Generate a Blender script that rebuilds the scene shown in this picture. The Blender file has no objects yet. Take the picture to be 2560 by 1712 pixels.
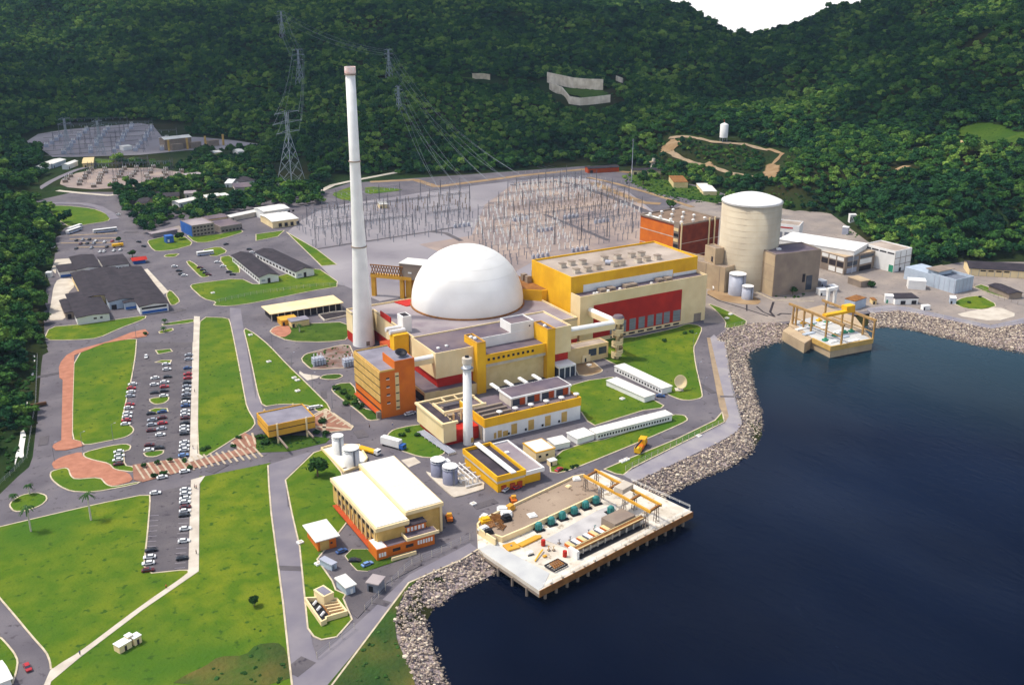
import bpy, bmesh, math, random
import numpy as np
from mathutils import Vector, Matrix, noise as mnoise
from mathutils.geometry import tessellate_polygon
random.seed(7); RS = np.random.RandomState(11)
sc = bpy.context.scene
COL = sc.collection
R = math.radians
# ---------------------------------------------------------------- camera, sky, sun, exposure
CH, PITCH, AZ, FPX = 199.0, R(19.84), R(60.13), 2609.0      # the plant's own grid gives x and y
cam = bpy.data.cameras.new('camera'); camo = bpy.data.objects.new('camera', cam); COL.objects.link(camo)
cam.lens = 36.0*FPX/2560.0; cam.sensor_width = 36.0; cam.clip_start = 1.0; cam.clip_end = 9000.0
camo.location = (0, 0, CH)
# heading: forward = (cos AZ, sin AZ) in plant axes
camo.rotation_euler = (R(90)-PITCH, 0, math.atan2(math.sin(AZ), math.cos(AZ)) - R(90))
sc.camera = camo
sc.render.resolution_x, sc.render.resolution_y = 1024, 684
def c2w(X, Y): return (X*math.sin(AZ)+Y*math.cos(AZ), -X*math.cos(AZ)+Y*math.sin(AZ))
SUN_EL = R(60); sx, sy = c2w(-0.93, 0.12)                    # sun stands high on the left
SUN_AZ = math.atan2(sx, sy)
w = bpy.data.worlds.new('World'); sc.world = w; w.use_nodes = True
nt = w.node_tree; nt.nodes.clear()
out = nt.nodes.new('ShaderNodeOutputWorld'); bg = nt.nodes.new('ShaderNodeBackground'); bg2 = nt.nodes.new('ShaderNodeBackground')
sky = nt.nodes.new('ShaderNodeTexSky'); sky.sky_type = 'NISHITA'; sky.sun_disc = False
sky.sun_elevation = SUN_EL; sky.sun_rotation = SUN_AZ; sky.air_density = 1.0; sky.dust_density = 3.0
bg.inputs['Strength'].default_value = 0.15; nt.links.new(sky.outputs[0], bg.inputs[0])
bg2.inputs[0].default_value = (1.0, 0.985, 0.96, 1); bg2.inputs['Strength'].default_value = 1.05
tc = nt.nodes.new('ShaderNodeTexCoord'); sep = nt.nodes.new('ShaderNodeSeparateXYZ'); mr = nt.nodes.new('ShaderNodeMapRange')
nt.links.new(tc.outputs['Generated'], sep.inputs[0]); nt.links.new(sep.outputs[2], mr.inputs[0])
mr.inputs[1].default_value = 0.0; mr.inputs[2].default_value = 0.45; mr.inputs[3].default_value = 1.0; mr.inputs[4].default_value = 0.0
mx = nt.nodes.new('ShaderNodeMixShader'); nt.links.new(mr.outputs[0], mx.inputs[0])
nt.links.new(bg.outputs[0], mx.inputs[1]); nt.links.new(bg2.outputs[0], mx.inputs[2]); nt.links.new(mx.outputs[0], out.inputs[0])
sl = bpy.data.lights.new('sun', 'SUN'); so = bpy.data.objects.new('sun', sl); COL.objects.link(so)
sl.energy = 2.4; sl.angle = R(4); sl.color = (1.0, 0.955, 0.87)
d = Vector((math.sin(SUN_AZ)*math.cos(SUN_EL), math.cos(SUN_AZ)*math.cos(SUN_EL), math.sin(SUN_EL)))
so.rotation_euler = d.to_track_quat('Z', 'Y').to_euler(); so.location = (200, 400, 600)
vs = sc.view_settings; vs.view_transform = 'Standard'; vs.look = 'None'; vs.exposure = 0.4; vs.gamma = 1.0; vs.use_curve_mapping = False
sc.cycles.max_bounces = 4; sc.cycles.diffuse_bounces = 2; sc.cycles.glossy_bounces = 2; sc.cycles.volume_bounces = 0; sc.cycles.transmission_bounces = 2
# ---------------------------------------------------------------- picture point -> place
ct, st, ca, sa = math.cos(PITCH), math.sin(PITCH), math.cos(AZ), math.sin(AZ)
def P(p, z=0.0):
    a = (p[0]-1280)/FPX; b = (p[1]-856)/FPX
    X, Y, Z = a, ct-b*st, -st-b*ct
    t = (z-CH)/Z; X *= t; Y *= t
    return (X*sa+Y*ca, -X*ca+Y*sa)
def ht(pb, yt, zb=0.0):
    u, v = P(pb, zb); Y = u*ca+v*sa; q = (yt-856)/FPX
    return CH - Y*(st+q*ct)/(ct-q*st)
def PX(u, v, z=0.0):
    X, Y = u*sa-v*ca, u*ca+v*sa; ww = z-CH; dd = Y*ct-ww*st
    return (1280+FPX*X/dd, 856+FPX*(-Y*st-ww*ct)/dd)
def C(ox, oy, k): return lambda a, b: (ox+a/k, oy+b/k)
c4 = C(1140, 760, 7.328); d1 = C(1620, 440, 6.514); d2 = C(1760, 600, 6.514); d3 = C(1940, 720, 7.817); d4 = C(1180, 1160, 6.514)
d5 = C(1440, 1160, 6.514); d6 = C(1180, 1320, 7.328); d7 = C(800, 1080, 6.514); d8 = C(600, 960, 7.328); c7 = C(1040, 1080, 6.514)
def g(c, r): return C(640*c, 428*r, 3.664)
def gl(c, r, s):                                             # list of points "x,y x,y ..."
    q = g(c, r); return [q(*map(float, t.split(','))) for t in s.split()]
def F(x, y): return (x*1.09168, y*1.09168)
def Fl(s): return [F(*map(float, t.split(','))) for t in s.split()]
# ---------------------------------------------------------------- materials
MATS = {}
def lin(c):
    c /= 255.0
    return c/12.92 if c <= 0.04045 else ((c+0.055)/1.055)**2.4
def hexc(h): return tuple(lin(int(h[i:i+2], 16)) for i in (0, 2, 4))
def mat(name, col, col2=None, scale=0.2, rough=0.85, metal=0.0, detail=4, spec=0.3, bump=0.0, bscale=None, lo=0.35, hi=0.65, col3=None, scale3=0.02, rnd=0.0, stretch=None, streak=None, speck=None):
    if name in MATS: return MATS[name]
    m = bpy.data.materials.new(name); m.use_nodes = True; n = m.node_tree; L = n.links
    b = n.nodes['Principled BSDF']
    b.inputs['Roughness'].default_value = rough; b.inputs['Metallic'].default_value = metal; b.inputs['Specular IOR Level'].default_value = spec
    if isinstance(col, str): col = hexc(col)
    b.inputs['Base Color'].default_value = (*col, 1)
    geo = n.nodes.new('ShaderNodeNewGeometry'); vec = geo.outputs['Position']
    if stretch:
        mp = n.nodes.new('ShaderNodeMapping'); mp.inputs['Scale'].default_value = stretch; L.new(vec, mp.inputs[0]); vec = mp.outputs[0]
    def nz(s, dt=detail, v=vec):
        t = n.nodes.new('ShaderNodeTexNoise'); t.inputs['Scale'].default_value = s; t.inputs['Detail'].default_value = dt; L.new(v, t.inputs['Vector']); return t.outputs[0]
    def mixc(fac, a, c, l=lo, h=hi):
        r_ = n.nodes.new('ShaderNodeMapRange'); r_.inputs[1].default_value = l; r_.inputs[2].default_value = h; L.new(fac, r_.inputs[0])
        x = n.nodes.new('ShaderNodeMix'); x.data_type = 'RGBA'; L.new(r_.outputs[0], x.inputs[0])
        if isinstance(a, tuple): x.inputs[6].default_value = (*a, 1)
        else: L.new(a, x.inputs[6])
        x.inputs[7].default_value = (*c, 1); return x.outputs[2]
    cur = col
    if col2 is not None:
        if isinstance(col2, str): col2 = hexc(col2)
        cur = mixc(nz(scale), cur, col2)
    if streak:
        mp = n.nodes.new('ShaderNodeMapping'); mp.inputs['Scale'].default_value = (1, 1, 0.12); L.new(geo.outputs['Position'], mp.inputs[0])
        cur = mixc(nz(0.35, 6, mp.outputs[0]), cur, tuple(.6*a+.4*b_ for a, b_ in zip(col, hexc(streak))), 0.5, 0.8)
    if col3 is not None:
        if isinstance(col3, str): col3 = hexc(col3)
        cur = mixc(nz(scale3, 7), cur, col3, 0.4, 0.68)
    if speck:
        cur = mixc(nz(0.33, 3), cur, hexc(speck), 0.60, 0.70)
        cur = mixc(nz(2.3, 4), cur, hexc(speck), 0.55, 0.95)
    if rnd:
        oi = n.nodes.new('ShaderNodeObjectInfo'); hs = n.nodes.new('ShaderNodeHueSaturation')
        r1 = n.nodes.new('ShaderNodeMapRange'); r1.inputs[3].default_value = 1-rnd; r1.inputs[4].default_value = 1+rnd; L.new(oi.outputs['Random'], r1.inputs[0]); L.new(r1.outputs[0], hs.inputs['Value'])
        r2 = n.nodes.new('ShaderNodeMath'); r2.operation = 'MULTIPLY_ADD'; r2.inputs[1].default_value = 7.31; L.new(oi.outputs['Random'], r2.inputs[0])
        r3 = n.nodes.new('ShaderNodeMath'); r3.operation = 'FRACT'; L.new(r2.outputs[0], r3.inputs[0])
        r4 = n.nodes.new('ShaderNodeMapRange'); r4.inputs[3].default_value = 0.5-rnd*0.10; r4.inputs[4].default_value = 0.5+rnd*0.06; L.new(r3.outputs[0], r4.inputs[0]); L.new(r4.outputs[0], hs.inputs['Hue'])
        if isinstance(cur, tuple): hs.inputs['Color'].default_value = (*cur, 1)
        else: L.new(cur, hs.inputs['Color'])
        cur = hs.outputs[0]
    if not isinstance(cur, tuple): L.new(cur, b.inputs['Base Color'])
    if bump:
        bp = n.nodes.new('ShaderNodeBump'); bp.inputs['Strength'].default_value = bump; bp.inputs['Distance'].default_value = 1.0
        L.new(nz(bscale or scale*4, 5), bp.inputs['Height']); L.new(bp.outputs[0], b.inputs['Normal'])
    MATS[name] = m; return m
M = {}
def dm(k, *a, **kw): M[k] = mat(k, *a, **kw)
dm('grass', '3c5516', '536722', 0.12, detail=10, col3='365318', scale3=0.03, speck='284214', rough=0.95, spec=0.1, bump=0.4, bscale=0.8)
dm('grass_lawn', '4f6a14', '6e7a1c', 0.11, detail=10, lo=.38, hi=.62, col3='42641a', scale3=0.02, speck='35541a', rough=0.95, spec=0.1, bump=0.4, bscale=0.8)
dm('grass_rough', '3f5a22', '6b5f30', 0.07, detail=8, col3='2a4420', scale3=0.03, rough=0.95, spec=0.1, bump=0.8, bscale=0.6)
dm('asphalt', '6a656a', '746e70', 0.08, detail=8, col3='5d585d', scale3=0.05, speck='524c50', rough=0.9, spec=0.15)
dm('asphalt_dark', '5a5558', '676162', 0.1, detail=8, speck='443f45', rough=0.9, spec=0.15)
dm('asphalt_light', '77727a', '847e82', 0.1, detail=6, rough=0.9, spec=0.15)
dm('promenade', '87828a', '9c9696', 0.1, detail=8, rough=0.9, spec=0.2)
dm('concrete_pale', 'cfc5b4', 'b9ad9c', 0.15, detail=6, rough=0.9)
dm('concrete_yard', 'a39689', '8c8178', 0.06, detail=8, col3='837a75', scale3=0.04, speck='7a7068', rough=0.9)
dm('gravel', '8f898c', 'a09a9a', 0.04, detail=8, col3='7d777c', scale3=0.02, rough=0.95)
dm('gravel_tan', '92847e', '7d706e', 0.05, detail=8, col3='ab9788', scale3=0.03, rough=0.95)
dm('dirt', 'a48a68', '8a6e4c', 0.08, detail=8, rough=0.95)
dm('brick_path', 'b57a60', 'a26a52', 0.3, detail=6, rough=0.9)
dm('kerb', 'd2c3a6', 'b6a88e', 0.3, rough=0.9)
dm('soil', '3b4a20', '5a4a2a', 0.05, detail=6, rough=1.0, spec=0.05)
dm('yellow', 'f2bb1c', 'e0a516', 0.10, rough=0.7, streak='c58a1e')
dm('yellow2', 'e0a83a', 'cc9530', 0.15, rough=0.75, streak='b98434')
dm('cream', 'f2dbaa', 'e6cc98', 0.12, rough=0.75, streak='d3c096')
dm('cream2', 'e6cd98', 'd8bd84', 0.2, rough=0.8, streak='c4ab78')
dm('white', 'f2f0ea', 'e4e2dc', 0.15, rough=0.6, streak='d0cdc6')
dm('white_roof', 'e9e6dc', 'd8d4ca', 0.08, rough=0.7, detail=8)
dm('dome_white', 'f6f4ee', 'e8e5dd', 0.05, rough=0.6, detail=8)
dm('red', 'c22714', 'a81c0e', 0.12, rough=0.7, streak='931a10')
dm('orange', 'd9731c', 'c9641a', 0.15, rough=0.75, streak='b85a20')
dm('orange2', 'b9501e', 'a8431a', 0.2, rough=0.8, streak='8d3a1c')
dm('ochre', 'd2ab62', 'bf9a52', 0.3, rough=0.8)
dm('roof_grey', '958b8d', '86797f', 0.12, detail=8, rough=0.9, col3='a89d9a', scale3=0.05)
dm('roof_dark', '6c6068', '574d58', 0.15, detail=8, rough=0.95, col3='7b6c6c', scale3=0.06)
dm('roof_tan', 'a59688', '918274', 0.12, detail=8, rough=0.9, col3='bdae9e', scale3=0.05)
dm('roof_black', '3b343a', '4c434a', 0.2, detail=6, rough=0.95)
dm('roof_blue', '918d96', '7c7882', 0.15, detail=8, rough=0.85)
dm('roof_tile', '3c353a', '2c272c', 0.2, detail=8, rough=0.9)
dm('concrete', 'c2ab88', 'ad967a', 0.12, detail=8, rough=0.9, streak='94806a')
dm('containment', 'c9bca2', 'b8aa92', 0.08, detail=8, rough=0.85, streak='b3a083')
dm('concrete_dark', '9a8a78', '85766a', 0.12, detail=8, rough=0.9, streak='6f6258')
dm('steel', '8b8f98', '777b85', 0.4, rough=0.5, metal=0.3)
dm('steel_pale', 'b4b7c2', 'a5a8b4', 0.2, rough=0.5, metal=0.1, streak='9296a2')
dm('tank_grey', '8e90a4', '7f8195', 0.2, rough=0.6, streak='74768a')
dm('rust', '9c6a34', '7c5028', 0.4, rough=0.9, streak='5e3c20')
dm('black', '1c1b20', rough=0.6)
dm('dark_gap', '2a2528', '3a3234', 0.3, rough=0.9)
dm('glass', '39414e', rough=0.25, spec=0.5)
dm('louver', '8d8f92', '73767a', 3.0, rough=0.7, stretch=(0.05, 0.05, 1))
dm('teal', '3f8d88', '2f716e', 0.5, rough=0.6)
dm('blue', '2f66b4', '2a5aa0', 0.3, rough=0.6)
dm('pale_blue', 'b6c1cc', 'a6b2be', 0.2, rough=0.7, streak='95a0ae')
dm('green_paint', '3e9a76', '2f8162', 0.5, rough=0.6)
dm('pipe_white', 'e6e4e0', 'd4d2d0', 0.4, rough=0.5)
dm('timber', '6a4a32', rough=0.9)
dm('bark', '6b5a48', rough=0.95)
dm('pylon_metal', '98a1aa', rough=0.6, metal=0.2)
dm('rock', 'b3a39c', '8c7a78', 0.7, rough=0.95, detail=3)
dm('stone_wall', 'e2d7c4', 'c2b5a0', 0.15, detail=8, rough=0.95, streak='7e725f')
dm('tree_leaf', '2f4a1c', '44602a', 0.5, rough=0.9, spec=0.1, rnd=0.25)
dm('palm_leaf', '2c4a22', '3d5c2c', 0.8, rough=0.8, spec=0.15)
dm('hedge', '233c18', '36501f', 0.6, rough=0.95, spec=0.1)
dm('deck_white', 'e6dfd0', 'cfc5b3', .25, detail=8, rough=.8, col3='c2b6a2', scale3=.08, speck='a3937c')
dm('deck_grey', 'c2beba', 'aaa6a4', .15, detail=8, rough=.8)
dm('terrace', '9c8874', '86725f', .1, detail=8, rough=.9, col3='ab9781', scale3=.05, speck='6d5a48')
dm('tan_column', 'b08c56', '97764a', .3, rough=.9)
dm('slab_pale', 'c6c6c0', 'b4b4b2', .12, detail=8, rough=.85)
dm('brick_shaded', '8a3a1c', '74301a', .25, rough=.85)  # brick tone with the shade of the right face put in
dm('roof_brown', '8a7460', '74604e', .12, detail=8, rough=.9)
dm('dirt_pale', 'a99274', '8f7d66', .2, detail=8, rough=.95)
dm('paving_dark', '7a5648', '5e4a40', .25, detail=8, rough=.95, col3='8e8078', scale3=.15)
dm('paving_brown', 'a0735e', '87604e', .25, detail=8, rough=.95)
dm('path_band', 'c2b29a', 'a8987f', .4, rough=.9)
dm('pylon_grey', '74757c', '5e5f66', .5, rough=.7, metal=.1)
dm('skin', '9a6a4c', rough=0.7)
# ---------------------------------------------------------------- mesh building
class MB:
    def __init__(s): s.v = []; s.f = []; s.sm = False
    def box(s, x0, x1, y0, y1, z0, z1):
        n = len(s.v); s.v += [(x, y, z) for z in (z0, z1) for x, y in ((x0, y0), (x1, y0), (x1, y1), (x0, y1))]
        s.f += [(n, n+3, n+2, n+1), (n+4, n+5, n+6, n+7), (n, n+1, n+5, n+4), (n+1, n+2, n+6, n+5), (n+2, n+3, n+7, n+6), (n+3, n, n+4, n+7)]; return s
    def prism(s, pts, z0, z1):
        n = len(s.v); k = len(pts)
        a = sum(pts[i][0]*pts[(i+1) % k][1]-pts[(i+1) % k][0]*pts[i][1] for i in range(k))
        if a < 0: pts = pts[::-1]
        s.v += [(p[0], p[1], z0) for p in pts]+[(p[0], p[1], z1) for p in pts]
        tri = tessellate_polygon([[Vector((p[0], p[1], 0)) for p in pts]])
        for t in tri:
            A, B, D = (pts[i] for i in t)
            cr = (B[0]-A[0])*(D[1]-A[1])-(B[1]-A[1])*(D[0]-A[0])
            t = t if cr > 0 else t[::-1]
            s.f.append(tuple(n+k+i for i in t)); s.f.append(tuple(n+i for i in t[::-1]))
        for i in range(k):
            j = (i+1) % k; s.f.append((n+i, n+j, n+k+j, n+k+i))
        return s
    def tube(s, p, q, r, k=6, r2=None):
        p, q = Vector(p), Vector(q); d = (q-p)
        if d.length < 1e-6: return s
        d.normalize(); a = d.orthogonal().normalized(); b = d.cross(a); r2 = r if r2 is None else r2; n = len(s.v)
        for c, rr in ((p, r), (q, r2)):
            for i in range(k):
                t = 2*math.pi*i/k; s.v.append(tuple(c+(a*math.cos(t)+b*math.sin(t))*rr))
        for i in range(k):
            j = (i+1) % k; s.f.append((n+i, n+j, n+k+j, n+k+i))
        s.f.append(tuple(n+i for i in range(k))[::-1]); s.f.append(tuple(n+k+i for i in range(k))); return s
    def lathe(s, prof, k=32, cx=0, cy=0, a0=0, a1=2*math.pi):
        n = len(s.v); full = abs(a1-a0-2*math.pi) < 1e-6; kk = k if full else k+1
        for r, z in prof:
            for i in range(kk):
                t = a0+(a1-a0)*i/k; s.v.append((cx+r*math.cos(t), cy+r*math.sin(t), z))
        for j in range(len(prof)-1):
            for i in range(k):
                i2 = (i+1) % kk; s.f.append((n+j*kk+i, n+j*kk+i2, n+(j+1)*kk+i2, n+(j+1)*kk+i))
        if full and prof[-1][0] > 1e-3: s.f.append(tuple(n+(len(prof)-1)*kk+i for i in range(kk)))
        return s
    def gable(s, x0, x1, y0, y1, z, h, over=0.6, th=0.25, axis='x'):
        if axis == 'x':
            ym = (y0+y1)/2
            pr = [(y0-over, z), (ym, z+h), (y1+over, z), (y1+over, z+th), (ym, z+h+th), (y0-over, z+th)]
            f = lambda x, q: (x, q[0], q[1]); a, b = x0-over, x1+over
        else:
            xm = (x0+x1)/2
            pr = [(x0-over, z), (xm, z+h), (x1+over, z), (x1+over, z+th), (xm, z+h+th), (x0-over, z+th)]
            f = lambda y, q: (q[0], y, q[1]); a, b = y0-over, y1+over
        n = len(s.v); s.v += [f(a, q) for q in pr]+[f(b, q) for q in pr]
        for i in range(6):
            j = (i+1) % 6; s.f.append((n+i, n+j, n+6+j, n+6+i))
        for o in (0, 6): s.f += [(n+o, n+o+1, n+o+4, n+o+5), (n+o+1, n+o+2, n+o+3, n+o+4)]
        return s
    def tri(s, a, b, c): n = len(s.v); s.v += [a, b, c]; s.f.append((n, n+1, n+2)); return s
    def quad(s, a, b, c, d): n = len(s.v); s.v += [a, b, c, d]; s.f.append((n, n+1, n+2, n+3)); return s
    def blob(s, c, r, sq=(1, 1, 1), seed=0, sub=1, amp=0.3):
        vs, fs = ICO[sub]; n = len(s.v)
        for v in vs:
            q = 1+amp*mnoise.noise(Vector(v)*1.7+Vector((seed*3.1, seed*1.7, 0)))*2
            s.v.append((c[0]+v[0]*r*q*sq[0], c[1]+v[1]*r*q*sq[1], c[2]+v[2]*r*q*sq[2]))
        s.f += [tuple(n+i for i in f) for f in fs]; return s
    def build(s, name, m, parent=None, smooth=False):
        me = bpy.data.meshes.new(name); me.from_pydata(s.v, [], s.f); me.update()
        if isinstance(m, str): m = M[m]
        me.materials.append(m)
        if smooth: me.shade_smooth()
        o = bpy.data.objects.new(name, me); COL.objects.link(o)
        if parent is not None: o.parent = parent
        return o
def _ico(sub):
    bm = bmesh.new(); bmesh.ops.create_icosphere(bm, subdivisions=sub, radius=1); r = ([tuple(v.co) for v in bm.verts], [tuple(v.index for v in f.verts) for f in bm.faces]); bm.free(); return r
ICO = {1: _ico(1), 2: _ico(2), 3: _ico(3)}
def tag(o, label, cat, group=None, kind=None):
    if label: o['label'] = label
    if cat: o['category'] = cat
    if group: o['group'] = group
    if kind: o['kind'] = kind
    return o
def thing(name, label, cat, loc=(0, 0, 0), rz=0.0, group=None):
    o = bpy.data.objects.new(name, None); COL.objects.link(o); o.empty_display_size = 1
    o.location = loc; o.rotation_euler = (0, 0, rz); return tag(o, label, cat, group)
def dup(root, loc, rz=None, label=None, group=None):
    def cp(o, par):
        c = o.copy(); COL.objects.link(c)
        if par is not None: c.parent = par
        for ch in KIDS.get(o.name, ()): cp(ch, c)
        return c
    r = cp(root, None); r.location = loc
    if rz is not None: r.rotation_euler = (0, 0, rz)
    if label: r['label'] = label
    if group: r['group'] = group
    return r
KIDS = {}
def note_kids(root):
    def go(o):
        KIDS[o.name] = list(o.children)
        for c in o.children: go(c)
    bpy.context.view_layer.update(); go(root)
def struct(name, mb, m, label=None):
    o = mb.build(name, m); o['kind'] = 'structure'; return o
# ---------------------------------------------------------------- terrain
def inpoly(X, Y, poly):
    r = np.zeros(X.shape, bool); n = len(poly)
    for i in range(n):
        x1, y1 = poly[i]; x2, y2 = poly[(i+1) % n]
        if y1 == y2: continue
        c = ((y1 > Y) != (y2 > Y)) & (X < (x2-x1)*(Y-y1)/(y2-y1)+x1); r ^= c
    return r
def pdist(X, Y, line, closed=False):
    dm_ = np.full(X.shape, 1e9); k = len(line)
    for i in range(k if closed else k-1):
        x1, y1 = line[i]; x2, y2 = line[(i+1) % k]; dx, dy = x2-x1, y2-y1; l2 = dx*dx+dy*dy+1e-9
        t = np.clip(((X-x1)*dx+(Y-y1)*dy)/l2, 0, 1); dm_ = np.minimum(dm_, np.hypot(X-x1-t*dx, Y-y1-t*dy))
    return dm_
def ray(x, y, D):                                           # point at horizontal forward distance D on the sight line
    a = (x-1280)/FPX; b = (y-856)/FPX; X, Y, Z = a, ct-b*st, -st-b*ct; t = D/Y
    return (*c2w(X*t, D), CH+Z*t)
SHORE = [g(1, 3)(*q) for q in ((1600, 2400), (1500, 1800), (1440, 1480), (1330, 1250), (1285, 1150), (1270, 1030), (1290, 880), (1360, 720), (1500, 590), (1880, 420), (2040, 340))] + \
    [g(2, 2)(*q) for q in ((1110, 1285), (1300, 1200), (1890, 920), (2060, 820), (2110, 740), (2050, 500), (1990, 250), (1950, 0))] + \
    [g(2, 1)(*q) for q in ((1880, 1530), (1990, 1440), (2150, 1400), (2345, 1380))] + [g(3, 1)(*q) for q in ((150, 1400), (940, 1300), (1200, 1275), (1500, 1330), (2040, 1450), (2345, 1400), (2700, 1330), (3300, 1250))]
SHW = [P(p) for p in SHORE]
WATER = SHW + [c2w(900, 500), c2w(900, 100), c2w(100, 100)]
ctl = []
for s in ('0,900 60,740 100,600 95,470 60,400 60,340 160,290 300,278 440,290 600,325 740,400 900,398 1100,392 1340,372 1480,385 1560,420 1680,450 1780,470 1900,495 1985,560 2090,622 2230,600 2345,590',
          '200,900 500,900 300,600 700,600 900,700 1200,500 1400,600 1700,700 2000,700 2300,700 400,400 600,400 200,400 800,480 1100,440 500,350 0,1100 0,1300 0,1567 600,1567 1100,1000 1300,1560 1600,1100 2300,1000 2300,1500 1700,1500'):
    for p in Fl(s): ctl.append((*P(p), 0.0))
for x, y, D in ((0, 600, 0), (-150, 500, 0), (-150, 800, 0)):
    pass
for x, y, z in ((0, 700, 12), (0, 560, 22), (0, 420, 25), (-200, 700, 40), (-200, 450, 50), (0, 330, 22), (-300, 900, 40)):
    ctl.append((*P(F(x, y), z), z))
for x, y, D in ((0, 220, 1480), (0, 100, 1750), (0, 0, 2050), (150, 200, 1560), (300, 200, 1600), (300, 80, 1850), (300, 0, 2050), (500, 220, 1480), (520, 120, 1700), (560, 0, 2050), (690, 280, 1250), (690, 190, 1400), (700, 80, 1650),
                (760, 0, 1950), (890, 190, 1330), (890, 300, 1160), (1000, 100, 1580), (1000, 0, 1900), (1100, 340, 1120), (1120, 250, 1230), (1180, 185, 1330), (1280, 188, 1330), (1280, 230, 1280), (1380, 235, 1260), (1400, 185, 1330), (1300, 80, 1620), (1300, 0, 1880),
                (1480, 300, 1150), (1500, 180, 1350), (1500, 80, 1620), (1570, 0, 1880), (1640, 52, 1880), (1690, 78, 1900), (1735, 85, 1900), (1790, 66, 1850), (1850, 35, 1820), (1915, 0, 1780), (1540, 330, 1090), (1650, 330, 1070), (1780, 355, 1000), (1760, 395, 960), (1650, 200, 1330), (1800, 200, 1270), (1800, 120, 1550),
                (1850, 330, 1000), (1900, 420, 880), (1950, 300, 1000), (1950, 150, 1300), (2000, 50, 1560), (2050, 480, 800), (2100, 350, 930), (2100, 200, 1130), (2150, 0, 1500), (2180, 520, 740), (2250, 420, 830), (2230, 330, 900), (2320, 300, 920), (2345, 260, 960), (2345, 130, 1120), (2345, 0, 1330), (2345, 500, 740), (2345, 560, 690),
                (2500, 400, 760), (2500, 200, 1000), (2500, 0, 1250), (-150, 200, 1450), (-150, 0, 1950)):
    _r = ray(*F(x, y), D); ctl.append((_r[0], _r[1], _r[2]-((34 if 1680 < x < 1800 else 20) if D > 1790 and 1600 < x < 1880 else 12 if D > 1700 else 7 if D > 1200 else 3)))
for x, D, z in ((0, 2500, 175), (500, 2500, 175), (1000, 2450, 175), (1300, 2400, 170), (1500, 2350, 150), (1735, 2200, 20), (1735, 2600, -60), (1600, 2600, 10), (1850, 2350, 20), (2000, 2300, 120), (2345, 2100, 190), (2600, 1900, 190), (-200, 2300, 170)):
    u, v, _ = ray(*F(x, 200), D); ctl.append((u, v, z))
ctl = np.array(ctl)
def rbf_fit(c):
    X, Y = c[:, 0], c[:, 1]; A = np.hypot(X[:, None]-X[None], Y[:, None]-Y[None])/100.0
    n = len(c); K = np.zeros((n+1, n+1)); K[:n, :n] = -A-np.eye(n)*0.06; K[:n, n] = 1; K[n, :n] = 1
    return np.linalg.solve(K, np.append(c[:, 2], 0))
RW = rbf_fit(ctl)
def vnoise(X, Y, s, seed):
    X = X/s; Y = Y/s; xi = np.floor(X).astype(int); yi = np.floor(Y).astype(int); fx = X-xi; fy = Y-yi
    fx = fx*fx*(3-2*fx); fy = fy*fy*(3-2*fy)
    h = lambda a, b: (np.sin(a*127.1+b*311.7+seed*74.7)*43758.5453) % 1.0
    return (h(xi, yi)*(1-fx)+h(xi+1, yi)*fx)*(1-fy)+(h(xi, yi+1)*(1-fx)+h(xi+1, yi+1)*fx)*fy
def hraw(X, Y):
    Z = np.full(X.shape, RW[-1])
    for i in range(len(ctl)): Z = Z-RW[i]*np.hypot(X-ctl[i, 0], Y-ctl[i, 1])/100.0
    Z = Z-1.5
    k = np.clip(Z/45, 0, 1)
    Z = Z+k*((vnoise(X, Y, 130, 1)-0.5)*26+(vnoise(X, Y, 55, 2)-0.5)*12)
    return Z
GS = 9.0; UX = np.arange(-1500, 2900, GS); VY = np.arange(-300, 2700, GS)
UU, VV = np.meshgrid(UX, VY, indexing='ij')
HZ = np.maximum(hraw(UU, VV), 0.0)
HZ[UU*ca+VV*sa < 560] = 0.0 if False else np.minimum(HZ, np.maximum(0, (UU*ca+VV*sa-430)*0.35))[UU*ca+VV*sa < 560]
Yf = UU*ca+VV*sa; Xf = UU*sa-VV*ca
SITEP = [P(p) for p in Fl('-60,1170 0,1131 40,1092 67,1069 75,1046 85,959 95,834 102,784 100,700 110,640 125,590 128,545 150,520 120,500 95,480 60,470 90,458 120,400 100,330 180,285 440,290 600,330 700,400 740,432 800,420 900,412 1100,398 1350,380 1450,400 1600,425 1740,470 1800,480 1900,488 1985,552 2090,618 2200,600 2400,600')]+[c2w(700, 500), c2w(300, 100), c2w(-300, 100)]
si = inpoly(UU, VV, SITEP); sd_ = pdist(UU, VV, SITEP, True); HZ = np.where(si, 0.0, np.minimum(HZ, 0.5*np.maximum(sd_-4, 0)))
wi = inpoly(UU, VV, WATER); wd = pdist(UU, VV, SHW)
HZ = np.where(wi, -np.minimum(9.0, 0.42*wd), HZ)
# the dry ravine left of the road
CANAL = [P(p) for p in gl(0, 2, '40,-60 290,-60 330,100 330,300 290,600 270,900 230,1050 130,1180 20,1240 -200,1200 -100,900 -60,300')]
def hgt(u, v):
    i = (u-UX[0])/GS; j = (v-VY[0])/GS; i0, j0 = int(i), int(j)
    if i0 < 0 or j0 < 0 or i0 >= len(UX)-1 or j0 >= len(VY)-1: return 0.0
    a, b = i-i0, j-j0
    return (HZ[i0, j0]*(1-a)+HZ[i0+1, j0]*a)*(1-b)+(HZ[i0, j0+1]*(1-a)+HZ[i0+1, j0+1]*a)*b
def PT(p):                                                  # picture point on the terrain
    D = 380.0
    while D < 2600:
        u, v, z = ray(p[0], p[1], D)
        if z <= hgt(u, v): break
        D += 6
    return (u, v, hgt(u, v))
keep = (Yf > -100) & (Yf < 2550) & (np.abs(Xf) < 260+Yf*0.66)
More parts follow.
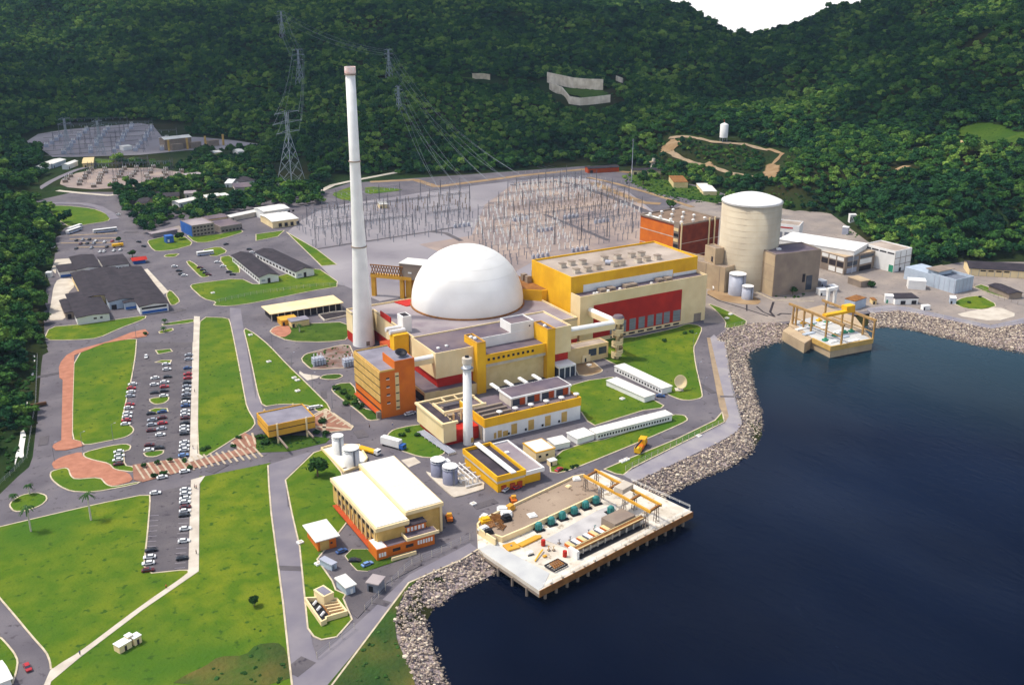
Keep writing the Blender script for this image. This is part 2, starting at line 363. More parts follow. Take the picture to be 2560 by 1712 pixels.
def grid_mesh(name, m):
    idx = -np.ones(UU.shape, int); cell = keep[:-1, :-1] & keep[1:, :-1] & keep[:-1, 1:] & keep[1:, 1:]
    use = np.zeros(UU.shape, bool); use[:-1, :-1] |= cell; use[1:, :-1] |= cell; use[:-1, 1:] |= cell; use[1:, 1:] |= cell
    idx[use] = np.arange(use.sum()); V = np.stack([UU[use], VV[use], HZ[use]], 1)
    ii, jj = np.nonzero(cell); Fc = np.stack([idx[ii, jj], idx[ii+1, jj], idx[ii+1, jj+1], idx[ii, jj+1]], 1)
    me = bpy.data.meshes.new(name); me.from_pydata(V.tolist(), [], Fc.tolist()); me.materials.append(m); me.shade_smooth()
    o = bpy.data.objects.new(name, me); COL.objects.link(o); o['kind'] = 'structure'; return o
dm('ground_mat', '1f3018', '2c3e1c', 0.05, detail=8, col3='332f1a', scale3=0.012, rough=1.0, spec=0.05, bump=0.5, bscale=0.5)
grid_mesh('ground', M['ground_mat'])
# water
wm = bpy.data.materials.new('sea'); wm.use_nodes = True; n = wm.node_tree; b = n.nodes['Principled BSDF']
b.inputs['Roughness'].default_value = 0.12; b.inputs['Specular IOR Level'].default_value = 0.10; b.inputs['IOR'].default_value = 1.33
geo = n.nodes.new('ShaderNodeNewGeometry')
tx = n.nodes.new('ShaderNodeTexNoise'); tx.inputs['Scale'].default_value = 0.006; tx.inputs['Detail'].default_value = 3; n.links.new(geo.outputs['Position'], tx.inputs['Vector'])
cr = n.nodes.new('ShaderNodeValToRGB'); n.links.new(tx.outputs[0], cr.inputs[0])
cr.color_ramp.elements[0].position = 0.36; cr.color_ramp.elements[0].color = (*hexc('040a1c'), 1)
cr.color_ramp.elements[1].position = 0.68; cr.color_ramp.elements[1].color = (*hexc('08152c'), 1)
# shallow green water near the far shore
dt = n.nodes.new('ShaderNodeVectorMath'); dt.operation = 'DOT_PRODUCT'; dt.inputs[1].default_value = (ca*.94+sa*.34, sa*.94-ca*.34, 0); n.links.new(geo.outputs['Position'], dt.inputs[0])
md_ = n.nodes.new('ShaderNodeMapRange'); md_.inputs[1].default_value = 470; md_.inputs[2].default_value = 800; n.links.new(dt.outputs['Value'], md_.inputs[0])
mw = n.nodes.new('ShaderNodeMix'); mw.data_type = 'RGBA'; n.links.new(md_.outputs[0], mw.inputs[0]); n.links.new(cr.outputs[0], mw.inputs[6]); mw.inputs[7].default_value = (*hexc('1f4a56'), 1); n.links.new(mw.outputs[2], b.inputs['Base Color'])
mp = n.nodes.new('ShaderNodeMapping'); mp.inputs['Rotation'].default_value = (0, 0, 0.7); mp.inputs['Scale'].default_value = (1, 0.45, 1); n.links.new(geo.outputs['Position'], mp.inputs[0])
t1 = n.nodes.new('ShaderNodeTexNoise'); t1.inputs['Scale'].default_value = 0.35; t1.inputs['Detail'].default_value = 8; t1.inputs['Roughness'].default_value = 0.65; n.links.new(mp.outputs[0], t1.inputs['Vector'])
bp = n.nodes.new('ShaderNodeBump'); bp.inputs['Strength'].default_value = 0.22; bp.inputs['Distance'].default_value = 0.7; n.links.new(t1.outputs[0], bp.inputs['Height']); n.links.new(bp.outputs[0], b.inputs['Normal'])
t2 = n.nodes.new('ShaderNodeTexNoise'); t2.inputs['Scale'].default_value = 0.011; t2.inputs['Detail'].default_value = 6; n.links.new(mp.outputs[0], t2.inputs['Vector'])
rr_ = n.nodes.new('ShaderNodeMapRange'); rr_.inputs[1].default_value = .35; rr_.inputs[2].default_value = .7; rr_.inputs[3].default_value = .06; rr_.inputs[4].default_value = .34; n.links.new(t2.outputs[0], rr_.inputs[0]); n.links.new(rr_.outputs[0], b.inputs['Roughness'])
sr_ = n.nodes.new('ShaderNodeMapRange'); sr_.inputs[1].default_value = .4; sr_.inputs[2].default_value = .7; sr_.inputs[3].default_value = .05; sr_.inputs[4].default_value = .2; n.links.new(t2.outputs[0], sr_.inputs[0]); n.links.new(sr_.outputs[0], b.inputs['Specular IOR Level'])
M['sea'] = wm
mb = MB(); a_, b_, c_, d_ = c2w(-160, 120), c2w(1100, 120), c2w(1100, 900), c2w(-160, 900)
mb.quad((*a_, -4), (*b_, -4), (*c_, -4), (*d_, -4)); struct('water', mb, 'sea')
# ---------------------------------------------------------------- flat ground sheets
def smooth(pts, it=1):
    for _ in range(it):
        q = []
        for i in range(len(pts)):
            a, b = pts[i], pts[(i+1) % len(pts)]
            q += [(a[0]*.8+b[0]*.2, a[1]*.8+b[1]*.2), (a[0]*.2+b[0]*.8, a[1]*.2+b[1]*.8)]
        pts = q
    return pts
def sheet(name, pix, m, z, it=0, base=-0.3):
    w_ = [P(p) for p in pix]
    if it: w_ = smooth(w_, it)
    mb = MB(); mb.prism(w_, base, z); return struct(name, mb, m)
KERBMB = MB()
def kerbline(w_, wd_=0.5, z=0.3, closed=True, mb=None):
    mb = mb or KERBMB; k = len(w_)
    for i in range(k if closed else k-1):
        a, b = Vector(w_[i]), Vector(w_[(i+1) % k]); dd = b-a
        if dd.length < 0.05: continue
        n_ = Vector((-dd.y, dd.x)).normalized()*wd_/2; e = dd.normalized()*wd_*0.3
        A = [a+n_-e, b+n_+e, b-n_+e, a-n_-e]; mb.prism([(q.x, q.y) for q in A], 0.0, z+0.0007*(i % 7))
def lawn(pix, m='grass_lawn', it=1, z=0.22, kerb=True, name='lawn'):
    w_ = [P(p) for p in pix]
    if it: w_ = smooth(w_, it)
    mb = MB(); mb.prism(w_, -0.3, z); o = struct(name, mb, m)
    if kerb: kerbline(w_, 0.55, 0.3)
    return o
A02 = lambda s: gl(0, 2, s)
# whole paved site
site = Fl('-60,1170 0,1131 40,1092 67,1069 75,1046 85,959 95,834 102,784 100,700 110,640 125,590 128,545 150,520 120,500 95,480 60,470 90,458 170,440 250,440 300,440 360,470 460,500 560,470 640,455 735,440 800,420 900,412 1100,398 1350,380 1450,400 1600,425 1740,470 1800,480 1900,488 1985,552 2090,618 2200,600 2400,600') + \
    [g(3, 1)(3300, 1240), g(3, 1)(2700, 1320)] + SHORE[::-1][2:][:-2] + Fl('960,1640 500,1640 -60,1640')
sheet('road', site, 'asphalt', 0.06)
# light paved areas
sheet('yard', Fl('1612,740 1600,640 1560,560 1500,500 1560,470 1680,440 1800,480 1900,488 1985,552 2090,618 2200,602 2400,600')+[g(3, 1)(2700, 1300), g(3, 1)(2345, 1350), g(3, 1)(2040, 1410), g(3, 1)(1300, 1262), g(3, 1)(1100, 1245), g(3, 1)(900, 1280), g(3, 1)(150, 1380), g(2, 1)(2150, 1390)], 'concrete_yard', 0.11)
# the switchyard
sheet('gravel', Fl('658,531 690,505 735,480 800,466 900,452 1000,436 1180,414 1300,405 1380,415 1440,440 1500,487 1520,545 1480,556 1220,600 1215,640 1030,660 870,690 790,655 775,652'), 'gravel', 0.12)
sheet('gravel', Fl('1040,590 960,560 1080,540 1110,470 1180,418 1300,408 1378,418 1438,442 1495,490 1510,545 1480,555 1222,598 1150,640'), 'gravel_tan', 0.17)
def ribbon(name, pix, wdt, m, z=0.2, world=False, mb=None):
    w_ = pix if world else [P(p) for p in pix]; mb_ = mb or MB()
    for i in range(len(w_)-1):
        a, b = Vector(w_[i]), Vector(w_[i+1]); dd = b-a
        if dd.length < .05: continue
        n_ = Vector((-dd.y, dd.x)).normalized()*wdt/2; e = dd.normalized()*wdt*0.12
        mb_.prism([tuple((a+n_-e)), tuple((b+n_+e)), tuple((b-n_+e)), tuple((a-n_-e))], 0.0, z+0.001*(i % 5))
    return None if mb else struct(name, mb_, m)
ribbon('road', [g(1, 1)(*q) for q in ((560, 715), (900, 660), (1040, 640), (1600, 555), (1830, 515))], 3.0, 'asphalt_dark', 0.24)
ribbon('road', [g(1, 1)(*q) for q in ((1600, 555), (1740, 570), (1880, 640))], 4.0, 'asphalt_dark', 0.25)
ribbon('road', gl(2, 1, '300,400 500,480 700,560 880,635'), 4.0, 'asphalt_dark', 0.26)
ribbon('road', gl(2, 1, '0,130 400,95 560,120 900,235 1250,380'), 7.0, 'asphalt_dark', 0.26)
ribbon('dirt_road', Fl('850,417 950,412 1000,428 1100,415 1200,402 1340,388 1440,395'), 8.0, 'dirt', 0.2)
ribbon('dirt_road', gl(2, 1, '740,110 1000,215 1200,290')+gl(2, 1, '1350,300'), 9.0, 'dirt', 0.2)
ribbon('dirt_road', gl(2, 1, '700,60 950,115 1250,200 1500,280 1650,330'), 5.0, 'dirt', 0.28)
ribbon('road', gl(1, 1, '600,180 700,130 880,90 1300,10'), 6, 'concrete_pale', 0.2)
# left part: lawns beyond the roads
lawn(gl(0, 1, '400,320 600,318 850,345 960,385 1015,430 985,462 800,488 700,510 600,500'), kerb=True)
lawn(gl(0, 1, '1345,640 1430,620 1520,600 1680,590 1780,672 1600,722 1430,738 1385,705'))
lawn(gl(0, 1, '1700,580 1785,655 1900,655 2100,602 2232,560 2200,535 1960,590'))
lawn(gl(0, 1, '1500,788 1520,765 1650,755 1600,790'), z=0.2)
lawn(gl(0, 1, '1830,730 2010,690 2090,740 1960,790'))
lawn(gl(0, 1, '1700,832 1745,820 1925,960 1860,978 1825,960'))
lawn(gl(0, 1, '2000,792 2120,772 2215,930 2110,935'))
lawn(gl(0, 1, '1740,1060 1765,1035 2200,980')+gl(1, 1, '0,1050 120,990 540,870 800,1050 500,1100 0,1205')+gl(0, 1, '2100,1240 1950,1232 1985,1200 1860,1170'))
lawn(gl(1, 1, '280,560 600,870 740,858 560,720'), it=0); lawn(gl(1, 1, '0,580 260,545 200,600 0,640'), it=0)
lawn(gl(0, 1, '400,1550 455,1430 700,1410 1000,1370 1340,1322 1330,1355 1100,1440 900,1532 700,1548'))
lawn(gl(0, 1, '1520,1130 1560,1085 1655,1190 1600,1228 1560,1225'))
lawn(gl(0, 1, '1480,1402 1780,1352 1775,1388 1500,1418')); lawn(gl(0, 1, '1450,1470 1580,1438 1590,1462 1470,1492'))
lawn(gl(0, 1, '960,1565 1252,1535')+A02('1250,0 1240,130 1200,360 1150,560 1112,740 1200,765 1228,800 1210,835 1150,870 1060,890 780,945 740,910 662,890 665,560 680,120'))
lawn(gl(0, 1, '1835,1338 2092,1345 2112,1400')+A02('2160,60 2230,430 2262,600 2345,735 2300,800 2180,860 2000,975 1870,1055 1808,1020 1815,0'))
lawn(A02('765,1010 1000,950 1150,930 1200,948 1188,985 1130,1002 1142,1130 1222,1140 1240,1190 1050,1168 1000,1110 860,1080 770,1050'), z=0.2)
lawn(A02('85,1495 115,1450 200,1400 330,1375 420,1400 432,1440 380,1492 250,1542 130,1552'), z=0.28)
lawn(A02('1370,625 1420,605 1530,605 1540,635 1400,650'), it=0, z=0.2); lawn(A02('1370,515 1545,495 1545,530 1500,560 1420,570 1375,545'), z=0.2)
lawn(A02('1310,1010 1500,985 1495,1020 1420,1050 1340,1048'), z=0.2); lawn(A02('1420,185 1480,165 1570,165 1560,190'), it=0); lawn(A02('1425,75 1560,62 1580,85 1450,110'), it=0)
lawn(Fl('-60,1215')+A02('-240,1750 0,1690')+A02('500,1572 900,1480 1372,1385 1375,1470')+gl(0, 3, '1350,200 1308,556 1725,512 1728,552 1300,845 730,1275 560,1375 470,1440 458,1350 425,1270 290,1120 150,950 0,775')+Fl('-60,1300'))
lawn(Fl('-60,1440')+gl(0, 3, '0,1130 60,1190 130,1275 165,1350 150,1450 105,1580')+Fl('-60,1600'))
lawn(Fl('457,1090 470,1091 620,1060')+gl(1, 3, '-10,-300 100,-420 150,40 200,430 250,830 300,1300 345,1700')+[g(0, 3)(420, 1720), g(0, 3)(470, 1540), g(0, 3)(740, 1315), g(0, 3)(1300, 890), g(0, 3)(1822, 530), g(0, 3)(1826, 0), g(0, 2)(1835, 1290)], it=0, kerb=False)
sheet('rough_ground', gl(0, 3, '1560,1570 1700,1480 1880,1400 2000,1310 2250,1300')+gl(1, 3, '0,1200 200,1180 280,1250 340,1570'), 'grass_rough', 0.3, it=1)
# lawns and beds among the plant buildings
lawn(Fl('557,750 583,764 615,790 660,838 700,876 762,938 735,946 700,926 640,926 602,932 590,900 580,850 567,790'))
lawn(gl(1, 2, '690,430 745,380 890,370 960,600 1130,640 1150,705 1030,720 960,650 720,470'), m='grass')
lawn(gl(1, 2, '410,160 450,110 560,80 850,10 900,120 895,230 560,250 500,245'), m='paving_dark', z=0.2)
lawn(gl(1, 2, '410,160 450,110 560,95 540,200 510,240'), m='grass', it=0, z=0.26, kerb=False)
lawn(gl(1, 2, '580,330 620,300 760,290 800,310 740,340 650,342'), m='grass')
lawn(gl(1, 1, '120,1480 160,1430 300,1400 480,1400 840,1380 860,1540 640,1568 300,1560'), m='grass', z=0.2)
lawn(gl(1, 1, '120,1480 160,1430 300,1410 330,1480 250,1530'), m='brick_path', it=1, z=0.27, kerb=False)
lawn(gl(1, 2, '530,1012 610,985 780,1190 900,1560')+gl(1, 3, '740,200 560,420 700,620 730,700 820,740 800,780 880,970 740,1130 600,1155 530,1125 475,1050 450,800 400,300 330,0')+gl(1, 2, '270,1262'), it=0)
sheet('service_yard', gl(1, 3, '570,370 740,340 800,400 900,520 1020,530 1450,370 1500,330 1520,470 1180,650 1020,860 930,960 860,900 820,740 700,560'), 'asphalt_dark', 0.3)
lawn(gl(1, 3, '820,390 880,330 960,330 1020,330 1120,430 1420,350 1450,375 1400,400 1020,528 930,522 880,470'), m='grass', it=0, z=0.34)
lawn(gl(1, 2, '1210,840 1260,800 1390,770 1540,750 1700,960 1740,1010 1640,1060 1500,1050 1320,990 1200,890'))
lawn(gl(1, 2, '500,680 640,610 890,770 870,800 620,830 500,760'), m='paving_brown', it=0, z=0.24)
lawn(gl(1, 2, '0,860 100,840 520,860 680,880 640,920 300,1000 0,1010'), m='grass', it=0, z=0.2, kerb=False)
lawn(gl(1, 2, '2230,420')+gl(2, 2, '540,395 700,350 920,320 1390,580 1365,603 1200,625 760,762 690,722 635,640'), it=0)
lawn(gl(2, 2, '1470,662 1580,668 1612,710 1560,742 1200,900 700,1105 450,1200 330,1185 420,1010 640,930 900,880'))
lawn(gl(2, 1, '1040,1540 1500,1440 1600,1400 1700,1410 1745,1440 1690,1568')+gl(2, 2, '1662,50 1680,200 1745,480 1735,510 1640,532 1550,528 1430,482 1000,230 700,80 560,20 700,-70'))
lawn(gl(2, 1, '1785,1210 1930,1260 2200,1400 1950,1450 1960,1380 1870,1280'))
lawn(gl(2, 2, '1925,640 1945,730 1500,950 1100,1150 1020,1215 950,1205 845,1162 1060,1070 1500,890 1860,715'), it=0)
lawn(gl(2, 2, '560,60 640,100 830,250 820,275 700,310 590,300'), m='dirt', z=0.2)
sheet('promenade', gl(2, 2, '1815,-40 1900,320 1985,680 1950,740 1500,960 1010,1215 1100,1265')+SHORE[11:20]+[g(2, 1)(1850, 1500)], 'promenade', 0.28)
sheet('promenade', gl(3, 1, '900,1262 1100,1228 1300,1250 2040,1415 2345,1345 2345,1395 2040,1445 1500,1328 1200,1275 940,1300'), 'promenade', 0.3)
lawn(gl(3, 1, '1885,1060 1950,1040 2120,1100 2190,1170 2000,1110'), it=0); lawn(gl(3, 1, '1690,1210 1780,1160 1940,1140 2110,1230 1990,1270 1810,1262'))
sheet('sand', gl(3, 1, '1880,1275 2100,1240 2300,1320 2080,1380 1700,1320'), 'concrete_pale', 0.22, it=1)
sheet('rough_ground', gl(1, 3, '1400,625 1490,595 1360,720 1290,880 1275,1030 1290,1150 1330,1250 1440,1480 1500,1800 1350,1800 640,1590 900,1280 1180,920'), 'grass_rough', 0.3)
# roads with their own tone
sheet('road', gl(0, 1, '2105,1250 2205,1262 2225,1400')+gl(0, 2, '2262,60 2320,400 2345,520')+gl(1, 2, '0,400 70,640 0,650')+gl(0, 2, '2345,735 2262,600 2230,430 2160,60')+gl(0, 1, '2112,1400'), 'asphalt_light', 0.13)
sheet('road', gl(1, 2, '110,1120 470,1010 510,1010 270,1250 290,1500')+gl(1, 3, '330,0 400,300 450,830 520,1200 560,1320 880,1050 1400,560 1960,270 2040,330 1880,420 1400,630 900,1300 600,1700 345,1700 300,1300 200,430 140,0'), 'asphalt_light', 0.16)
kerbline([P(p) for p in gl(1, 2, '110,1130 118,1300 140,1568')+gl(1, 3, '250,830 300,1300 345,1700')], .6, .34, False); kerbline([P(p) for p in gl(1, 3, '2030,330 1880,425 1400,635 900,1300 600,1700')], .6, .34, False); kerbline([P(p) for p in gl(1, 2, '2262,60 2345,250')], .6, .34, False)
sheet('verge', gl(2, 2, '1785,-40 1850,320 1900,590 1925,640 1950,735 1985,690 1985,640 1900,320 1818,-40'), 'dirt_pale', .26)
for i_, t_ in enumerate(('640,590 1070,570', '640,625 1080,612', '560,660 1050,655', '690,700 1060,690')): ribbon('median', gl(0, 1, t_), 2.2, 'dirt_pale', .2+.002*i_)
# brick walks
sheet('brick_path', A02('545,325 575,345 562,900 495,935 480,960 510,990 600,990 765,950 740,910 660,890 665,560 682,120 960,10')+gl(0, 1, '1340,1515 1362,1485 1330,1450 1200,1480 1000,1560')+A02('690,75 610,120 560,180 540,230'), 'brick_path', 0.32)
sheet('brick_path', A02('470,1105 560,1050 745,1000 762,1050 860,1085 1000,1112 1050,1170 1180,1195 1225,1268 1040,1318 980,1300 920,1232 690,1250 650,1220 632,1150 590,1145 500,1165'), 'brick_path', 0.26, it=1)
lawn(A02('470,1182 590,1150 628,1160 648,1225 690,1256 918,1238 975,1305 1040,1325 1290,1275 1250,1300 850,1375 650,1365 550,1320 480,1262 460,1220'), z=0.24)
sheet('brick_path', A02('1215,1125 1640,1065 1740,1100 2180,985 2345,950 2345,1010 2150,1055 1310,1280 1225,1260'), 'paving_brown', 0.33)
sheet('brick_path', A02('2120,915 2240,830 2345,880 2345,960 2180,985'), 'paving_brown', 0.34)
mb = MB()
for i in range(20):                                          # pale bands across the brick walk
    t = i/19; a = (1240+t*1080, 1125-t*165); ribbon('', [P(g(0, 2)(*a)), P(g(0, 2)(a[0]+85, a[1]+130-40*t))], 0.8, None, 0.37+0.002*(i % 2), True, mb)
for i in range(7):
    t = i/6; ribbon('', [P(g(1, 2)(520+t*330, 690+t*85)), P(g(1, 2)(640+t*240, 620+t*140))], 0.9, None, .27+.002*(i % 2), True, mb)
for i in range(4): t = i/3; ribbon('', [P(g(0, 2)(2120+t*190, 920-t*85)), P(g(0, 2)(2200+t*140, 985-t*50))], .9, None, .38, True, mb)
for a, b in (((500, 770), (870, 800)), ((640, 610), (620, 830)), ((700, 650), (880, 780))): ribbon('', [P(g(1, 2)(*a)), P(g(1, 2)(*b))], 1.6, None, .28, True, mb)
struct('path', mb, 'path_band')
sheet('path', gl(0, 1, '1778,1332 1832,1336 1826,1568')+A02('1808,1020 1870,1060 1700,1110 1738,1050 1765,0')+gl(0, 1, '1770,1568'), 'concrete_pale', 0.35)
sheet('path', A02('1750,1262 1880,1225 1828,1300 1826,1568')+gl(0, 3, '1822,530 1300,890 740,1315 470,1540 420,1720 340,1720 460,1440 560,1375 730,1270 1300,845 1725,552 1740,0'), 'concrete_pale', 0.35)
sheet('parking_bays', A02('1250,0 1765,0 1740,1050 1640,1065 1215,1125 1130,1135 1130,1000 1190,980 1225,800 1110,750 1200,380'), 'asphalt_dark', 0.14)
sheet('parking_bays', A02('1380,1385 1745,1300 1742,1568')+gl(0, 3, '1728,512 1308,556 1360,0'), 'asphalt_dark', 0.14)
struct('kerb', KERBMB, 'kerb')
sheet('path', gl(1, 2, '400,262 440,290 590,310 560,330 470,350 395,285'), 'concrete_pale', 0.2)
sheet('path', gl(1, 2, '1330,1080 1450,1050 1510,1100 1400,1145'), 'concrete_pale', 0.2)
mb = MB()
for i, (c_, r_, a, b, l, w_) in enumerate(((0, 2, 1990, 1150, 9, 5), (0, 2, 440, 300, 14, 3), (0, 2, 400, 900, 10, 4), (1, 2, 250, 180, 12, 3), (1, 2, 620, 480, 10, 3), (1, 2, 960, 840, 8, 5), (1, 2, 2100, 1480, 10, 4), (2, 2, 1780, 420, 14, 3), (2, 2, 1500, 860, 12, 3), (1, 3, 280, 500, 12, 3), (1, 3, 1100, 800, 10, 3), (0, 1, 1620, 1280, 10, 5), (0, 1, 1200, 560, 10, 4), (2, 2, 2000, 500, 10, 2), (1, 3, 400, 1400, 8, 6))):
    p = Vector(P(g(c_, r_)(a, b))); an = RS.uniform(0, 3); e = Vector((math.cos(an), math.sin(an))); n_ = Vector((-e.y, e.x)); mb.prism([tuple(p-e*l/2-n_*w_/2), tuple(p+e*l/2-n_*w_/2), tuple(p+e*l/2+n_*w_/2), tuple(p-e*l/2+n_*w_/2)], 0, .33 if c_ == 2 and a == 2000 else .21)
struct('road_patch', mb, 'asphalt_dark')
# painted marks of the bays
mb = MB()
def along(a, b, n_): return [(a[0]+(b[0]-a[0])*i/(n_-1), a[1]+(b[1]-a[1])*i/(n_-1)) for i in range(n_)]
for a, b, dx in (((1205, 380), (1110, 760), 85), ((1660, 60), (1640, 1040), 90), ((1375, 320), (1340, 1000), 85), ((1480, 200), (1430, 900), 85)):
    for q in along(a, b, 26): ribbon('', [P(g(0, 2)(*q)), P(g(0, 2)(q[0]+dx, q[1]-6))], 0.22, None, 0.17, True, mb)
for a, b, dx in (((1355, 20), (1300, 540), 100), ((1640, 0), (1600, 500), 95)):
    for q in along(a, b, 12): ribbon('', [P(g(0, 3)(*q)), P(g(0, 3)(q[0]+dx, q[1]-6))], 0.25, None, 0.17, True, mb)
struct('parking_lines', mb, 'promenade')
# ---------------------------------------------------------------- building helpers
def GG(u0, u1, v0, v1): return (u0, v0, 0.0, u1-u0, v1-v0)
def GP(lf, rf, lb, h, snap=False, depth=None, length=None):  # from the picture corners of the roof at height h
    O, Q, Bk = P(lf, h), P(rf, h), P(lb, h) if lb else (0, 0)
    a = 0.0 if snap else math.atan2(Q[1]-O[1], Q[0]-O[0]); L = length or (Q[0]-O[0])*math.cos(a)+(Q[1]-O[1])*math.sin(a)
    D = depth or -(Bk[0]-O[0])*math.sin(a)+(Bk[1]-O[1])*math.cos(a)
    return (O[0], O[1], a, L, D)
def bld(name, label, cat, geo, h, wall, roof, par=0.9, z=0.0, group=None, rim=None, t=0.45):
    ox, oy, a, L, D = geo; T = thing(name, label, cat, (ox, oy, z), a, group)
    hb = h-par; mb = MB()
    if z == 0: mb.box(0, L, 0, D, -0.5, hb)
    else: mb.box(0, L, 0, D, 0, hb)
    def ring(mb, o, z0, z1):
        mb.box(-o, L+o, -o, t, z0, z1); mb.box(-o, L+o, D-t, D+o, z0, z1); mb.box(-o, t, t, D-t, z0, z1); mb.box(L-t, L+o, t, D-t, z0, z1)
    if par > 0 and not rim: ring(mb, 0, hb, h)
    mb.build('wall', wall, T)
    if rim: r = MB(); ring(r, 0.25, hb, h); r.build('parapet', rim, T)
    m = MB(); 
    if par > 0: m.box(t, L-t, t, D-t, hb, hb+0.12)
    else: m.box(-0.3, L+0.3, -0.3, D+0.3, hb, hb+0.35)
    m.build('roof', roof, T)
    return T
def pbox(T, name, m, *bs):
    mb = MB()
    for b in bs: mb.box(*b)
    return mb.build(name, m, T)
def win(T, face, pos, w_, z0, z1, m='glass', name='window', L=0, D=0, dp=0.08):
    for p in pos:
        mb = MB()
        if face == 'f': mb.box(p, p+w_, -dp, 0.05, z0, z1)
        elif face == 'l': mb.box(-dp, 0.05, p, p+w_, z0, z1)
        elif face == 'r': mb.box(L-0.05, L+dp, p, p+w_, z0, z1)
        mb.build(name, m, T)
def gab(name, label, cat, geo, h, rise, wall, roof, axis='x', group=None, z=0.0, over=0.6):
    ox, oy, a, L, D = geo; T = thing(name, label, cat, (ox, oy, z), a, group); mb = MB().box(0, L, 0, D, -0.5, h)
    if axis == 'x':
        for x in (0, L-0.02): mb.v += [(x, 0, h), (x, D, h), (x, D/2, h+rise)]; mb.f.append((len(mb.v)-3, len(mb.v)-2, len(mb.v)-1))
    else:
        for y in (0, D-0.02): mb.v += [(0, y, h), (L, y, h), (L/2, y, h+rise)]; mb.f.append((len(mb.v)-3, len(mb.v)-2, len(mb.v)-1))
    mb.build('wall', wall, T); MB().gable(0, L, 0, D, h, rise, over, 0.3, axis).build('roof', roof, T); return T
def rng(a, n_, s): return [a+i*s for i in range(n_)]
# ================================================================ the new plant
# turbine hall
T = thing('turbine_hall', 'long yellow and cream turbine hall with roof vents and a big red front panel', 'building', (304.8, 455.4, 0))
MB().box(0, 89.4, 9.6, 52.0, -0.5, 35.8).build('wall', 'yellow', T)
mb = MB(); mb.box(0, 89.4, 9.55, 10.2, 35.8, 37); mb.box(0, 89.4, 51.4, 52, 35.8, 37); mb.box(0, .6, 10.2, 51.4, 35.8, 37); mb.box(88.8, 89.4, 10.2, 51.4, 35.8, 37); mb.build('parapet', 'yellow', T)
MB().box(.6, 88.8, 10.2, 51.4, 35.8, 36.0).build('roof', 'roof_tan', T)
mb = MB(); mb.box(0.02, 89.38, 0, 9.6, -0.5, 26.9); mb.box(0.02, 89.38, 0, .5, 26.9, 28.2); mb.box(0.02, .5, .5, 9.5, 26.9, 28.2); mb.box(88.9, 89.38, .5, 9.5, 26.9, 28.2)
mb.build('front_block', 'cream', T); MB().box(.5, 88.9, .5, 9.5, 26.9, 27.05).build('terrace', 'roof_dark', T)
pbox(T, 'light_wall', 'white', (8.2, 71, 9.4, 9.6, 27.1, 31.4), (71.5, 88.8, 9.4, 9.6, 27.1, 28.9))
pbox(T, 'red_panel', 'red', (9.0, 71.0, -0.12, 0.05, 2.6, 21.9))
win(T, 'f', (20.5, 27.2, 33.9, 40.3, 46.7, 52.8, 58.4), 4.4, 3.0, 9.9, 'louver', 'louver_window', dp=0.2); win(T, 'f', (65.2,), 5.4, 3.0, 9.7, 'louver', 'louver_window', dp=0.2)
win(T, 'f', rng(21, 8, 6.4), 4.2, 0.7, 1.7, 'dark_gap', 'low_vent', dp=0.14); win(T, 'f', (81,), 5.4, 0.1, 5.2, 'concrete_dark', 'door', dp=0.12)
for (u, v) in ((9.2, 18.3), (16.6, 18.0), (24, 18.8), (8.5, 31.6), (15.8, 33.2), (22.6, 31.8), (35.7, 18.6), (40.6, 18.5), (52.6, 18.8), (59.2, 19), (66.8, 18.9), (56.2, 30), (62.9, 29.3), (47, 31.5), (38, 32)):
    o = MB().box(u-1.7, u+1.7, v-1.2, v+1.8, 36, 38.4).build('roof_vent', 'concrete_pale', T); MB().box(u-1.9, u+1.9, v-1.4, v+2.0, 38.4, 38.7).build('cap', 'concrete_dark', o)
mb = MB().tube((33.5, 25, 37.4), (36.5, 22, 37.4), 1.3, 10); mb.build('roof_drum', 'steel_pale', T)
for u in (16, 22, 33, 37, 56, 62): MB().box(u, u+4.2, 3.4, 7.6, 27.05, 28.9).build('roof_hatch', 'concrete_dark', T)
for u in (10.5, 12.5, 20, 28, 50): MB().tube((u, 2.2, 27), (u, 2.2, 28.6), .8, 8).build('roof_fan', 'white', T)
# dome building
dcx, dcy, dcz, dR = 262.6, 508.6, 19.0, 32.0
T = thing('dome_building', 'huge white hemispherical dome rising from a low cream block with a flat grey roof', 'dome building', (dcx, dcy, 0))
prof = [(dR*math.cos(R(a)), dcz+dR*math.sin(R(a))) for a in np.linspace(-16, 89.99, 40)]
MB().lathe(prof, 96).build('dome', 'dome_white', T, True)
mb = MB()
for k in range(1, 8):
    a = R(11.5*k); r = dR*math.cos(a)+0.03; z = dcz+dR*math.sin(a); mb.lathe([(r, z-.07), (r+.05, z), (r-.02, z+.07)], 96)
mb.build('dome_ring', 'dome_white', T, True)
mb = MB().lathe([(dR+.2, 16.9), (dR+.75, 17.0), (dR+.75, 17.6), (dR+.1, 17.8)], 96); mb.build('base_ring', 'rust', T)
x0, x1, y0, y1 = 196.9-dcx, 301.5-dcx, 452.8-dcy, 530.2-dcy
fp = [(x0+13.0, y0), (x1, y0), (x1, y1), (225.0-dcx, y1), (x0, y1), (x0, 521.5-dcy), (x0+13, 521.5-dcy)]
mb = MB(); mb.prism(fp, 5.6, 16.6); mb.build('wall', 'cream', T)
fi = [(a*(1-0.4/abs(a)) if abs(a) > 5 else a, b) for a, b in fp]
mb = MB(); mb.prism([(a+.15, b+.15) for a, b in fp], -0.5, 5.6); mb.build('plinth', 'red', T)
mb = MB(); mb.prism(fp, 16.6, 17.0); mb.build('roof', 'roof_grey', T)
mb = MB(); k = len(fp)
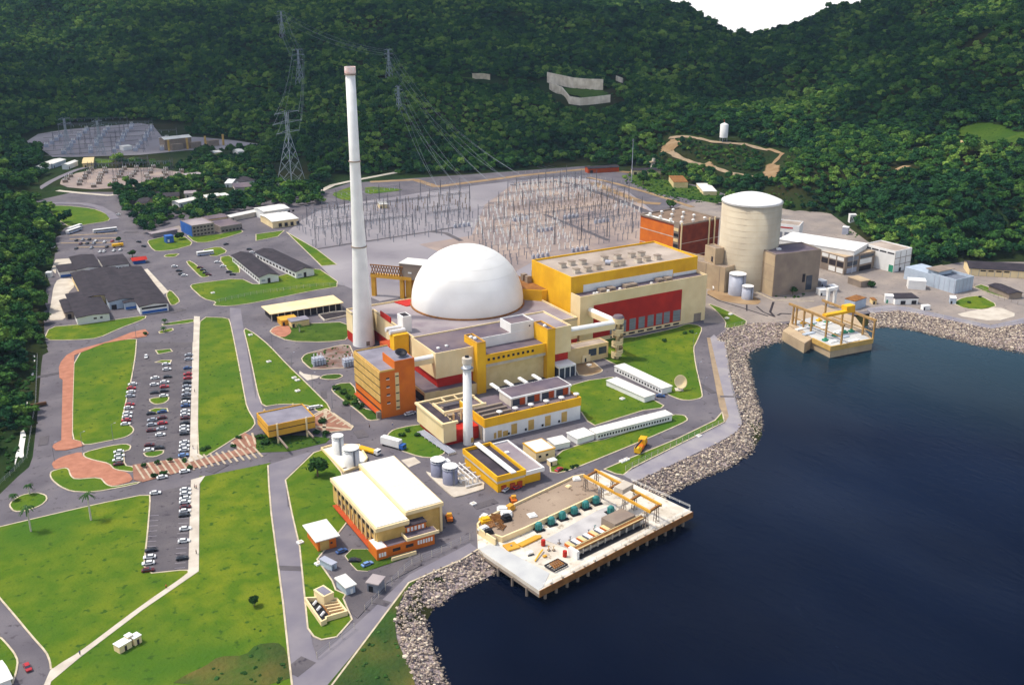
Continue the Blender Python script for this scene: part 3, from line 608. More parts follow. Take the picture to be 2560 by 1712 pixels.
for i in range(k):
    a, b = Vector(fp[i]), Vector(fp[(i+1) % k]); e = (b-a).normalized(); n_ = Vector((-e.y, e.x)); q = [a, b, b+n_*.5, a+n_*.5]; mb.prism([(w_.x, w_.y) for w_ in q], 17.0, 17.9+.003*i)
mb.build('parapet', 'cream', T)
def loc(u, v): return (u-dcx, v-dcy)
a, b = loc(208.6, 478.2); o = MB().box(a, a+5, b, b+7, 17, 26).build('vent_shaft', 'white', T); MB().box(a+.7, a+4.3, b+.7, b+6.3, 26.0, 26.05).build('grille', 'dark_gap', o)
for dy in (0, 5.2):
    MB().tube((a-8.5, b+1.2+dy-3, 19.4), (a+.2, b+1.2+dy-3, 19.4), 1.3, 10).build('duct', 'pipe_white', T)
a, b = loc(196.9, 519); pbox(T, 'red_fin', 'red', (a+12.6, a+13.2, b-22, b-8, 17, 20))
a, b = loc(200.8, 472.5); MB().box(a, a+8.4, b, b+5.6, -0.5, 18.6).build('stair_block', 'yellow', T); pbox(T, 'shaded_wing', 'orange2', (a-1.5, a+9, b+5.6, b+16, -0.5, 11))  # wing is yellow in shade; the shade is put into its brown-orange colour
mb = MB(); a, b = loc(226, 523)
mb.prism([loc(226, 530), loc(229, 519), loc(236, 520), loc(236, 530)], 17, 17.5); mb.build('red_kerb', 'red', T)
# side hall between dome and turbine hall
T = thing('side_hall', 'yellow block with a brown cluttered roof between the dome and the turbine hall', 'building', (304.6, 500, 0))
sh_ = [(-13.5, -1), (-3.6, -10.5), (0, -10.5), (0, 36), (-14, 36), (-9.5, 14)]
MB().prism(sh_, -.5, 23.4).build('wall', 'yellow', T); MB().prism([(a*.97-.2, b*.96+.6) for a, b in sh_], 23.4, 23.6).build('roof', 'rust', T)
for x, y in ((-8, 26), (-6, 20), (-3.6, 6), (-3.6, 11)): MB().box(x, x+3, y, y+3, 23.5, 27.5).build('roof_box', 'concrete_dark', T)
# auxiliary building in front of the dome
T = thing('auxiliary_building', 'cream block with two yellow stair towers and a red band before the dome', 'building', (201.8, 425.2, 0))
mb = MB(); mb.box(0, 20.6, 0, 27.4, 10.9, 23.2); mb.box(20.6, 61, 9.8, 27.4, 10.9, 23.2); mb.box(25.4, 60.8, 0, 9.8, 10.9, 18.15); mb.box(61, 77.6, 0, 27.2, 10.9, 24.4)
for x0, x1, y0, y1, z in ((0, 61, 26.9, 27.4, 24), (0, .5, .5, 26.9, 24), (61, 77.6, 26.7, 27.2, 25.3), (77.1, 77.6, 0, 26.7, 25.3), (66, 77.1, 0, .5, 25.3), (0, 20.5, 0, .5, 24)): mb.box(x0, x1, y0, y1, 23.2 if x1 <= 61 else 24.4, z)
mb.build('wall', 'cream', T)
MB().box(1.2, 76.6, 1.2, 27.3, 5.6, 10.9).build('red_band', 'red', T); MB().box(2, 75, 2, 27, -0.5, 5.6).build('plinth', 'cream2', T)
pbox(T, 'roof', 'roof_dark', (.5, 61, 9.8, 26.9, 23.2, 23.35), (.5, 21, .5, 9.8, 23.2, 23.35)); pbox(T, 'roof', 'roof_grey', (61.1, 77.1, .5, 26.7, 24.4, 24.5))
MB().box(20.6, 25.4, -4, 9.8, -0.5, 26.2).build('stair_tower', 'yellow', T); MB().box(60.8, 65.4, -4, 9.8, -0.5, 26.2).build('stair_tower', 'yellow', T)
for x in (20.6, 60.8):
    mb = MB(); mb.box(x, x+4.7, -4, -3.6, 26.2, 27); mb.box(x, x+4.7, 9.4, 9.8, 26.2, 27); mb.box(x, x+.4, -3.6, 9.4, 26.2, 27); mb.box(x+4.3, x+4.7, -3.6, 9.4, 26.2, 27); mb.build('tower_parapet', 'yellow2', T)
    MB().box(x+.4, x+4.3, -3.6, 9.4, 26.2, 26.3).build('tower_roof', 'roof_dark', T)
for x, y in ((22.2, 5.5), (23.2, 3), (62.8, 2)): MB().lathe([(.9, 26.3), (1.1, 27), (.5, 27.6), (.01, 27.8)], 10, x, y).build('roof_fan', 'white', T, True)
pbox(T, 'terrace', 'roof_dark', (25.4, 60.8, -2.1, 9.8, 18.2, 18.35)); pbox(T, 'yellow_front', 'yellow', (25.4, 60.8, -2.7, -2.1, 14.3, 19.2))
pbox(T, 'ledge', 'concrete_pale', (25.4, 60.8, -2.3, 0, 12.6, 14.3)); pbox(T, 'front_panel', 'cream2', (25.4, 60.8, -0.4, 0.0, 0, 12.6))
pbox(T, 'white_wall', 'white', (25.4, 60.8, 9.4, 9.8, 18.3, 23.6))
for i in range(10): pbox(T, 'window', 'dark_gap', (27.0+i*2.8, 28.3+i*2.8, -2.8, -2.6, 16.0, 17.3))
x0, x1, y0, y1 = 47.2, 60.9, 9.6, 20.8
mb = MB(); mb.box(x0, x1, y0, y1, 23.2, 27.4); mb.box(x0, x1, y0, y0+.4, 27.4, 28.1); mb.box(x0, x1, y1-.4, y1, 27.4, 28.1); mb.box(x0, x0+.4, y0+.4, y1-.4, 27.4, 28.1); mb.box(x1-.4, x1, y0+.4, y1-.4, 27.4, 28.1)
o = mb.build('penthouse', 'white', T); MB().box(x0+.4, x1-.4, y0+.4, y1-.4, 27.4, 27.5).build('penthouse_roof', 'roof_dark', o)
MB().box(x0+10.7, x0+11.5, y0-.1, y0+.1, 25, 25.8).build('opening', 'dark_gap', o)
for x, y in ((5, 7), (10, 8)): MB().lathe([(.8, 23.3), (1, 24), (.01, 24.4)], 10, x, y).build('roof_fan', 'white', T, True)
mb = MB(); mb.box(-7.6, 0, -3.2, 27, -0.5, 6); mb.box(0, 20.6, -3.2, 1.5, -0.5, 5.6); mb.build('podium', 'cream2', T)
pbox(T, 'podium_roof', 'roof_dark', (-7.2, 1.1, -2.8, 26.8, 6, 6.15), (1.1, 20.5, -2.8, 1.2, 5.6, 5.75)); pbox(T, 'shade_screen', 'dark_gap', (-7.72, -7.5, -2, 26, 0.3, 4.4))
mb = MB().box(66, 76.4, -7.0, 1, 5.6, 6.6); mb.build('porch_roof', 'white', T); pbox(T, 'porch_glass', 'glass', (66.4, 76, -6.6, 0.5, 0, 5.6))
for x in (66.1, 69.5, 72.8, 76): MB().box(x, x+.4, -7, -6.6, 0, 5.6).build('post', 'white', T)
# covered bridges to the stair tower
def duct(name, label, pts, r=1.6, h=3.4, m='cream', legs=True, cat='covered bridge'):
    T = thing(name, label, cat, (pts[0][0], pts[0][1], 0)); o0 = Vector((pts[0][0], pts[0][1], 0)); mb = MB(); rf = MB(); lg = []
    for a, b in zip(pts, pts[1:]):
        A, Bv = Vector(a)-o0, Vector(b)-o0; e = (Bv-A); e.normalize(); n_ = Vector((-e.y, e.x, 0)).normalized()*r
        n = len(mb.v)
        for Q in (A, Bv): mb.v += [tuple(Q-n_), tuple(Q+n_), tuple(Q+n_+Vector((0, 0, h))), tuple(Q-n_+Vector((0, 0, h)))]
        mb.f += [(n, n+1, n+2, n+3), (n+4, n+7, n+6, n+5), (n, n+4, n+5, n+1), (n+1, n+5, n+6, n+2), (n+2, n+6, n+7, n+3), (n+3, n+7, n+4, n)]
        rf.tube(A+Vector((0, 0, h)), Bv+Vector((0, 0, h)), r, 10)
    mb.build('body', m, T); rf.build('roof', 'white', T, False); return T
zt = 14.0
W3 = lambda p, z: (*P(p, z), z)
stq = g(2, 1)(965, 1400)
stb = P(g(2, 2)(960, 150)); stt = 20.5
T = thing('spiral_stair_tower', 'cream spiral escape stair tower with stacked curved landings on the lawn', 'stair tower', (stb[0], stb[1], 0)); mb = MB().lathe([(1.0, -.3), (1.0, stt)], 12); mb.build('core', 'cream2', T)
for i in range(15):
    a = i*1.35; mb = MB().lathe([(1.0, 1.0+i*1.3), (3.1, 1.0+i*1.3), (3.1, 2.1+i*1.3), (2.9, 2.1+i*1.3), (2.9, 1.2+i*1.3), (1.0, 1.2+i*1.3)], 14, 0, 0, a, a+3.6); mb.build('landing', 'cream', T)
MB().lathe([(3.0, stt), (3.2, stt+3.0), (.1, stt+3.4)], 16).build('head', 'cream', T); MB().lathe([(3.3, stt+3.0), (2.4, stt+4.2), (.1, stt+4.4)], 12).build('hood', 'roof_dark', T)
duct('covered_bridge', 'cream covered bridge sloping from the red turbine hall front to the stair tower', [(311.6, 455.3, 16.6), (stb[0]+.3, stb[1]+3, 17.6)], 1.7, 2.8)
duct('covered_bridge', 'cream covered bridge from the cream auxiliary block to the stair tower', [(279.4, 427.6, 18.6), (stb[0]-2.8, stb[1]+.5, 17.8)], 1.7, 2.8)
T = bld('link_building', 'low cream annex with dark windows under the covered bridge', 'building', GG(281, stb[0]-3, stb[1]+4, stb[1]+12), 9, 'cream2', 'roof_tan', .5)
win(T, 'f', (14, 20.5), 5, 3, 7, 'glass')
# yellow portal frame and grey box left of the dome
T = thing('portal_frame', 'tall yellow portal frame standing left behind the dome', 'frame', (246.0, 590, 0))
gy = [P(g(1, 1)(1085, 1140)), P(g(1, 1)(1345, 1165))]
T.location = (gy[0][0], gy[0][1], 0); ang = math.atan2(gy[1][1]-gy[0][1], gy[1][0]-gy[0][0]); T.rotation_euler = (0, 0, ang); gl_ = math.dist(*gy); gh = ht(g(1, 1)(1345, 1165), g(1, 1)(0, 960)[1]); gh2 = ht(g(1, 1)(1345, 1165), g(1, 1)(0, 870)[1])
for x in (0, gl_): MB().box(x-1.3, x+1.3, -1.2, 1.2, -.3, gh).build('leg', 'yellow2', T)
MB().box(-1.5, gl_+7, -1.6, 1.6, gh-2.2, gh).build('beam', 'yellow2', T)
mb = MB()
for i in range(12): x = i*gl_/11; mb.tube((x-1.2, -1.4, gh), (x+1.2, -1.4, gh2), .3, 4); mb.tube((x+1.2, -1.4, gh), (x-1.2, -1.4, gh2), .3, 4)
mb.box(-1.5, gl_+1, -1.7, -1.1, gh2-.6, gh2); mb.build('lattice', 'rust', T)
T = bld('crane_house', 'grey box with a pale roof perched behind the left side of the dome', 'building', GP(g(1, 1)(1310, 845), g(1, 1)(1480, 862), g(1, 1)(1380, 778), gh2+2, depth=13, length=17), 10, 'concrete_dark', 'white_roof', 0, z=gh2-8)
pbox(T, 'sign_panel', 'white', (6, 8.4, -.1, .05, 4, 5))
pbox(T, 'pier', 'yellow2', (3, 7, 2, 8, -gh2+8, 0), (12, 15, 2, 8, -gh2+8, 0))
# stacks
sb = (201.6, 517.2)
T = thing('main_stack', 'tall white tapering ventilation stack with two dark ring galleries and a pink rim', 'chimney', (*sb, 0))
MB().lathe([(6.2, -.5), (5.4, 17), (4.65, 35), (3.8, 56), (3.15, 80), (2.75, 102), (2.5, 147), (2.2, 147.1)], 40).build('shaft', 'white', T, True)
for z in (56, 102, 146.4): r = 3.8 if z < 60 else (2.75 if z < 120 else 2.5); MB().lathe([(r-.1, z), (r+.5, z), (r+.5, z+.6), (r-.1, z+.6)], 32).build('gallery', 'concrete_dark', T)
mb = MB().lathe([(2.5, 147.1), (2.9, 147.5), (2.9, 150.5), (2.3, 150.5), (2.2, 147.6)], 32); mb.build('rim', mat('rim_pink', 'e2b8ac', 'ece0da', .6), T)
MB().box(-1, 1, -6.3, -5.6, 1, 3.4).build('door', 'concrete_dark', T)
T = thing('slim_stack', 'slim white chimney with a brown capped top standing beside the red and cream block', 'chimney', (192.1, 373.4, 0))
MB().lathe([(2.25, -.4), (1.75, 38)], 28).build('shaft', 'white', T, True); MB().lathe([(1.9, 38), (2.2, 38.2), (2.2, 40.6), (1.2, 40.9)], 20).build('cap', 'concrete_pale', T)
MB().lathe([(.9, 40.9), (.9, 41.6)], 10).build('flue', 'black', T); mb = MB().lathe([(1.75, 35.8), (2.7, 35.9), (2.7, 36.1), (1.75, 36.1)], 20); mb.build('gallery', 'steel', T); MB().box(.3, 1.5, -2.4, -2, 1.5, 3.6).build('door', 'ochre', T)
# orange office block
T = thing('office_block', 'orange and ochre five storey office block with thin dark window slits beside the crossroads', 'building', (169.3, 417.4, 0))
MB().box(.35, 17.9, 0, 31.8, -.5, 23).build('wall', 'orange', T)
mb = MB(); mb.box(.35, 7.8, 0, .45, 23, 23.8); mb.box(0.35, 17.9, 31.4, 31.8, 23, 23.8); mb.box(.35, .8, .45, 31.4, 23, 23.8); mb.build('parapet', 'ochre', T)
MB().box(.8, 17.6, .45, 31.4, 23, 23.15).build('roof', 'roof_blue', T)
for i in range(5):
    z0 = 3.6+i*3.9
    if i: MB().box(-.05, .35, 0.1, 31.7, z0+.75, min(z0+3.9, 23.8)-.02).build('spandrel', 'ochre', T)
    MB().box(.2, .4, .3, 31.5, z0, z0+.72).build('window', 'black', T)
o = MB().box(7.8, 17.9, .02, 14.0, 23, 27.2).build('penthouse', 'orange', T); MB().box(8.2, 17.5, .4, 13.6, 27.2, 27.3).build('penthouse_roof', 'roof_blue', o)
for i, z in enumerate((7.2, 11.2, 15.2, 19.2)): MB().box(3.3, 4.9, -.08, .05, z, z+.7).build('window', 'dark_gap', T); MB().box(3.3, 5.0, -.2, .05, z-.35, z-.05).build('sill', 'white', T)
mb = MB().box(7.8, 9.7, -.14, .05, 3.0, 21.6); mb.build('stair_strip', 'cream2', T)
for z in (4.0, 7.2, 11.2, 15.2, 19.6): MB().box(7.9, 9.6, -.2, -.1, z, z+.55).build('window', 'black', T)
MB().box(-1.1, 0.3, 1.5, 31, 1.7, 2.0).build('canopy', 'orange2', T); MB().box(-1.8, .3, .2, 1.6, 0, 3.6).build('porch', 'concrete_dark', T)
T = thing('satellite_dish', 'black satellite dish lying back on the orange office roof', 'dish', (182.5, 422.5, 27.3)); MB().lathe([(.2, .9), (1.6, 1.3), (2.9, 2.3), (2.7, 2.5), (1.4, 1.6), (.2, 1.2)], 18).build('reflector', 'black', T, True); MB().tube((0, 0, 0), (0, 0, 1.1), .35, 6).build('mount', 'steel', T)
T.rotation_euler = (0.35, 0, 0)
T = duct('covered_bridge', 'short cream bridge between the orange office and the auxiliary block', [(187.2, 428.4, 18.6), (201.9, 428.4, 18.6)], 1.5, 2.6)
# red and cream block with roof beams
T = thing('switchgear_block', 'cream box on a red base carrying an open frame of white roof beams', 'building', (180.4, 374.8, 0))
MB().box(.4, 6.6, 0, 27.5, 2.2, 10.6).build('wall', 'cream', T); MB().box(1.2, 27, 1.6, 26, -.5, 6.2).build('base', 'red', T)
MB().box(6.6, 27, 8, 27.5, 6.2, 6.6).build('inner_roof', 'roof_black', T); MB().box(1, 27, 1.4, 27.5, 10.0, 10.1).build('roof', 'roof_black', T) if False else pbox(T, 'roof', 'roof_black', (1, 6.3, 1, 27.2, 10.6, 10.7))
mb = MB()
for b in ((-.4, .8, -.6, 28, 10.7, 11.7), (.8, 7.4, -.6, .6, 10.7, 11.7), (.8, 27, 27, 28, 10.7, 11.5), (26.2, 27, 10, 27, 10.7, 11.5), (5.4, 6.2, 10.4, 21.6, 11.2, 12.4), (5.4, 27, 9.6, 10.4, 11.2, 12.4), (6.2, 27, 21, 21.7, 11.2, 12), (12.5, 13, 21.7, 27, 10.7, 11.4), (19, 19.5, 10.4, 27, 10.7, 11.3)): mb.box(*b)
mb.build('roof_beam', 'cream', T)
for x, y in ((5.6, 8.6), (9.4, 8.4), (5.6, 4), (14, 9.8), (26.4, 10)): MB().box(x, x+.7, y, y+.7, 6, 11.2).build('post', 'cream2', T)
for x, y in ((10, 14), (15, 13), (20, 16), (9, 23)): MB().box(x, x+3, y, y+2.2, 6.6, 8).build('plant_unit', 'concrete_dark', T)
# yellow banded hall with the white upper storey
T = thing('diesel_building', 'low hall with a yellow band over white walls and tan doors beside the slim chimney', 'building', (199.3, 371.2, 0))
MB().box(0, 50.6, 0, 24, -.5, 6.95).build('wall', 'white', T)
mb = MB(); mb.box(-.2, 50.8, -.2, 24, 6.95, 10.1); mb.box(-.2, 50.8, -.2, .4, 10.1, 11.1); mb.box(50.2, 50.8, .4, 24, 10.1, 11.1); mb.box(-.2, .3, .4, 24, 10.1, 11); mb.build('yellow_band', 'yellow', T)
pbox(T, 'roof', 'roof_dark', (.3, 50.2, .4, 23.8, 10.1, 10.2)); pbox(T, 'side_panel', 'concrete_dark', (-.3, -.2, 2, 20, 0.4, 6.8))
for x in (13.5, 22.4, 31.3, 40.2): MB().box(x, x+3, -.1, .05, .6, 5.6).build('door', 'ochre', T); MB().box(x-1.8, x-.9, -.3, .05, 1.0, 2.0).build('vent', 'black', T)
for x, w2, z1 in ((4.6, 1.2, 3.4), (6.6, 2, 4), (9.2, 2.6, 3.2)): MB().box(x, x+w2, -.1, .05, .6, z1).build('door', 'ochre', T)
for y in (3.2, 7.2, 11.4): pbox(T, 'roof_ridge', 'concrete_dark', (1, 15.5, y, y+1.2, 10.2, 11.4))
o = MB().box(17.8, 49.6, 7.6, 18.6, 10.1, 14.2).build('upper_storey', 'concrete_pale', T)
mb = MB(); mb.box(17.4, 50, 6.8, 19, 14.2, 15); mb.build('upper_roof', 'white', o); MB().box(18, 49.4, 7.4, 18.6, 15, 15.1).build('upper_cover', 'roof_dark', o)
for i in range(4):
    x = 18.6+i*7.8; MB().box(x, x+3.6, 7.45, 7.6, 10.6, 13.6).build('window', 'glass', o); MB().box(x+3.7, x+6.4, 7.4, 7.6, 10.4, 13.9).build('red_bay', 'orange2', o); MB().box(x+6.5, x+7.3, 6.9, 7.6, 10.2, 14.2).build('pier', 'white', o)
for i in range(6): x = 9+i*8.2; o2 = MB().lathe([(.01, 12.2), (1.4, 12.0), (1.4, 11.6), (.3, 11.5), (.3, 10.2)][::-1], 12, x, 2.8).build('roof_fan', 'white', T, True)
for i in range(4): x = 17+i*7.6; MB().box(x, x+1.5, 19.2, 26.5, 14.6, 15.4).build('roof_beam', 'white', T)
# long yellow court wall behind it
# yellow roofed box with the white louvre strip
T = thing('pump_building', 'yellow walled building with a sunken black roof split by a white strip', 'building', (180.6, 326.4, 0))
MB().box(.6, 13.3, .6, 29.2, -.5, 4.2).build('wall', 'yellow', T); pbox(T, 'white_band', 'concrete_pale', (0.1, 13.1, .1, 29.8, 4.2, 5.2))
mb = MB(); mb.box(0, 13.4, 0, 30, 5.2, 6.0); mb.box(0, 13.4, 0, .6, 6.0, 7.5); mb.box(0, 13.4, 29.4, 30, 6.0, 7.5); mb.box(0, .6, .6, 29.4, 6.0, 7.5); mb.box(12.8, 13.4, .6, 29.4, 6.0, 7.5); mb.build('yellow_band', 'yellow', T)
pbox(T, 'roof', 'roof_black', (.6, 12.8, .6, 29.4, 6.0, 6.1)); pbox(T, 'white_strip', 'white', (6.2, 8.6, -.6, 31.4, 7.5, 8.0))
win(T, 'f', (2.2, 6.2, 9.6), 2.2, .2, 2.8, 'orange2', 'door', dp=-.5)
for x in (2.2, 6.2, 9.6): MB().box(x, x+2, .5, .65, .2, 2.8).build('door', 'orange2', T)
T = thing('workshop', 'flat grey roofed building with a thick white fascia joined to the yellow pump building', 'building', (194.2, 327.0, 0))
MB().box(0, 7.6, 1, 28.5, -.5, 4.4).build('wall', 'yellow', T); mb = MB(); mb.box(-.1, 8.9, -.2, 30.2, 4.4, 5.4); mb.box(-.1, 8.9, -.2, .4, 5.4, 6.1); mb.box(-.1, 8.9, 29.6, 30.2, 5.4, 6.1); mb.box(8.3, 8.9, .4, 29.6, 5.4, 6.1); mb.build('fascia', 'white', T); pbox(T, 'roof', 'roof_grey', (0, 8.3, .4, 29.6, 5.4, 5.5))
pbox(T, 'skylight', 'white', (1.5, 3.4, 19, 20.6, 5.5, 6.2))
# tank yard
T = thing('tank_slab', 'white concrete slab under the grey tanks and pipes', 'slab', (168, 342, 0)); MB().prism([(w_[0]-168, w_[1]-342) for w_ in smooth([P(c7(*q)) for q in ((130, 640), (300, 700), (700, 600), (1220, 900), (640, 1080), (560, 1040))])], 0.05, 0.5).build('slab', 'concrete_pale', T)
def tank(name, label, c, r, h, m, top, group=None, cone=0.5, z=0.0):
    T = thing(name, label, 'tank', (*c, z), 0, group); MB().lathe([(r, -.2), (r, h)], 32).build('shell', m, T, True); MB().lathe([(r+.12, h-.1), (r+.12, h+.12), (r*.5, h+.12+cone*.6), (.01, h+.12+cone)], 32).build('roof', top, T)
    mb = MB()
    for i in range(16): a = i*math.pi/8; mb.tube((math.cos(a)*r, math.sin(a)*r, h+.1), (math.cos(a)*r, math.sin(a)*r, h+1.1), .06, 4)
    mb.lathe([(r-.06, h+1.05), (r+.06, h+1.05), (r+.06, h+1.15), (r-.06, h+1.15)], 32); mb.build('railing', 'white', T)
    mb = MB(); mb.box(-.35, .35, -r-.35, -r-.15, 0, h+1); mb.build('ladder', 'steel', T); return T
tank('storage_tank', 'grey storage tank at the front of the pipe yard', (168.3, 343.6), 3.1, 7.0, 'tank_grey', 'steel_pale')
tank('storage_tank', 'darker grey storage tank behind the front one in the pipe yard', (167.0, 352.3), 3.0, 6.6, 'tank_grey', 'steel_pale')
tank('water_tank', 'white cylindrical tank nearer to the white roofed warehouse', (139.3, 378.9), 3.5, 7.4, 'white', 'white'); tank('water_tank', 'slimmer white tank behind the first, close to the gate house', (138.7, 392.6), 2.5, 7.6, 'white', 'white')
T = thing('tank_apron', 'white walled apron around the two white tanks', 'slab', (139, 375, 0)); ap = [P(d7(*q)) for q in ((25, 290), (215, 235), (640, 240), (770, 450), (700, 560), (400, 675))]
ap = [(a-139, b-375) for a, b in ap]; MB().prism(ap, 0.05, .45).build('floor', 'white_roof', T); mb = MB(); kerbline(ap, .5, 1.3, True, mb); mb.build('low_wall', 'cream', T)
for a, b in ((1, 2), (-1, -4)): MB().box(a-6, a-1, b, b+.3, .45, 1.0).build('bund', 'concrete_pale', T)
T = thing('pipe_rack', 'white pipe rack running between the grey tanks and the yellow pump building', 'pipes', (172, 340, 0)); mb = MB()
for x in (1.2, 3.2, 5.2): mb.tube((x, -3, 3.2), (x, 13, 3.2), .28, 6); mb.tube((x, -3, 3.2), (x, -3, .4), .28, 6)
for y in (-1, 3, 8, 12): mb.tube((-1.5, y, 2.6), (7.8, y, 2.6), .28, 6)
mb.tube((-.5, -4, 1.2), (6.5, -4, 1.2), .4, 6); mb.tube((-.5, 0, 1.0), (-.5, 8, 1.0), .4, 6); mb.build('pipe', 'pipe_white', T)
for x in (0.4, 6): 
    for y in (-2.5, 3, 8.5): MB().box(x-.15, x+.15, y-.15, y+.15, 0, 3.2).build('post', 'pipe_white', T)
T = thing('control_cabinet', 'white boxy cabinet standing behind the front grey tank', 'cabinet', (170.0, 352.2, 0)); MB().box(-1.8, 2.2, -1.5, 1.5, 0, 6.3).build('body', 'white', T); MB().tube((-1, 0, 6.3), (-1, 0, 8.5), .15, 6).build('vent_pipe', 'white', T)
T = thing('pipe_trench', 'grey pipe rack running diagonally from the red block to the pipe yard', 'pipes', (*P(g(1, 2)(1500, 825)), 0)); e0, e1 = Vector(P(g(1, 2)(1510, 830))), Vector(P(g(1, 2)(1800, 1030))); o_ = Vector(T.location[:2])
mb = MB()
for s in (-1.6, -.8, 0, .8, 1.6): n_ = Vector((-(e1-e0).y, (e1-e0).x)).normalized()*s; a, b = e0+n_-o_, e1+n_-o_; mb.tube((a.x, a.y, 1.1), (b.x, b.y, 1.1), .25, 6)
mb.build('pipe', 'steel_pale', T); mb = MB()
for t in np.linspace(0, 1, 9): a = e0+(e1-e0)*t-o_; mb.box(a.x-1.9, a.x+1.9, a.y-.2, a.y+.2, 0, .85)
mb.build('support', 'concrete_pale', T)
# warehouse with two white roofs
T = thing('warehouse', 'ochre warehouse with two stepped white roofs near the crossroads', 'building', (120.6, 307.5, 0))
MB().box(.7, 13.2, .7, 45, -.5, 9).build('wall', 'ochre', T); MB().box(13.2, 28.0, 4.0, 48.0, -.5, 10.6).build('wall', 'ochre', T)
mb = MB(); mb.box(0, 13.2, 0, 45.6, 9, 10.5); mb.box(13.2, 28.6, 3.3, 48.6, 10.6, 12); mb.build('fascia', 'cream', T)
def sheet_roof(T, x0, x1, y0, y1, z):
    mb = MB().box(x0, x1, y0, y1, z, z+.3)
    for y in np.arange(y0+1.5, y1-.5, 3): mb.box(x0, x1, y, y+.12, z+.3, z+.36)
    mb.build('roof', 'white_roof', T)
sheet_roof(T, .8, 12.9, .8, 45.0, 10.5); sheet_roof(T, 13.9, 28.0, 4.0, 48.0, 12.0); MB().box(27.2, 28.1, 3.5, 4.0, -.5, 10.6).build('pier', 'cream', T)
for i in range(10): y = 3+i*4.1; MB().box(.6, .74, y, y+3, 6.4, 8.0).build('window', 'black', T)
for i in range(8): y = 4+i*4.6; MB().box(.6, .74, y, y+2.4, 2.4, 4.4).build('window', 'dark_gap', T)
for i in range(10): y = 1.8+i*4.1; MB().box(.2, .74, y, y+.6, 0, 9).build('pier', 'cream2', T)
MB().box(-1.6, .4, 3, 40, 1.3, 1.6).build('canopy', 'orange2', T)
T = thing('canteen', 'orange annex with a dark flat roof and white fascia at the front of the warehouse', 'building', (119.0, 303.4, 0))
MB().box(0, 4.3, 0, 8, -.5, 4.6).build('wall', 'orange', T); MB().box(4.3, 23, .6, 8, -.5, 4.2).build('wall', 'orange', T); pbox(T, 'roof', 'roof_dark', (4.4, 22.8, .8, 7.8, 4.2, 4.35)); pbox(T, 'white_roof', 'white_roof', (.3, 4, .3, 7.6, 4.6, 4.8))
mb = MB(); mb.box(11.6, 24.4, -.6, 4.6, 4.9, 5.2); mb.box(11.6, 24.4, -.6, -.2, 5.2, 6.1); mb.box(11.6, 12, -.2, 4.6, 5.2, 6.1); mb.build('fascia', 'cream', T); pbox(T, 'upper_roof', 'roof_dark', (12, 24.2, -.2, 4.6, 5.2, 5.3))
pbox(T, 'upper_room', 'orange', (13.4, 21.5, 4.6, 7.9, 4.3, 7.8)); pbox(T, 'upper_cover', 'roof_black', (13.1, 21.8, 4.2, 8.1, 7.8, 8.2))
for x in (.8, 1.8, 2.8): MB().box(x, x+.7, -.08, .05, 1.4, 3).build('window', 'white', T)
for x in (6.4, 11.5): MB().box(x, x+3, .5, .65, 1.8, 3.0).build('window', 'dark_gap', T)
for i in range(6): x = 16.2+i*1.05; MB().box(x, x+.7, .5, .65, 1.8, 3.4).build('window', 'white', T)
for i in range(5): x = 14+i*1.45; MB().box(x, x+.9, 4.5, 4.65, 5.6, 7.2).build('window', 'white', T)
MB().box(4.4, 14, -3, -2.6, 0, 1.7).build('low_wall', 'cream', T)
# hut, sheds, basins
def small(name, label, cat, lf, rf, lb, base, wall, roof, over=0.5, **kw):
    h = ht(base, lf[1]) if not isinstance(base, (int, float)) else base; G_ = GP(lf, rf, lb, h, **kw); T = thing(name, label, cat, (G_[0], G_[1], 0), G_[2]); L, D = G_[3], G_[4]
    MB().box(over, L-over, over, D-over, -.3, h-.4).build('wall', wall, T); MB().box(0, L, 0, D, h-.4, h).build('roof', roof, T); T['L'] = L; T['D'] = D; T['h'] = h; return T
q13 = g(1, 3)
T = small('guard_hut', 'orange hut with a big overhanging white roof on the lawn left of the warehouse', 'hut', q13(545, 258), q13(768, 195), q13(430, 100), q13(560, 372), 'orange', 'white_roof', 1.2, snap=True); pbox(T, 'shutter', 'ochre', (2, 5.4, 1.1, 1.25, .3, T['h']-1.2)); MB().box(T['L']-3.4, T['L']-2.6, 1.1, 1.25, 2, 2.8).build('window', 'black', T)
T = small('shed', 'white flat roofed kiosk at the corner of the service yard', 'shed', q13(820, 680), q13(925, 640), q13(750, 570), 3.6, 'pale_blue', 'white_roof', .5); MB().box(2, 3, .4, .55, 0, 2.2).build('door', 'white', T)
T = small('shed', 'dark shed with a rusty grey sheet roof in the middle of the service yard', 'shed', q13(1000, 625), q13(1120, 650), q13(1065, 545), 4.0, 'steel', 'roof_grey', .4); MB().box(1, 2.6, .3, .45, 0, 2.6).build('door', 'black', T)
T = small('shed', 'small blue grey container shed in front of the orange hut', 'shed', q13(690, 470), q13(745, 440), q13(630, 380), 2.8, 'pale_blue', 'steel_pale', .2); MB().box(.6, 1.4, .1, .25, 0, 2).build('door', 'steel', T)
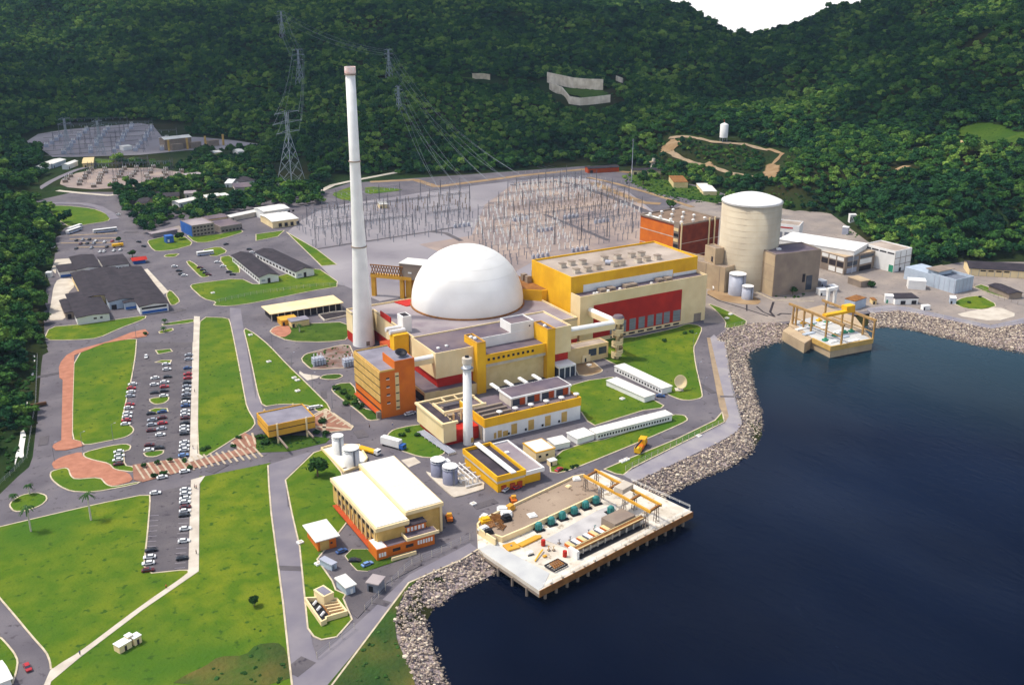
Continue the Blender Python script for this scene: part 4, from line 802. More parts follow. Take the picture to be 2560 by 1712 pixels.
# basins
T = thing('treatment_basin', 'cream walled basin with four brown channels near the coast road', 'basin', (*P(q13(600, 990)), 0)); o_ = P(q13(600, 990)); pl = lambda a, b, z=2.0: tuple(np.subtract(P(q13(a, b), z), o_))
mb = MB(); kerbline([pl(450, 765), pl(600, 980), pl(640, 960), pl(640, 940), pl(830, 885), pl(740, 770), pl(560, 760)], .55, 2.0, True, mb); mb.build('wall', 'cream', T)
MB().prism([pl(470, 770), pl(600, 950), pl(690, 925), pl(590, 770)], .2, .5).build('floor', 'black', T); MB().prism([pl(590, 790), pl(690, 925), pl(815, 875), pl(740, 780)], .2, .7).build('channel_floor', 'rust', T)
for i in range(5): t = i/4; a = pl(615+75*t, 800+110*t); b = pl(745+70*t, 785+95*t); mb = MB(); kerbline([a, b], .5, 1.6+.01*i, False, mb); mb.build('channel_wall', 'cream', T)
for i in range(3): t = i/2; a = pl(520+70*t, 800+100*t); MB().tube((a[0], a[1], .5), (a[0]+1.5, a[1]+.5, 1.4), .5, 6).build('pump', 'pipe_white', T)
T = small('basin_house', 'small cream block house with a grey roof at the head of the basin', 'shed', q13(620, 760), q13(715, 715), q13(550, 680), 4.4, 'cream', 'cream', .1); pbox(T, 'roof_cover', 'roof_blue', (.6, T['L']-.6, .6, T['D']-.6, T['h'], T['h']+.06))
# gate house on columns
gbx = GP(d8(510, 770), d8(1375, 590), d8(280, 530), 9.0, snap=True)
T = thing('gate_house', 'ochre two storey gate house box raised over the brick walk with four white corner columns', 'building', (gbx[0], gbx[1], 0)); L, D = gbx[3], gbx[4]
pbox(T, 'upper_storey', 'yellow2', (0, L, 0, D, 6.6, 8.3)); pbox(T, 'window_band', 'dark_gap', (.15, L-.15, .15, D-.15, 6.1, 6.6)); pbox(T, 'lower_storey', 'yellow2', (.1, L-.1, .1, D-.1, 3.4, 6.1))
mb = MB(); mb.box(0, L, 0, .4, 8.3, 9); mb.box(0, L, D-.4, D, 8.3, 9); mb.box(0, .4, .4, D-.4, 8.3, 9); mb.box(L-.4, L, .4, D-.4, 8.3, 9); mb.build('parapet', 'yellow2', T); pbox(T, 'roof', 'roof_blue', (.4, L-.4, .4, D-.4, 8.3, 8.45)); pbox(T, 'core', 'dark_gap', (4, L-3, 5, D-2, 0, 3.4))
for x in (L*.18, L*.8):
    for y in (-.9, D+.3): o = MB().box(x-.35, x+.35, y, y+.6, 0, 9.6).build('column', 'cream', T)
for x in (L*.18, L*.8): MB().box(x-.3, x+.3, -14 if x < L/2 else -9, -.9, 2.9, 3.7).build('screen_beam', 'concrete_dark', T)
# dining hall and surroundings
q11 = g(1, 1)
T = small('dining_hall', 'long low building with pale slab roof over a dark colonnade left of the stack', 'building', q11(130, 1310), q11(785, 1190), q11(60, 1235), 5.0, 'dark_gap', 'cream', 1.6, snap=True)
L = T['L']
for i in range(12): x = 1+i*(L-2)/11; MB().box(x-.2, x+.2, .6, 1.0, 0, 4.6).build('column', 'concrete_pale', T)
T = small('kiosk', 'small building with a grey roof in the brick forecourt before the colonnade hall', 'kiosk', q11(320, 1380), q11(490, 1350), q11(270, 1350), 4.0, 'cream2', 'roof_blue', .3, snap=True); MB().box(1, 2.2, .2, .4, 0, 2.4).build('door', 'dark_gap', T)
T = small('kiosk', 'low yellow walled block at the left end of the colonnade hall', 'kiosk', q11(230, 1370), q11(370, 1330), q11(215, 1330), 3.6, 'yellow2', 'yellow2', .2, snap=True); MB().box(1, 2.2, .1, .3, 0, 2.4).build('door', 'dark_gap', T)
T = thing('basin', 'long sunken basin with grey kerbs behind the brick forecourt', 'basin', (*P(q11(640, 1360)), 0)); o_ = P(q11(640, 1360)); mb = MB(); kerbline([tuple(np.subtract(P(q11(*q)), o_)) for q in ((575, 1325), (630, 1375), (840, 1330), (835, 1290), (700, 1300))], .6, 1.0, True, mb); mb.build('rim', 'concrete_pale', T)
MB().prism([tuple(np.subtract(P(q11(*q)), o_)) for q in ((590, 1325), (635, 1365), (830, 1325), (825, 1295), (700, 1305))], .15, .45).build('floor', 'dark_gap', T)
# transformers bed by the orange office
for (a, b), lb_ in (((570, 160), 'pale blue transformer with radiators in the bed beside the crossroads'), ((850, 170), 'white and dark transformer group against the orange office')):
    c = P(g(1, 2)(a, b+40)); T = thing('transformer', lb_, 'transformer', (*c, 0)); MB().box(-3, 3, -2, 2, .2, 4).build('tank', 'steel_pale', T)
    for i in range(5): MB().box(-3.6+i*1.5, -2.6+i*1.5, -3, -2.1, .4, 3.4).build('radiator', 'pale_blue', T)
    for i in range(3): MB().tube((-2+i*2, 0, 4), (-2+i*2, .4, 6), .3, 8).build('bushing', 'white', T)
# long white trailers
def trailer(label, lf, rf, lb, h, face='f', nw=24, grp='white site trailers', roof='white_roof', snap=False, wins=True):
    G_ = GP(lf, rf, lb, h, snap=snap); T = thing('site_trailer', label, 'trailer', (G_[0], G_[1], 0), G_[2], grp); L, D = G_[3], G_[4]
    MB().box(0, L, 0, D, .3, h-.3).build('wall', 'white', T); MB().box(-.3, L+.3, -.3, D+.3, h-.3, h).build('roof', roof, T)
    mb = MB()
    n_ = int(L/4) if L > D else int(D/4)
    for i in range(1, n_):
        if L > D: mb.box(i*L/n_-.06, i*L/n_+.06, -.3, D+.3, h, h+.12)
        else: mb.box(-.3, L+.3, i*D/n_-.06, i*D/n_+.06, h, h+.12)
    mb.build('roof_seam', 'white', T)
    if wins and face == 'f': win(T, 'f', [1+i*(L-2)/nw for i in range(nw)], (L-2)/nw*.5, 1.2, 2.2, 'black')
    if wins and face == 'l': win(T, 'l', [1+i*(D-2)/nw for i in range(nw)], (D-2)/nw*.5, 1.2, 2.2, 'black')
    return T
q22 = g(2, 2)
trailer('longest white trailer with a row of dark windows beside the coast road', q22(775, 830), q22(1468, 655), q22(715, 790), 3.6, nw=26)
trailer('short white trailer unit left of the longest trailer', q22(600, 880), q22(755, 835), q22(530, 815), 3.2, wins=False)
trailer('short white trailer unit nearest to the cream cabin', q22(395, 935), q22(530, 905), q22(320, 880), 3.0, wins=False)
trailer('white trailer with a blue roof edge in front of its twin on the grass', q22(1215, 500), q22(1308, 470), q22(915, 330), 3.2, 'l', 16, wins=False)
trailer('white trailer with small windows beside the spiral stair tower', q22(1375, 420), q22(1465, 395), q22(970, 205), 3.6, 'l', 16)
T = small('cabin', 'cream cabin with a yellow rimmed white roof at the end of the trailer row', 'cabin', q22(220, 1010), q22(395, 960), q22(105, 915), 5.0, 'cream', 'yellow2', .2, snap=True); pbox(T, 'roof_cover', 'white_roof', (.6, T['L']-.6, .6, T['D']-.6, 5.0, 5.1)); win(T, 'f', (1.5, 5), 1.2, 2.2, 3.2, 'black', dp=-.1)
for x in (1.5, 5): MB().box(x, x+1.2, .1, .25, 2.2, 3.2).build('window', 'black', T)
T = small('kiosk', 'tiny cream kiosk in front of the cream cabin', 'kiosk', q22(350, 1090), q22(420, 1075), q22(340, 1060), 2.6, 'cream', 'white', .1, snap=True); MB().box(.4, 1.1, 0, .15, .3, 2).build('door', 'dark_gap', T)
c = P(q22(1530, 435)); T = thing('satellite_dish', 'large white satellite dish on the grass at the end of the trailers', 'dish', (*c, 0), R(-30)); MB().tube((0, 0, 0), (0, 0, 3.4), .5, 8).build('mount', 'steel_pale', T)
mb = MB(); mb.lathe([(.1, 0), (1.6, .25), (2.9, .8), (3.5, 1.35), (3.4, 1.4), (2.8, .9), (1.5, .4), (.1, .15)], 28); o = mb.build('reflector', 'cream', T, True); o.location = (0, -.2, 4.3); o.rotation_euler = (R(62), 0, R(20)); mb = MB().box(-2, 2, -2, 2, 0, .4); mb.build('footing', 'concrete_pale', T)
# ---------------------------------------------------------------- near intake deck
def DP(p, z=1.2): return P(p, z)
dkA, dkB, dkC, dkD = DP(d6(110, 380)), DP(d6(1230, 1150)), DP(d5(1900, 775)), DP(d5(900, 305))
T = thing('intake_deck', 'large white concrete intake deck on piles over the water with a rusty front edge', 'pier', (dkB[0], dkB[1], 0)); o_ = dkB; lo = lambda p: (p[0]-o_[0], p[1]-o_[1])
P0 = [lo(DP(d6(110, 380))), lo(DP(d6(1230, 1150))), lo(DP(d5(1900, 775))), lo(DP(d5(900, 305))), lo(DP(d5(440, 90))), lo(DP(d4(1050, 480)))]
P0 = [lo(dkA), lo(dkB), lo(dkC), lo(dkD), lo(DP(d4(2100, 100))), lo(DP(d4(1000, 600))), lo(DP(d4(120, 960))), lo(DP(d4(80, 1080)))]
MB().prism(P0, -.2, 1.2).build('deck', 'deck_white', T); MB().prism([(a, b) for a, b in P0], -1.4, -.2).build('deck_underside', 'concrete_dark', T)
e = Vector(lo(dkC))-Vector(lo(dkB)); el = e.length; e.normalize(); nI = Vector((-e.y, e.x)); eA = Vector(lo(dkA)).normalized()
mb = MB(); q = [Vector((0, 0)), e*el, e*el-nI*.3, -nI*.3]; mb.prism([(w_.x, w_.y) for w_ in q], -1.2, 1.35); mb.build('front_fender', 'rust', T)
for i in range(15):
    s = 4+i*(el-8)/14; a = e*s+nI*1.2; MB().tube((a.x, a.y, -8), (a.x, a.y, -.6), .55, 8).build('pile', 'concrete_dark', T)
for i in range(5): a = eA*(6+i*8)+nI*.5; MB().tube((a.x, a.y, -8), (a.x, a.y, -.6), .5, 8).build('pile', 'concrete_dark', T)
mb = MB()
for i in range(14): s = 6+i*(el-12)/13; a = e*s+nI*.4; mb.box(a.x-.35, a.x+.35, a.y-.35, a.y+.35, 1.2, 2.0)
mb.build('bollard', 'concrete_pale', T)
def dprism(T, pts, z0, z1, name, m, src=d4, zz=1.2):
    w_ = [lo(P(src(*p), zz)) for p in pts]; return MB().prism(w_, z0, z1).build(name, m, T)
dprism(T, ((80, 1060), (120, 960), (330, 830), (1650, 230), (1780, 210), (2060, 360), (2050, 500), (480, 1190), (370, 1130), (400, 1240)), 1.2, 3.0, 'upper_terrace', 'terrace', zz=3.0)
dprism(T, ((370, 1160), (490, 1200), (2060, 500), (2060, 530), (470, 1320), (390, 1250)), 1.2, 2.2, 'terrace_wall', 'cream', zz=2.2) if False else None
mb = MB(); kerbline([lo(P(d4(*p), 3.0)) for p in ((380, 1250), (120, 1080), (90, 1000), (150, 930), (400, 810), (1650, 225), (1820, 190))], .6, 3.9, False, mb); mb.build('kerb_wall', 'cream', T)
mb = MB(); kerbline([lo(P(d4(*p), 3.0)) for p in ((380, 1160), (490, 1200), (850, 1050), (1980, 530))], .7, 3.5, False, mb); mb.build('terrace_edge', 'cream', T)
dprism(T, ((110, 1395), (380, 1290), (640, 1430), (940, 1563), (700, 1900), (400, 1600)), 1.2, 1.5, 'ramp_slab', 'steel_pale', zz=1.5) if False else None
MB().prism([lo(P(d6(*p), 1.3)) for p in ((130, 380), (370, 265), (1420, 820), (1300, 1080), (1210, 1130))], 1.2, 1.34).build('grey_slab', 'slab_pale', T)
MB().prism([lo(P(d4(*p), 1.3)) for p in ((1180, 1230), (2050, 750), (2345, 640), (2345, 1000), (1560, 1370))], 1.2, 1.36).build('machine_floor', 'deck_grey', T)
# trash rack trough
tA, tB = Vector(lo(P(d4(1700, 1440), 3.0))), Vector(lo(P(d5(1130, 900), 3.0))); te = (tB-tA); tl = te.length; te.normalize(); tn = Vector((-te.y, te.x))
def tb(s0, s1, n0, n1, z0, z1, name, m): q = [tA+te*s0+tn*n0, tA+te*s1+tn*n0, tA+te*s1+tn*n1, tA+te*s0+tn*n1]; return MB().prism([(w_.x, w_.y) for w_ in q], z0, z1).build(name, m, T)
tb(0, tl, .0, 2.2, 3.4, 3.9, 'trough_top', 'rust'); tb(0, tl, -.1, .25, 3.9, 4.2, 'rail', 'cream2'); tb(0, tl, 1.9, 2.2, 3.9, 4.2, 'rail', 'cream2'); tb(0, tl, 2.4, 3.4, 1.2, 3.4, 'trough_wall', 'dark_gap'); tb(-1.2, 0, -1.5, 3, 1.2, 4.4, 'end_frame', 'white')
tb(0, tl, -2.2, 0.3, 1.36, 1.42, 'slot', 'black')
for i in range(9): s = 3+i*(tl-6)/8; tb(s, s+.5, -.2, .3, 1.2, 3.5, 'post', 'concrete_pale')
tb(tl-14, tl-3, 2.5, 9.5, 1.2, 5.0, 'deck_house', 'concrete_dark')
for i in range(7):
    s = 2+i*(tl-18)/6; tb(s, s+1.8, 3.6, 8.2, 1.37, 2.6, 'gate_cover', 'white' if i % 2 else 'cream2'); tb(s-.1, s, 3.6, 8.2, 1.37, 2.5, 'gate_side', 'orange' if i % 2 == 0 else 'steel')
# things that stand on the deck
PUMPS = [d4(1085, 1060), d4(1290, 970), d4(1470, 880), d4(1665, 800), d4(1850, 705), d4(2020, 630), d4(2260, 790)]
words = 'nearest first second third fourth fifth sixth seventh'.split()
T0 = None
lbls = ['leftmost teal pump motor in the row on the white deck, beside a white bin', 'second teal pump motor from the left on the deck', 'third pump motor from the left on the deck, greener than the others', 'fourth teal pump motor from the left on the deck', 'fifth teal pump motor from the left on the deck', 'sixth teal pump motor from the left, closest to the gantry leg', 'lone teal pump motor standing on the grey machine floor under the gantry']
for i, p in enumerate(PUMPS):
    c = P(p, 1.4)
    if T0 is None:
        T0 = thing('pump_motor', lbls[0], 'pump', (*c, 1.3), 0, 'teal pump motors on the deck'); MB().box(-1.9, 1.9, -1.9, 1.9, 0, .25).build('base_plate', 'black', T0); mb = MB().lathe([(1.2, .2), (1.2, 2.6), (.9, 3.0), (.3, 3.2), (.01, 3.2)], 14)
        for k in range(8): a = k*math.pi/4; mb.box(math.cos(a)*1.2-.16, math.cos(a)*1.2+.16, math.sin(a)*1.2-.16, math.sin(a)*1.2+.16, .3, 2.5)
        mb.build('motor', 'teal', T0); MB().box(1.0, 1.9, -.6, .6, .25, 1.4).build('terminal_box', 'white', T0); note_kids(T0)
    else: dup(T0, (*c, 1.3), 0, lbls[i])
T = thing('walkway_plate', 'yellow covered hatch strip along the left edge of the deck', 'hatch', (*P(d4(720, 1300), 1.3), 0)); o_2 = P(d4(720, 1300), 1.3)
MB().prism([tuple(np.subtract(P(d4(*p), 1.9), o_2)) for p in ((720, 1300), (820, 1330), (1130, 1180), (1130, 1150), (1030, 1150))], 1.2, 1.9).build('cover', 'yellow2', T)
T = thing('hatch', 'square yellow hatch on the corner of the grey slab', 'hatch', (*P(d4(640, 1350), 1.3), 0)); MB().box(-2.4, 2.4, -2.2, 2.2, 1.3, 1.9).build('cover', 'yellow2', T); MB().box(-.3, .3, -.3, .3, 1.9, 2.2).build('handle', 'steel', T)
for (a, b), lb_ in (((1160, 1320), 'red barrel in the open on the white deck'), ((1512, 1500), 'red barrel beside the white end frame of the trough')):
    c = P(d4(a, b), 1.3); T = thing('barrel', lb_, 'barrel', (*c, 1.35)); MB().lathe([(.8, 0), (.8, 2.2)], 14).build('drum', 'red', T); MB().lathe([(.86, 1.0), (.86, 1.15)], 14).build('hoop', 'orange2', T)
c = P(d6(1540, 700), 1.3); T = thing('rake_skip', 'dark steel grid frame full of timber near the deck corner', 'frame', (*c, 1.3), R(12))
mb = MB()
for x in (-3.2, 3.2): mb.tube((x, -2.4, .6), (x, 2.4, .6), .3, 6)
for y in (-2.4, 0, 2.4): mb.tube((-3.2, y, .6), (3.2, y, .6), .3, 6)
mb.build('frame', 'black', T)
for i in range(5): MB().tube((-2+i, -1.8, .9), (-1.2+i*.9, 1.8, .9), .3, 6).build('timber', 'rust', T)
c = P(d6(1230, 520), 1.3); T = thing('yellow_pipe', 'bent yellow pipe lying on the white deck', 'pipe', (*c, 1.5)); MB().tube((-3, -2.2, .2), (.5, .6, .5), .28, 6).tube((.5, .6, .5), (3, 2.4, .6), .28, 6).build('pipe', 'yellow', T); MB().box(1, 2.4, -1.6, -.6, -.1, .4).build('foot', 'yellow2', T)
c = P(d6(1060, 480), 1.3); T = thing('skip', 'small white tilted skip on the deck', 'skip', (*c, 1.35)); MB().box(-1.1, 1.1, -.7, .7, .1, 1.1).build('bin', 'white', T); MB().box(-1.2, 1.2, -.8, -.6, 0, .4).build('runner', 'black', T)
# gantry crane over the near deck
ga, gb_ = P(d5(1215, 760), 9.5), P(d5(130, 170), 9.5); gc, gd = P(d5(1390, 650), 9.5), P(d5(790, 370), 9.5)
T = thing('gantry_crane', 'yellow twin rail gantry spanning the intake deck on dark lattice legs', 'crane', (ga[0], ga[1], 0)); l2 = lambda p, z: (p[0]-ga[0], p[1]-ga[1], z)
def beam(T, a, b, z, w_, h, name, m):
    A, B2 = Vector(l2(a, 0)[:2]), Vector(l2(b, 0)[:2]); e = (B2-A).normalized(); n_ = Vector((-e.y, e.x))*w_/2; return MB().prism([tuple(A+n_), tuple(B2+n_), tuple(B2-n_), tuple(A-n_)], z-h, z).build(name, m, T)
gd = (gc[0]+(gb_[0]-ga[0]), gc[1]+(gb_[1]-ga[1]))
beam(T, ga, gb_, 9.5, .7, 1.0, 'rail_beam', 'yellow2'); beam(T, gc, gd, 9.5, .7, 1.0, 'rail_beam', 'yellow2')
lerp = lambda a, b, t: (a[0]+(b[0]-a[0])*t, a[1]+(b[1]-a[1])*t)
for t in (.02, .3, .62, .97): beam(T, lerp(ga, gb_, t), lerp(gc, gd, t), 9.3, .8, .8, 'cross_beam', 'rust')
for t, zb in ((.06, 1.2), (.38, 1.2), (.72, 3.0), (.97, 3.0)):
    for a, b in ((ga, gb_), (gc, gd)):
        q = lerp(a, b, t); x, y, _ = l2(q, 0); mb = MB()
        for dx, dy in ((-.6, -.6), (.6, -.6), (.6, .6), (-.6, .6)): mb.tube((x+dx*1.3, y+dy*1.3, zb), (x+dx*.6, y+dy*.6, 8.4), .13, 4)
        for k in range(4): z = zb+k*(8.4-zb)/4; mb.tube((x-.7, y-.7, z), (x+.6, y+.6, z+1.6), .09, 4); mb.tube((x+.7, y-.7, z), (x-.6, y+.6, z+1.6), .09, 4)
        mb.build('leg', 'concrete_dark', T)
q0, q1 = lerp(ga, gb_, .5), lerp(gc, gd, .5); beam(T, lerp(ga, gb_, .47), lerp(gc, gd, .47), 11.6, 4.2, 2.0, 'trolley', 'concrete_pale')
# ================================================================ the old plant
fb = P((1880, 730)); ctop = ht((1880, 730), 519)
cr_ = 19.2; fwd = (ca, sa); cc = (fb[0]+fwd[0]*cr_, fb[1]+fwd[1]*cr_)
cl = P((1799.5, 560), 0); 
T = thing('containment_tower', 'tall pale concrete cylinder with a shallow white dome roof', 'reactor tower', (*cc, 0))
MB().lathe([(cr_, -.5), (cr_, ctop)], 80).build('shell', 'containment', T, True)
mb = MB().lathe([(cr_+.5, ctop-.2), (cr_+.5, ctop+.5)]+[((cr_+.5)*q_+.01, ctop+.5+5.4*(1-q_**1.7)) for q_ in np.linspace(1, 0, 14)], 80); mb.build('dome_roof', 'white', T, True)
mb = MB()
for i in range(1, 14): z = i*ctop/14; mb.lathe([(cr_, z-.05), (cr_+.06, z), (cr_, z+.05)], 80)
mb.build('joint', 'concrete', T)
q11_ = g(2, 1); q31 = g(3, 1)
def big(name, label, lf, rf, lb, base, wall, roof, par=.9, cat='building', **kw):
    h = ht(base, lf[1]) if isinstance(base, tuple) else base; T = bld(name, label, cat, GP(lf, rf, lb, h, **{k: v for k, v in kw.items() if k in ('snap', 'depth', 'length')}), h, wall, roof, par); T['h'] = h; return T, h
def dims(T): return T['L'], T['D']
a1 = None
# brown concrete block right of the cylinder
lf, rf, lb = d2(1175, 235), g(3, 1)(490, 715), d2(850, 110); base = d2(1115, 930)
h = ht(base, lf[1]); G_ = GP(lf, rf, lb, h); a1 = G_[2]
T = bld('fuel_building', 'large windowless grey brown concrete block in front of the cylinder', 'building', G_, h, 'concrete_dark', 'roof_dark', .8); L, D = G_[3], G_[4]
win(T, 'f', (L*.63,), 2.2, 7.5, 13, 'dark_gap', 'opening'); win(T, 'f', (L*.72,), 4.6, 2, 11.5, 'glass', 'gate', dp=.2)
pbox(T, 'roof_hatch', 'white', (L*.25, L*.33, D*.5, D*.6, h-.8, h+.3)); pbox(T, 'lit_face', 'concrete', (-.3, 0, .3, D-.3, 0, h-1.0))  # left face is paler: sunlight put into the concrete colour
for z in (h*.35, h*.7): MB().box(-.38, -.28, .4, D-.4, z, z+.15).build('joint', 'concrete_dark', T)
# lower blocks left of the cylinder
lf, rf, lb = g(2, 1)(1955, 885), g(2, 1)(2070, 850), g(2, 1)(1560, 715)
T = bld('auxiliary_block', 'long brown concrete block running behind the silver tanks', 'building', GP(lf, rf, lb, 17), 17, 'concrete', 'concrete_dark', 1.0)
for i in range(3): MB().box(-.1, .05, 4+i*11, 4.3+i*11, 0, 16.8).build('joint', 'concrete_dark', T)
lf, rf, lb = g(2, 1)(1865, 710), g(2, 1)(1945, 700), g(2, 1)(1790, 670)
T = bld('stair_block', 'brown concrete stair block rising against the left of the cylinder', 'building', GP(lf, rf, lb, 27), 27, 'concrete', 'concrete_dark', .6); pbox(T, 'opening', 'dark_gap', (-.1, .05, 2, 4, 17.5, 21))
# red brick turbine building
lf, rf, lb = g(2, 1)(1545, 490), g(2, 1)(1900, 425), g(2, 1)(1268, 375); hb = 30.0
G_ = GP(lf, rf, lb, hb); T = bld('brick_turbine_building', 'red brick building with white roof ventilators and pale flues left of the cylinder', 'building', G_, hb, 'brick_shaded', 'roof_brown', 1.2, rim='concrete_dark'); L, D = G_[3], G_[4]
pbox(T, 'lit_side', 'orange', (-.2, 0, 6, D-.3, 0, hb-2.5)); pbox(T, 'pale_roof', 'white_roof', (.8, 6, 1, D-1, hb-1.1, hb-.9))  # left face coloured orange for the sunlight on it
for z in (hb*.33, hb*.66): pbox(T, 'string_course', 'concrete_pale', (-.32, -.18, 6, D-.3, z, z+.5), (0, L, -.12, 0, z-4, z-3.6))
pbox(T, 'louver_bay', 'concrete_dark', (-.6, 0, .8, 6, 0, hb+1.2))
for i in range(7): MB().box(-.9, -.6, 1.2, 5.6, 2+i*3.8, 4.1+i*3.8).build('louver', 'black' if i % 2 else 'cream2', T)
for i in range(12): MB().lathe([(.7, hb-1), (.7, hb+.2), (1.3, hb+.5), (1.1, hb+1.3), (.01, hb+1.7)], 12, 2.5+(i % 3)*L*.3+1, 3+(i//3)*D*.26).build('roof_ventilator', 'white', T, True)
for x in (0.2, L*.72, L*.86): MB().tube((x, -1, 0), (x, -1, hb+1.5), .55, 8).build('flue', 'cream', T)
# silver tanks
for (p, rr, tp, lb_) in ((d2(555, 925), 5.4, 575, 'large silver tank with a cone roof below the cylinder'), (d2(720, 985), 3.6, 765, 'smaller silver tank beside the large one below the cylinder')):
    b0 = P(p); hh = ht(p, d2(0, tp+35)[1]); tank('silver_tank', lb_, (b0[0]+fwd[0]*rr, b0[1]+fwd[1]*rr), rr, hh, 'steel_pale', 'steel_pale', cone=1.2)
c = P(d2(125, 800)); T = thing('vertical_vessel', 'small white upright vessel on the ochre apron', 'vessel', (*c, 0)); MB().lathe([(1.5, 0), (1.5, 4.5), (.9, 4.9), (.9, 5.4), (1.6, 5.6), (1.6, 7.4), (.01, 7.9)], 16).build('shell', 'white', T, True); MB().box(-.3, .3, -1.9, -1.5, 0, 5).build('ladder', 'steel', T)
c = P(d2(235, 815)); T = thing('horizontal_vessel', 'white and blue horizontal vessel lying on the ochre apron', 'vessel', (*c, 0), R(-30)); MB().tube((-4, 0, 1.6), (3, 0, 1.6), 1.5, 14).build('shell', 'white', T, True); MB().tube((3, 0, 1.6), (4.6, 0, 1.6), 1.52, 14).build('end_cap', 'blue', T); MB().box(-2.6, -2, -1.2, 1.2, 0, .6).build('saddle', 'concrete_dark', T)
lawn(gl(2, 1, '1785,1125 1800,1085 2000,1115 2200,1140 2285,1190 2250,1225 2100,1220 1900,1185'), m='dirt', z=.24, name='apron'); ribbon('kerb', gl(2, 1, '2200,1090 2345,1160')+gl(3, 1, '60,1185 200,1185 420,1195'), .7, 'kerb', .3)
mb = MB()
for s in ('1790,1130 1900,1190 2100,1250 2345,1330', '2240,1240 2300,1290 2345,1310', '2150,1225 2150,1280'): ribbon('', gl(2, 1, s), .9, None, .2, False, mb)
for s in ('0,1310 60,1335 20,1290 50,1200', '90,1320 120,1305 210,1310'): ribbon('', gl(3, 1, s), 1.4, None, .2, False, mb)
struct('trench', mb, 'dark_gap')
# white buildings on the right
T, h = big('warehouse', 'long white half round roof building behind the framed grey building', g(3, 1)(790, 735), g(3, 1)(912, 665), g(3, 1)(305, 525), 15.5, 'white', 'white', 0)
L = None
T = bld('service_building', 'grey framed building with white panels and dark openings right of the cylinder', 'building', GP(g(3, 1)(705, 790), g(3, 1)(985, 730), g(3, 1)(485, 700), 12.5), 12.5, 'concrete_dark', 'concrete', .5)
L_, D_ = GP(g(3, 1)(705, 790), g(3, 1)(985, 730), g(3, 1)(485, 700), 12.5)[3:]
for i in range(4):
    y = .6+i*D_/4; MB().box(-.12, .05, y, y+D_/4-1.2, 9.4, 11.8).build('panel', 'white', T); MB().box(-.1, .05, y, y+D_/4-1.2, 5, 8.6).build('window', 'dark_gap', T)
for i in range(2): y = .6+i*D_/4; MB().box(-.12, .05, y, y+D_/4-1.2, .8, 4.2).build('panel', 'white', T)
for i, (x0, x1, z0, z1, m) in enumerate(((.1, .45, 9, 11.6, 'steel'), (.1, .42, 5.4, 8.4, 'glass'), (.1, .42, .6, 4, 'steel_pale'), (.5, .9, 5, 8.6, 'white'), (.5, .95, 9.3, 11.2, 'glass'), (.5, .9, 0, 3.6, 'dark_gap'))): MB().box(L_*x0, L_*x1, -.12, .05, z0, z1).build('panel', m, T)
for x in (0, .48, .97): MB().box(L_*x, L_*x+.5, -.4, 0, 0, 12.4).build('pier', 'concrete_dark', T)
T, h = big('office_block', 'white three storey box with framed bays and a tan roof next to the wooded slope', g(3, 1)(1170, 735), g(3, 1)(1322, 700), g(3, 1)(948, 650), g(3, 1)(1160, 930), 'white', 'roof_tan', .8)
G_ = GP(g(3, 1)(1170, 735), g(3, 1)(1322, 700), g(3, 1)(948, 650), h); L, D = G_[3], G_[4]
for i in range(4): y = .8+i*D/4; MB().box(-.1, .05, y, y+D/4-1, h-2.6, h-1.6).build('window', 'dark_gap', T)
for z in (h*.33, h*.64): MB().box(0, L, -.12, 0, z, z+.35).build('string_course', 'concrete_dark', T)
for i in range(4): x = L*i/3-.2; MB().box(max(x, 0), max(x, 0)+.3, -.16, 0, 0, h-1).build('frame', 'concrete_dark', T)
MB().box(L*.35, L*.45, -.1, .05, 0, 2.6).build('door', 'black', T); MB().box(-.1, .05, .4, 4, 0, 5).build('door', 'green_paint', T)
T, h = big('chlorine_house', 'pale blue boxy plant house with an open roof well near the right shore', g(3, 1)(1725, 995), g(3, 1)(1888, 960), g(3, 1)(1590, 910), g(3, 1)(1720, 1125), 'pale_blue', 'steel', 1.8); G_ = GP(g(3, 1)(1725, 995), g(3, 1)(1888, 960), g(3, 1)(1590, 910), h); L, D = G_[3], G_[4]
pbox(T, 'rear_wing', 'pale_blue', (0, L*.95, D, D*2.1, 0, h-1.2)); pbox(T, 'roof_house', 'pale_blue', (L*.1, L*.8, D*.75, D*1.2, h-1.2, h+1.6)); pbox(T, 'roof_slab', 'concrete_dark', (0, L*.9, D*.7, D*1.25, h+1.6, h+2.0))
for i in range(5): MB().box(-.12, 0, .6+i*D/5, .9+i*D/5, 0, h-1).build('rib', 'steel_pale', T); MB().box(.5+i*L/5, .8+i*L/5, -.12, 0, 0, h-1).build('rib', 'steel_pale', T)
T = small('shed', 'white shed in front of the pale blue plant house', 'shed', g(3, 1)(1290, 1000), g(3, 1)(1455, 1010), g(3, 1)(1280, 985), 6, 'white', 'white', .1, depth=8)
T = gab('workshop', 'long cream workshop with a dark tiled roof at the right edge under the slope', 'building', GP(g(3, 1)(1850, 885), g(3, 1)(2500, 920), g(3, 1)(1780, 815), 5.5), 5.0, 2.2, 'cream', 'roof_tile')
G_ = GP(g(3, 1)(1850, 885), g(3, 1)(2500, 920), g(3, 1)(1780, 815), 5.5)
for i in range(9): MB().box(1+i*G_[3]/9, 1.4+i*G_[3]/9, -.15, 0, 0, 4.9).build('pier', 'concrete_pale', T)
for i in range(4): MB().box(7+i*5, 10.4+i*5, -.1, .05, 3.4, 4.4).build('window', 'dark_gap', T)
T = gab('shed', 'small brown open shed on the grass near the right shore', 'shed', GP(g(3, 1)(2215, 1120), g(3, 1)(2330, 1110), g(3, 1)(2160, 1030), 4), 3.6, 1.0, 'concrete_dark', 'roof_tile', 'y')
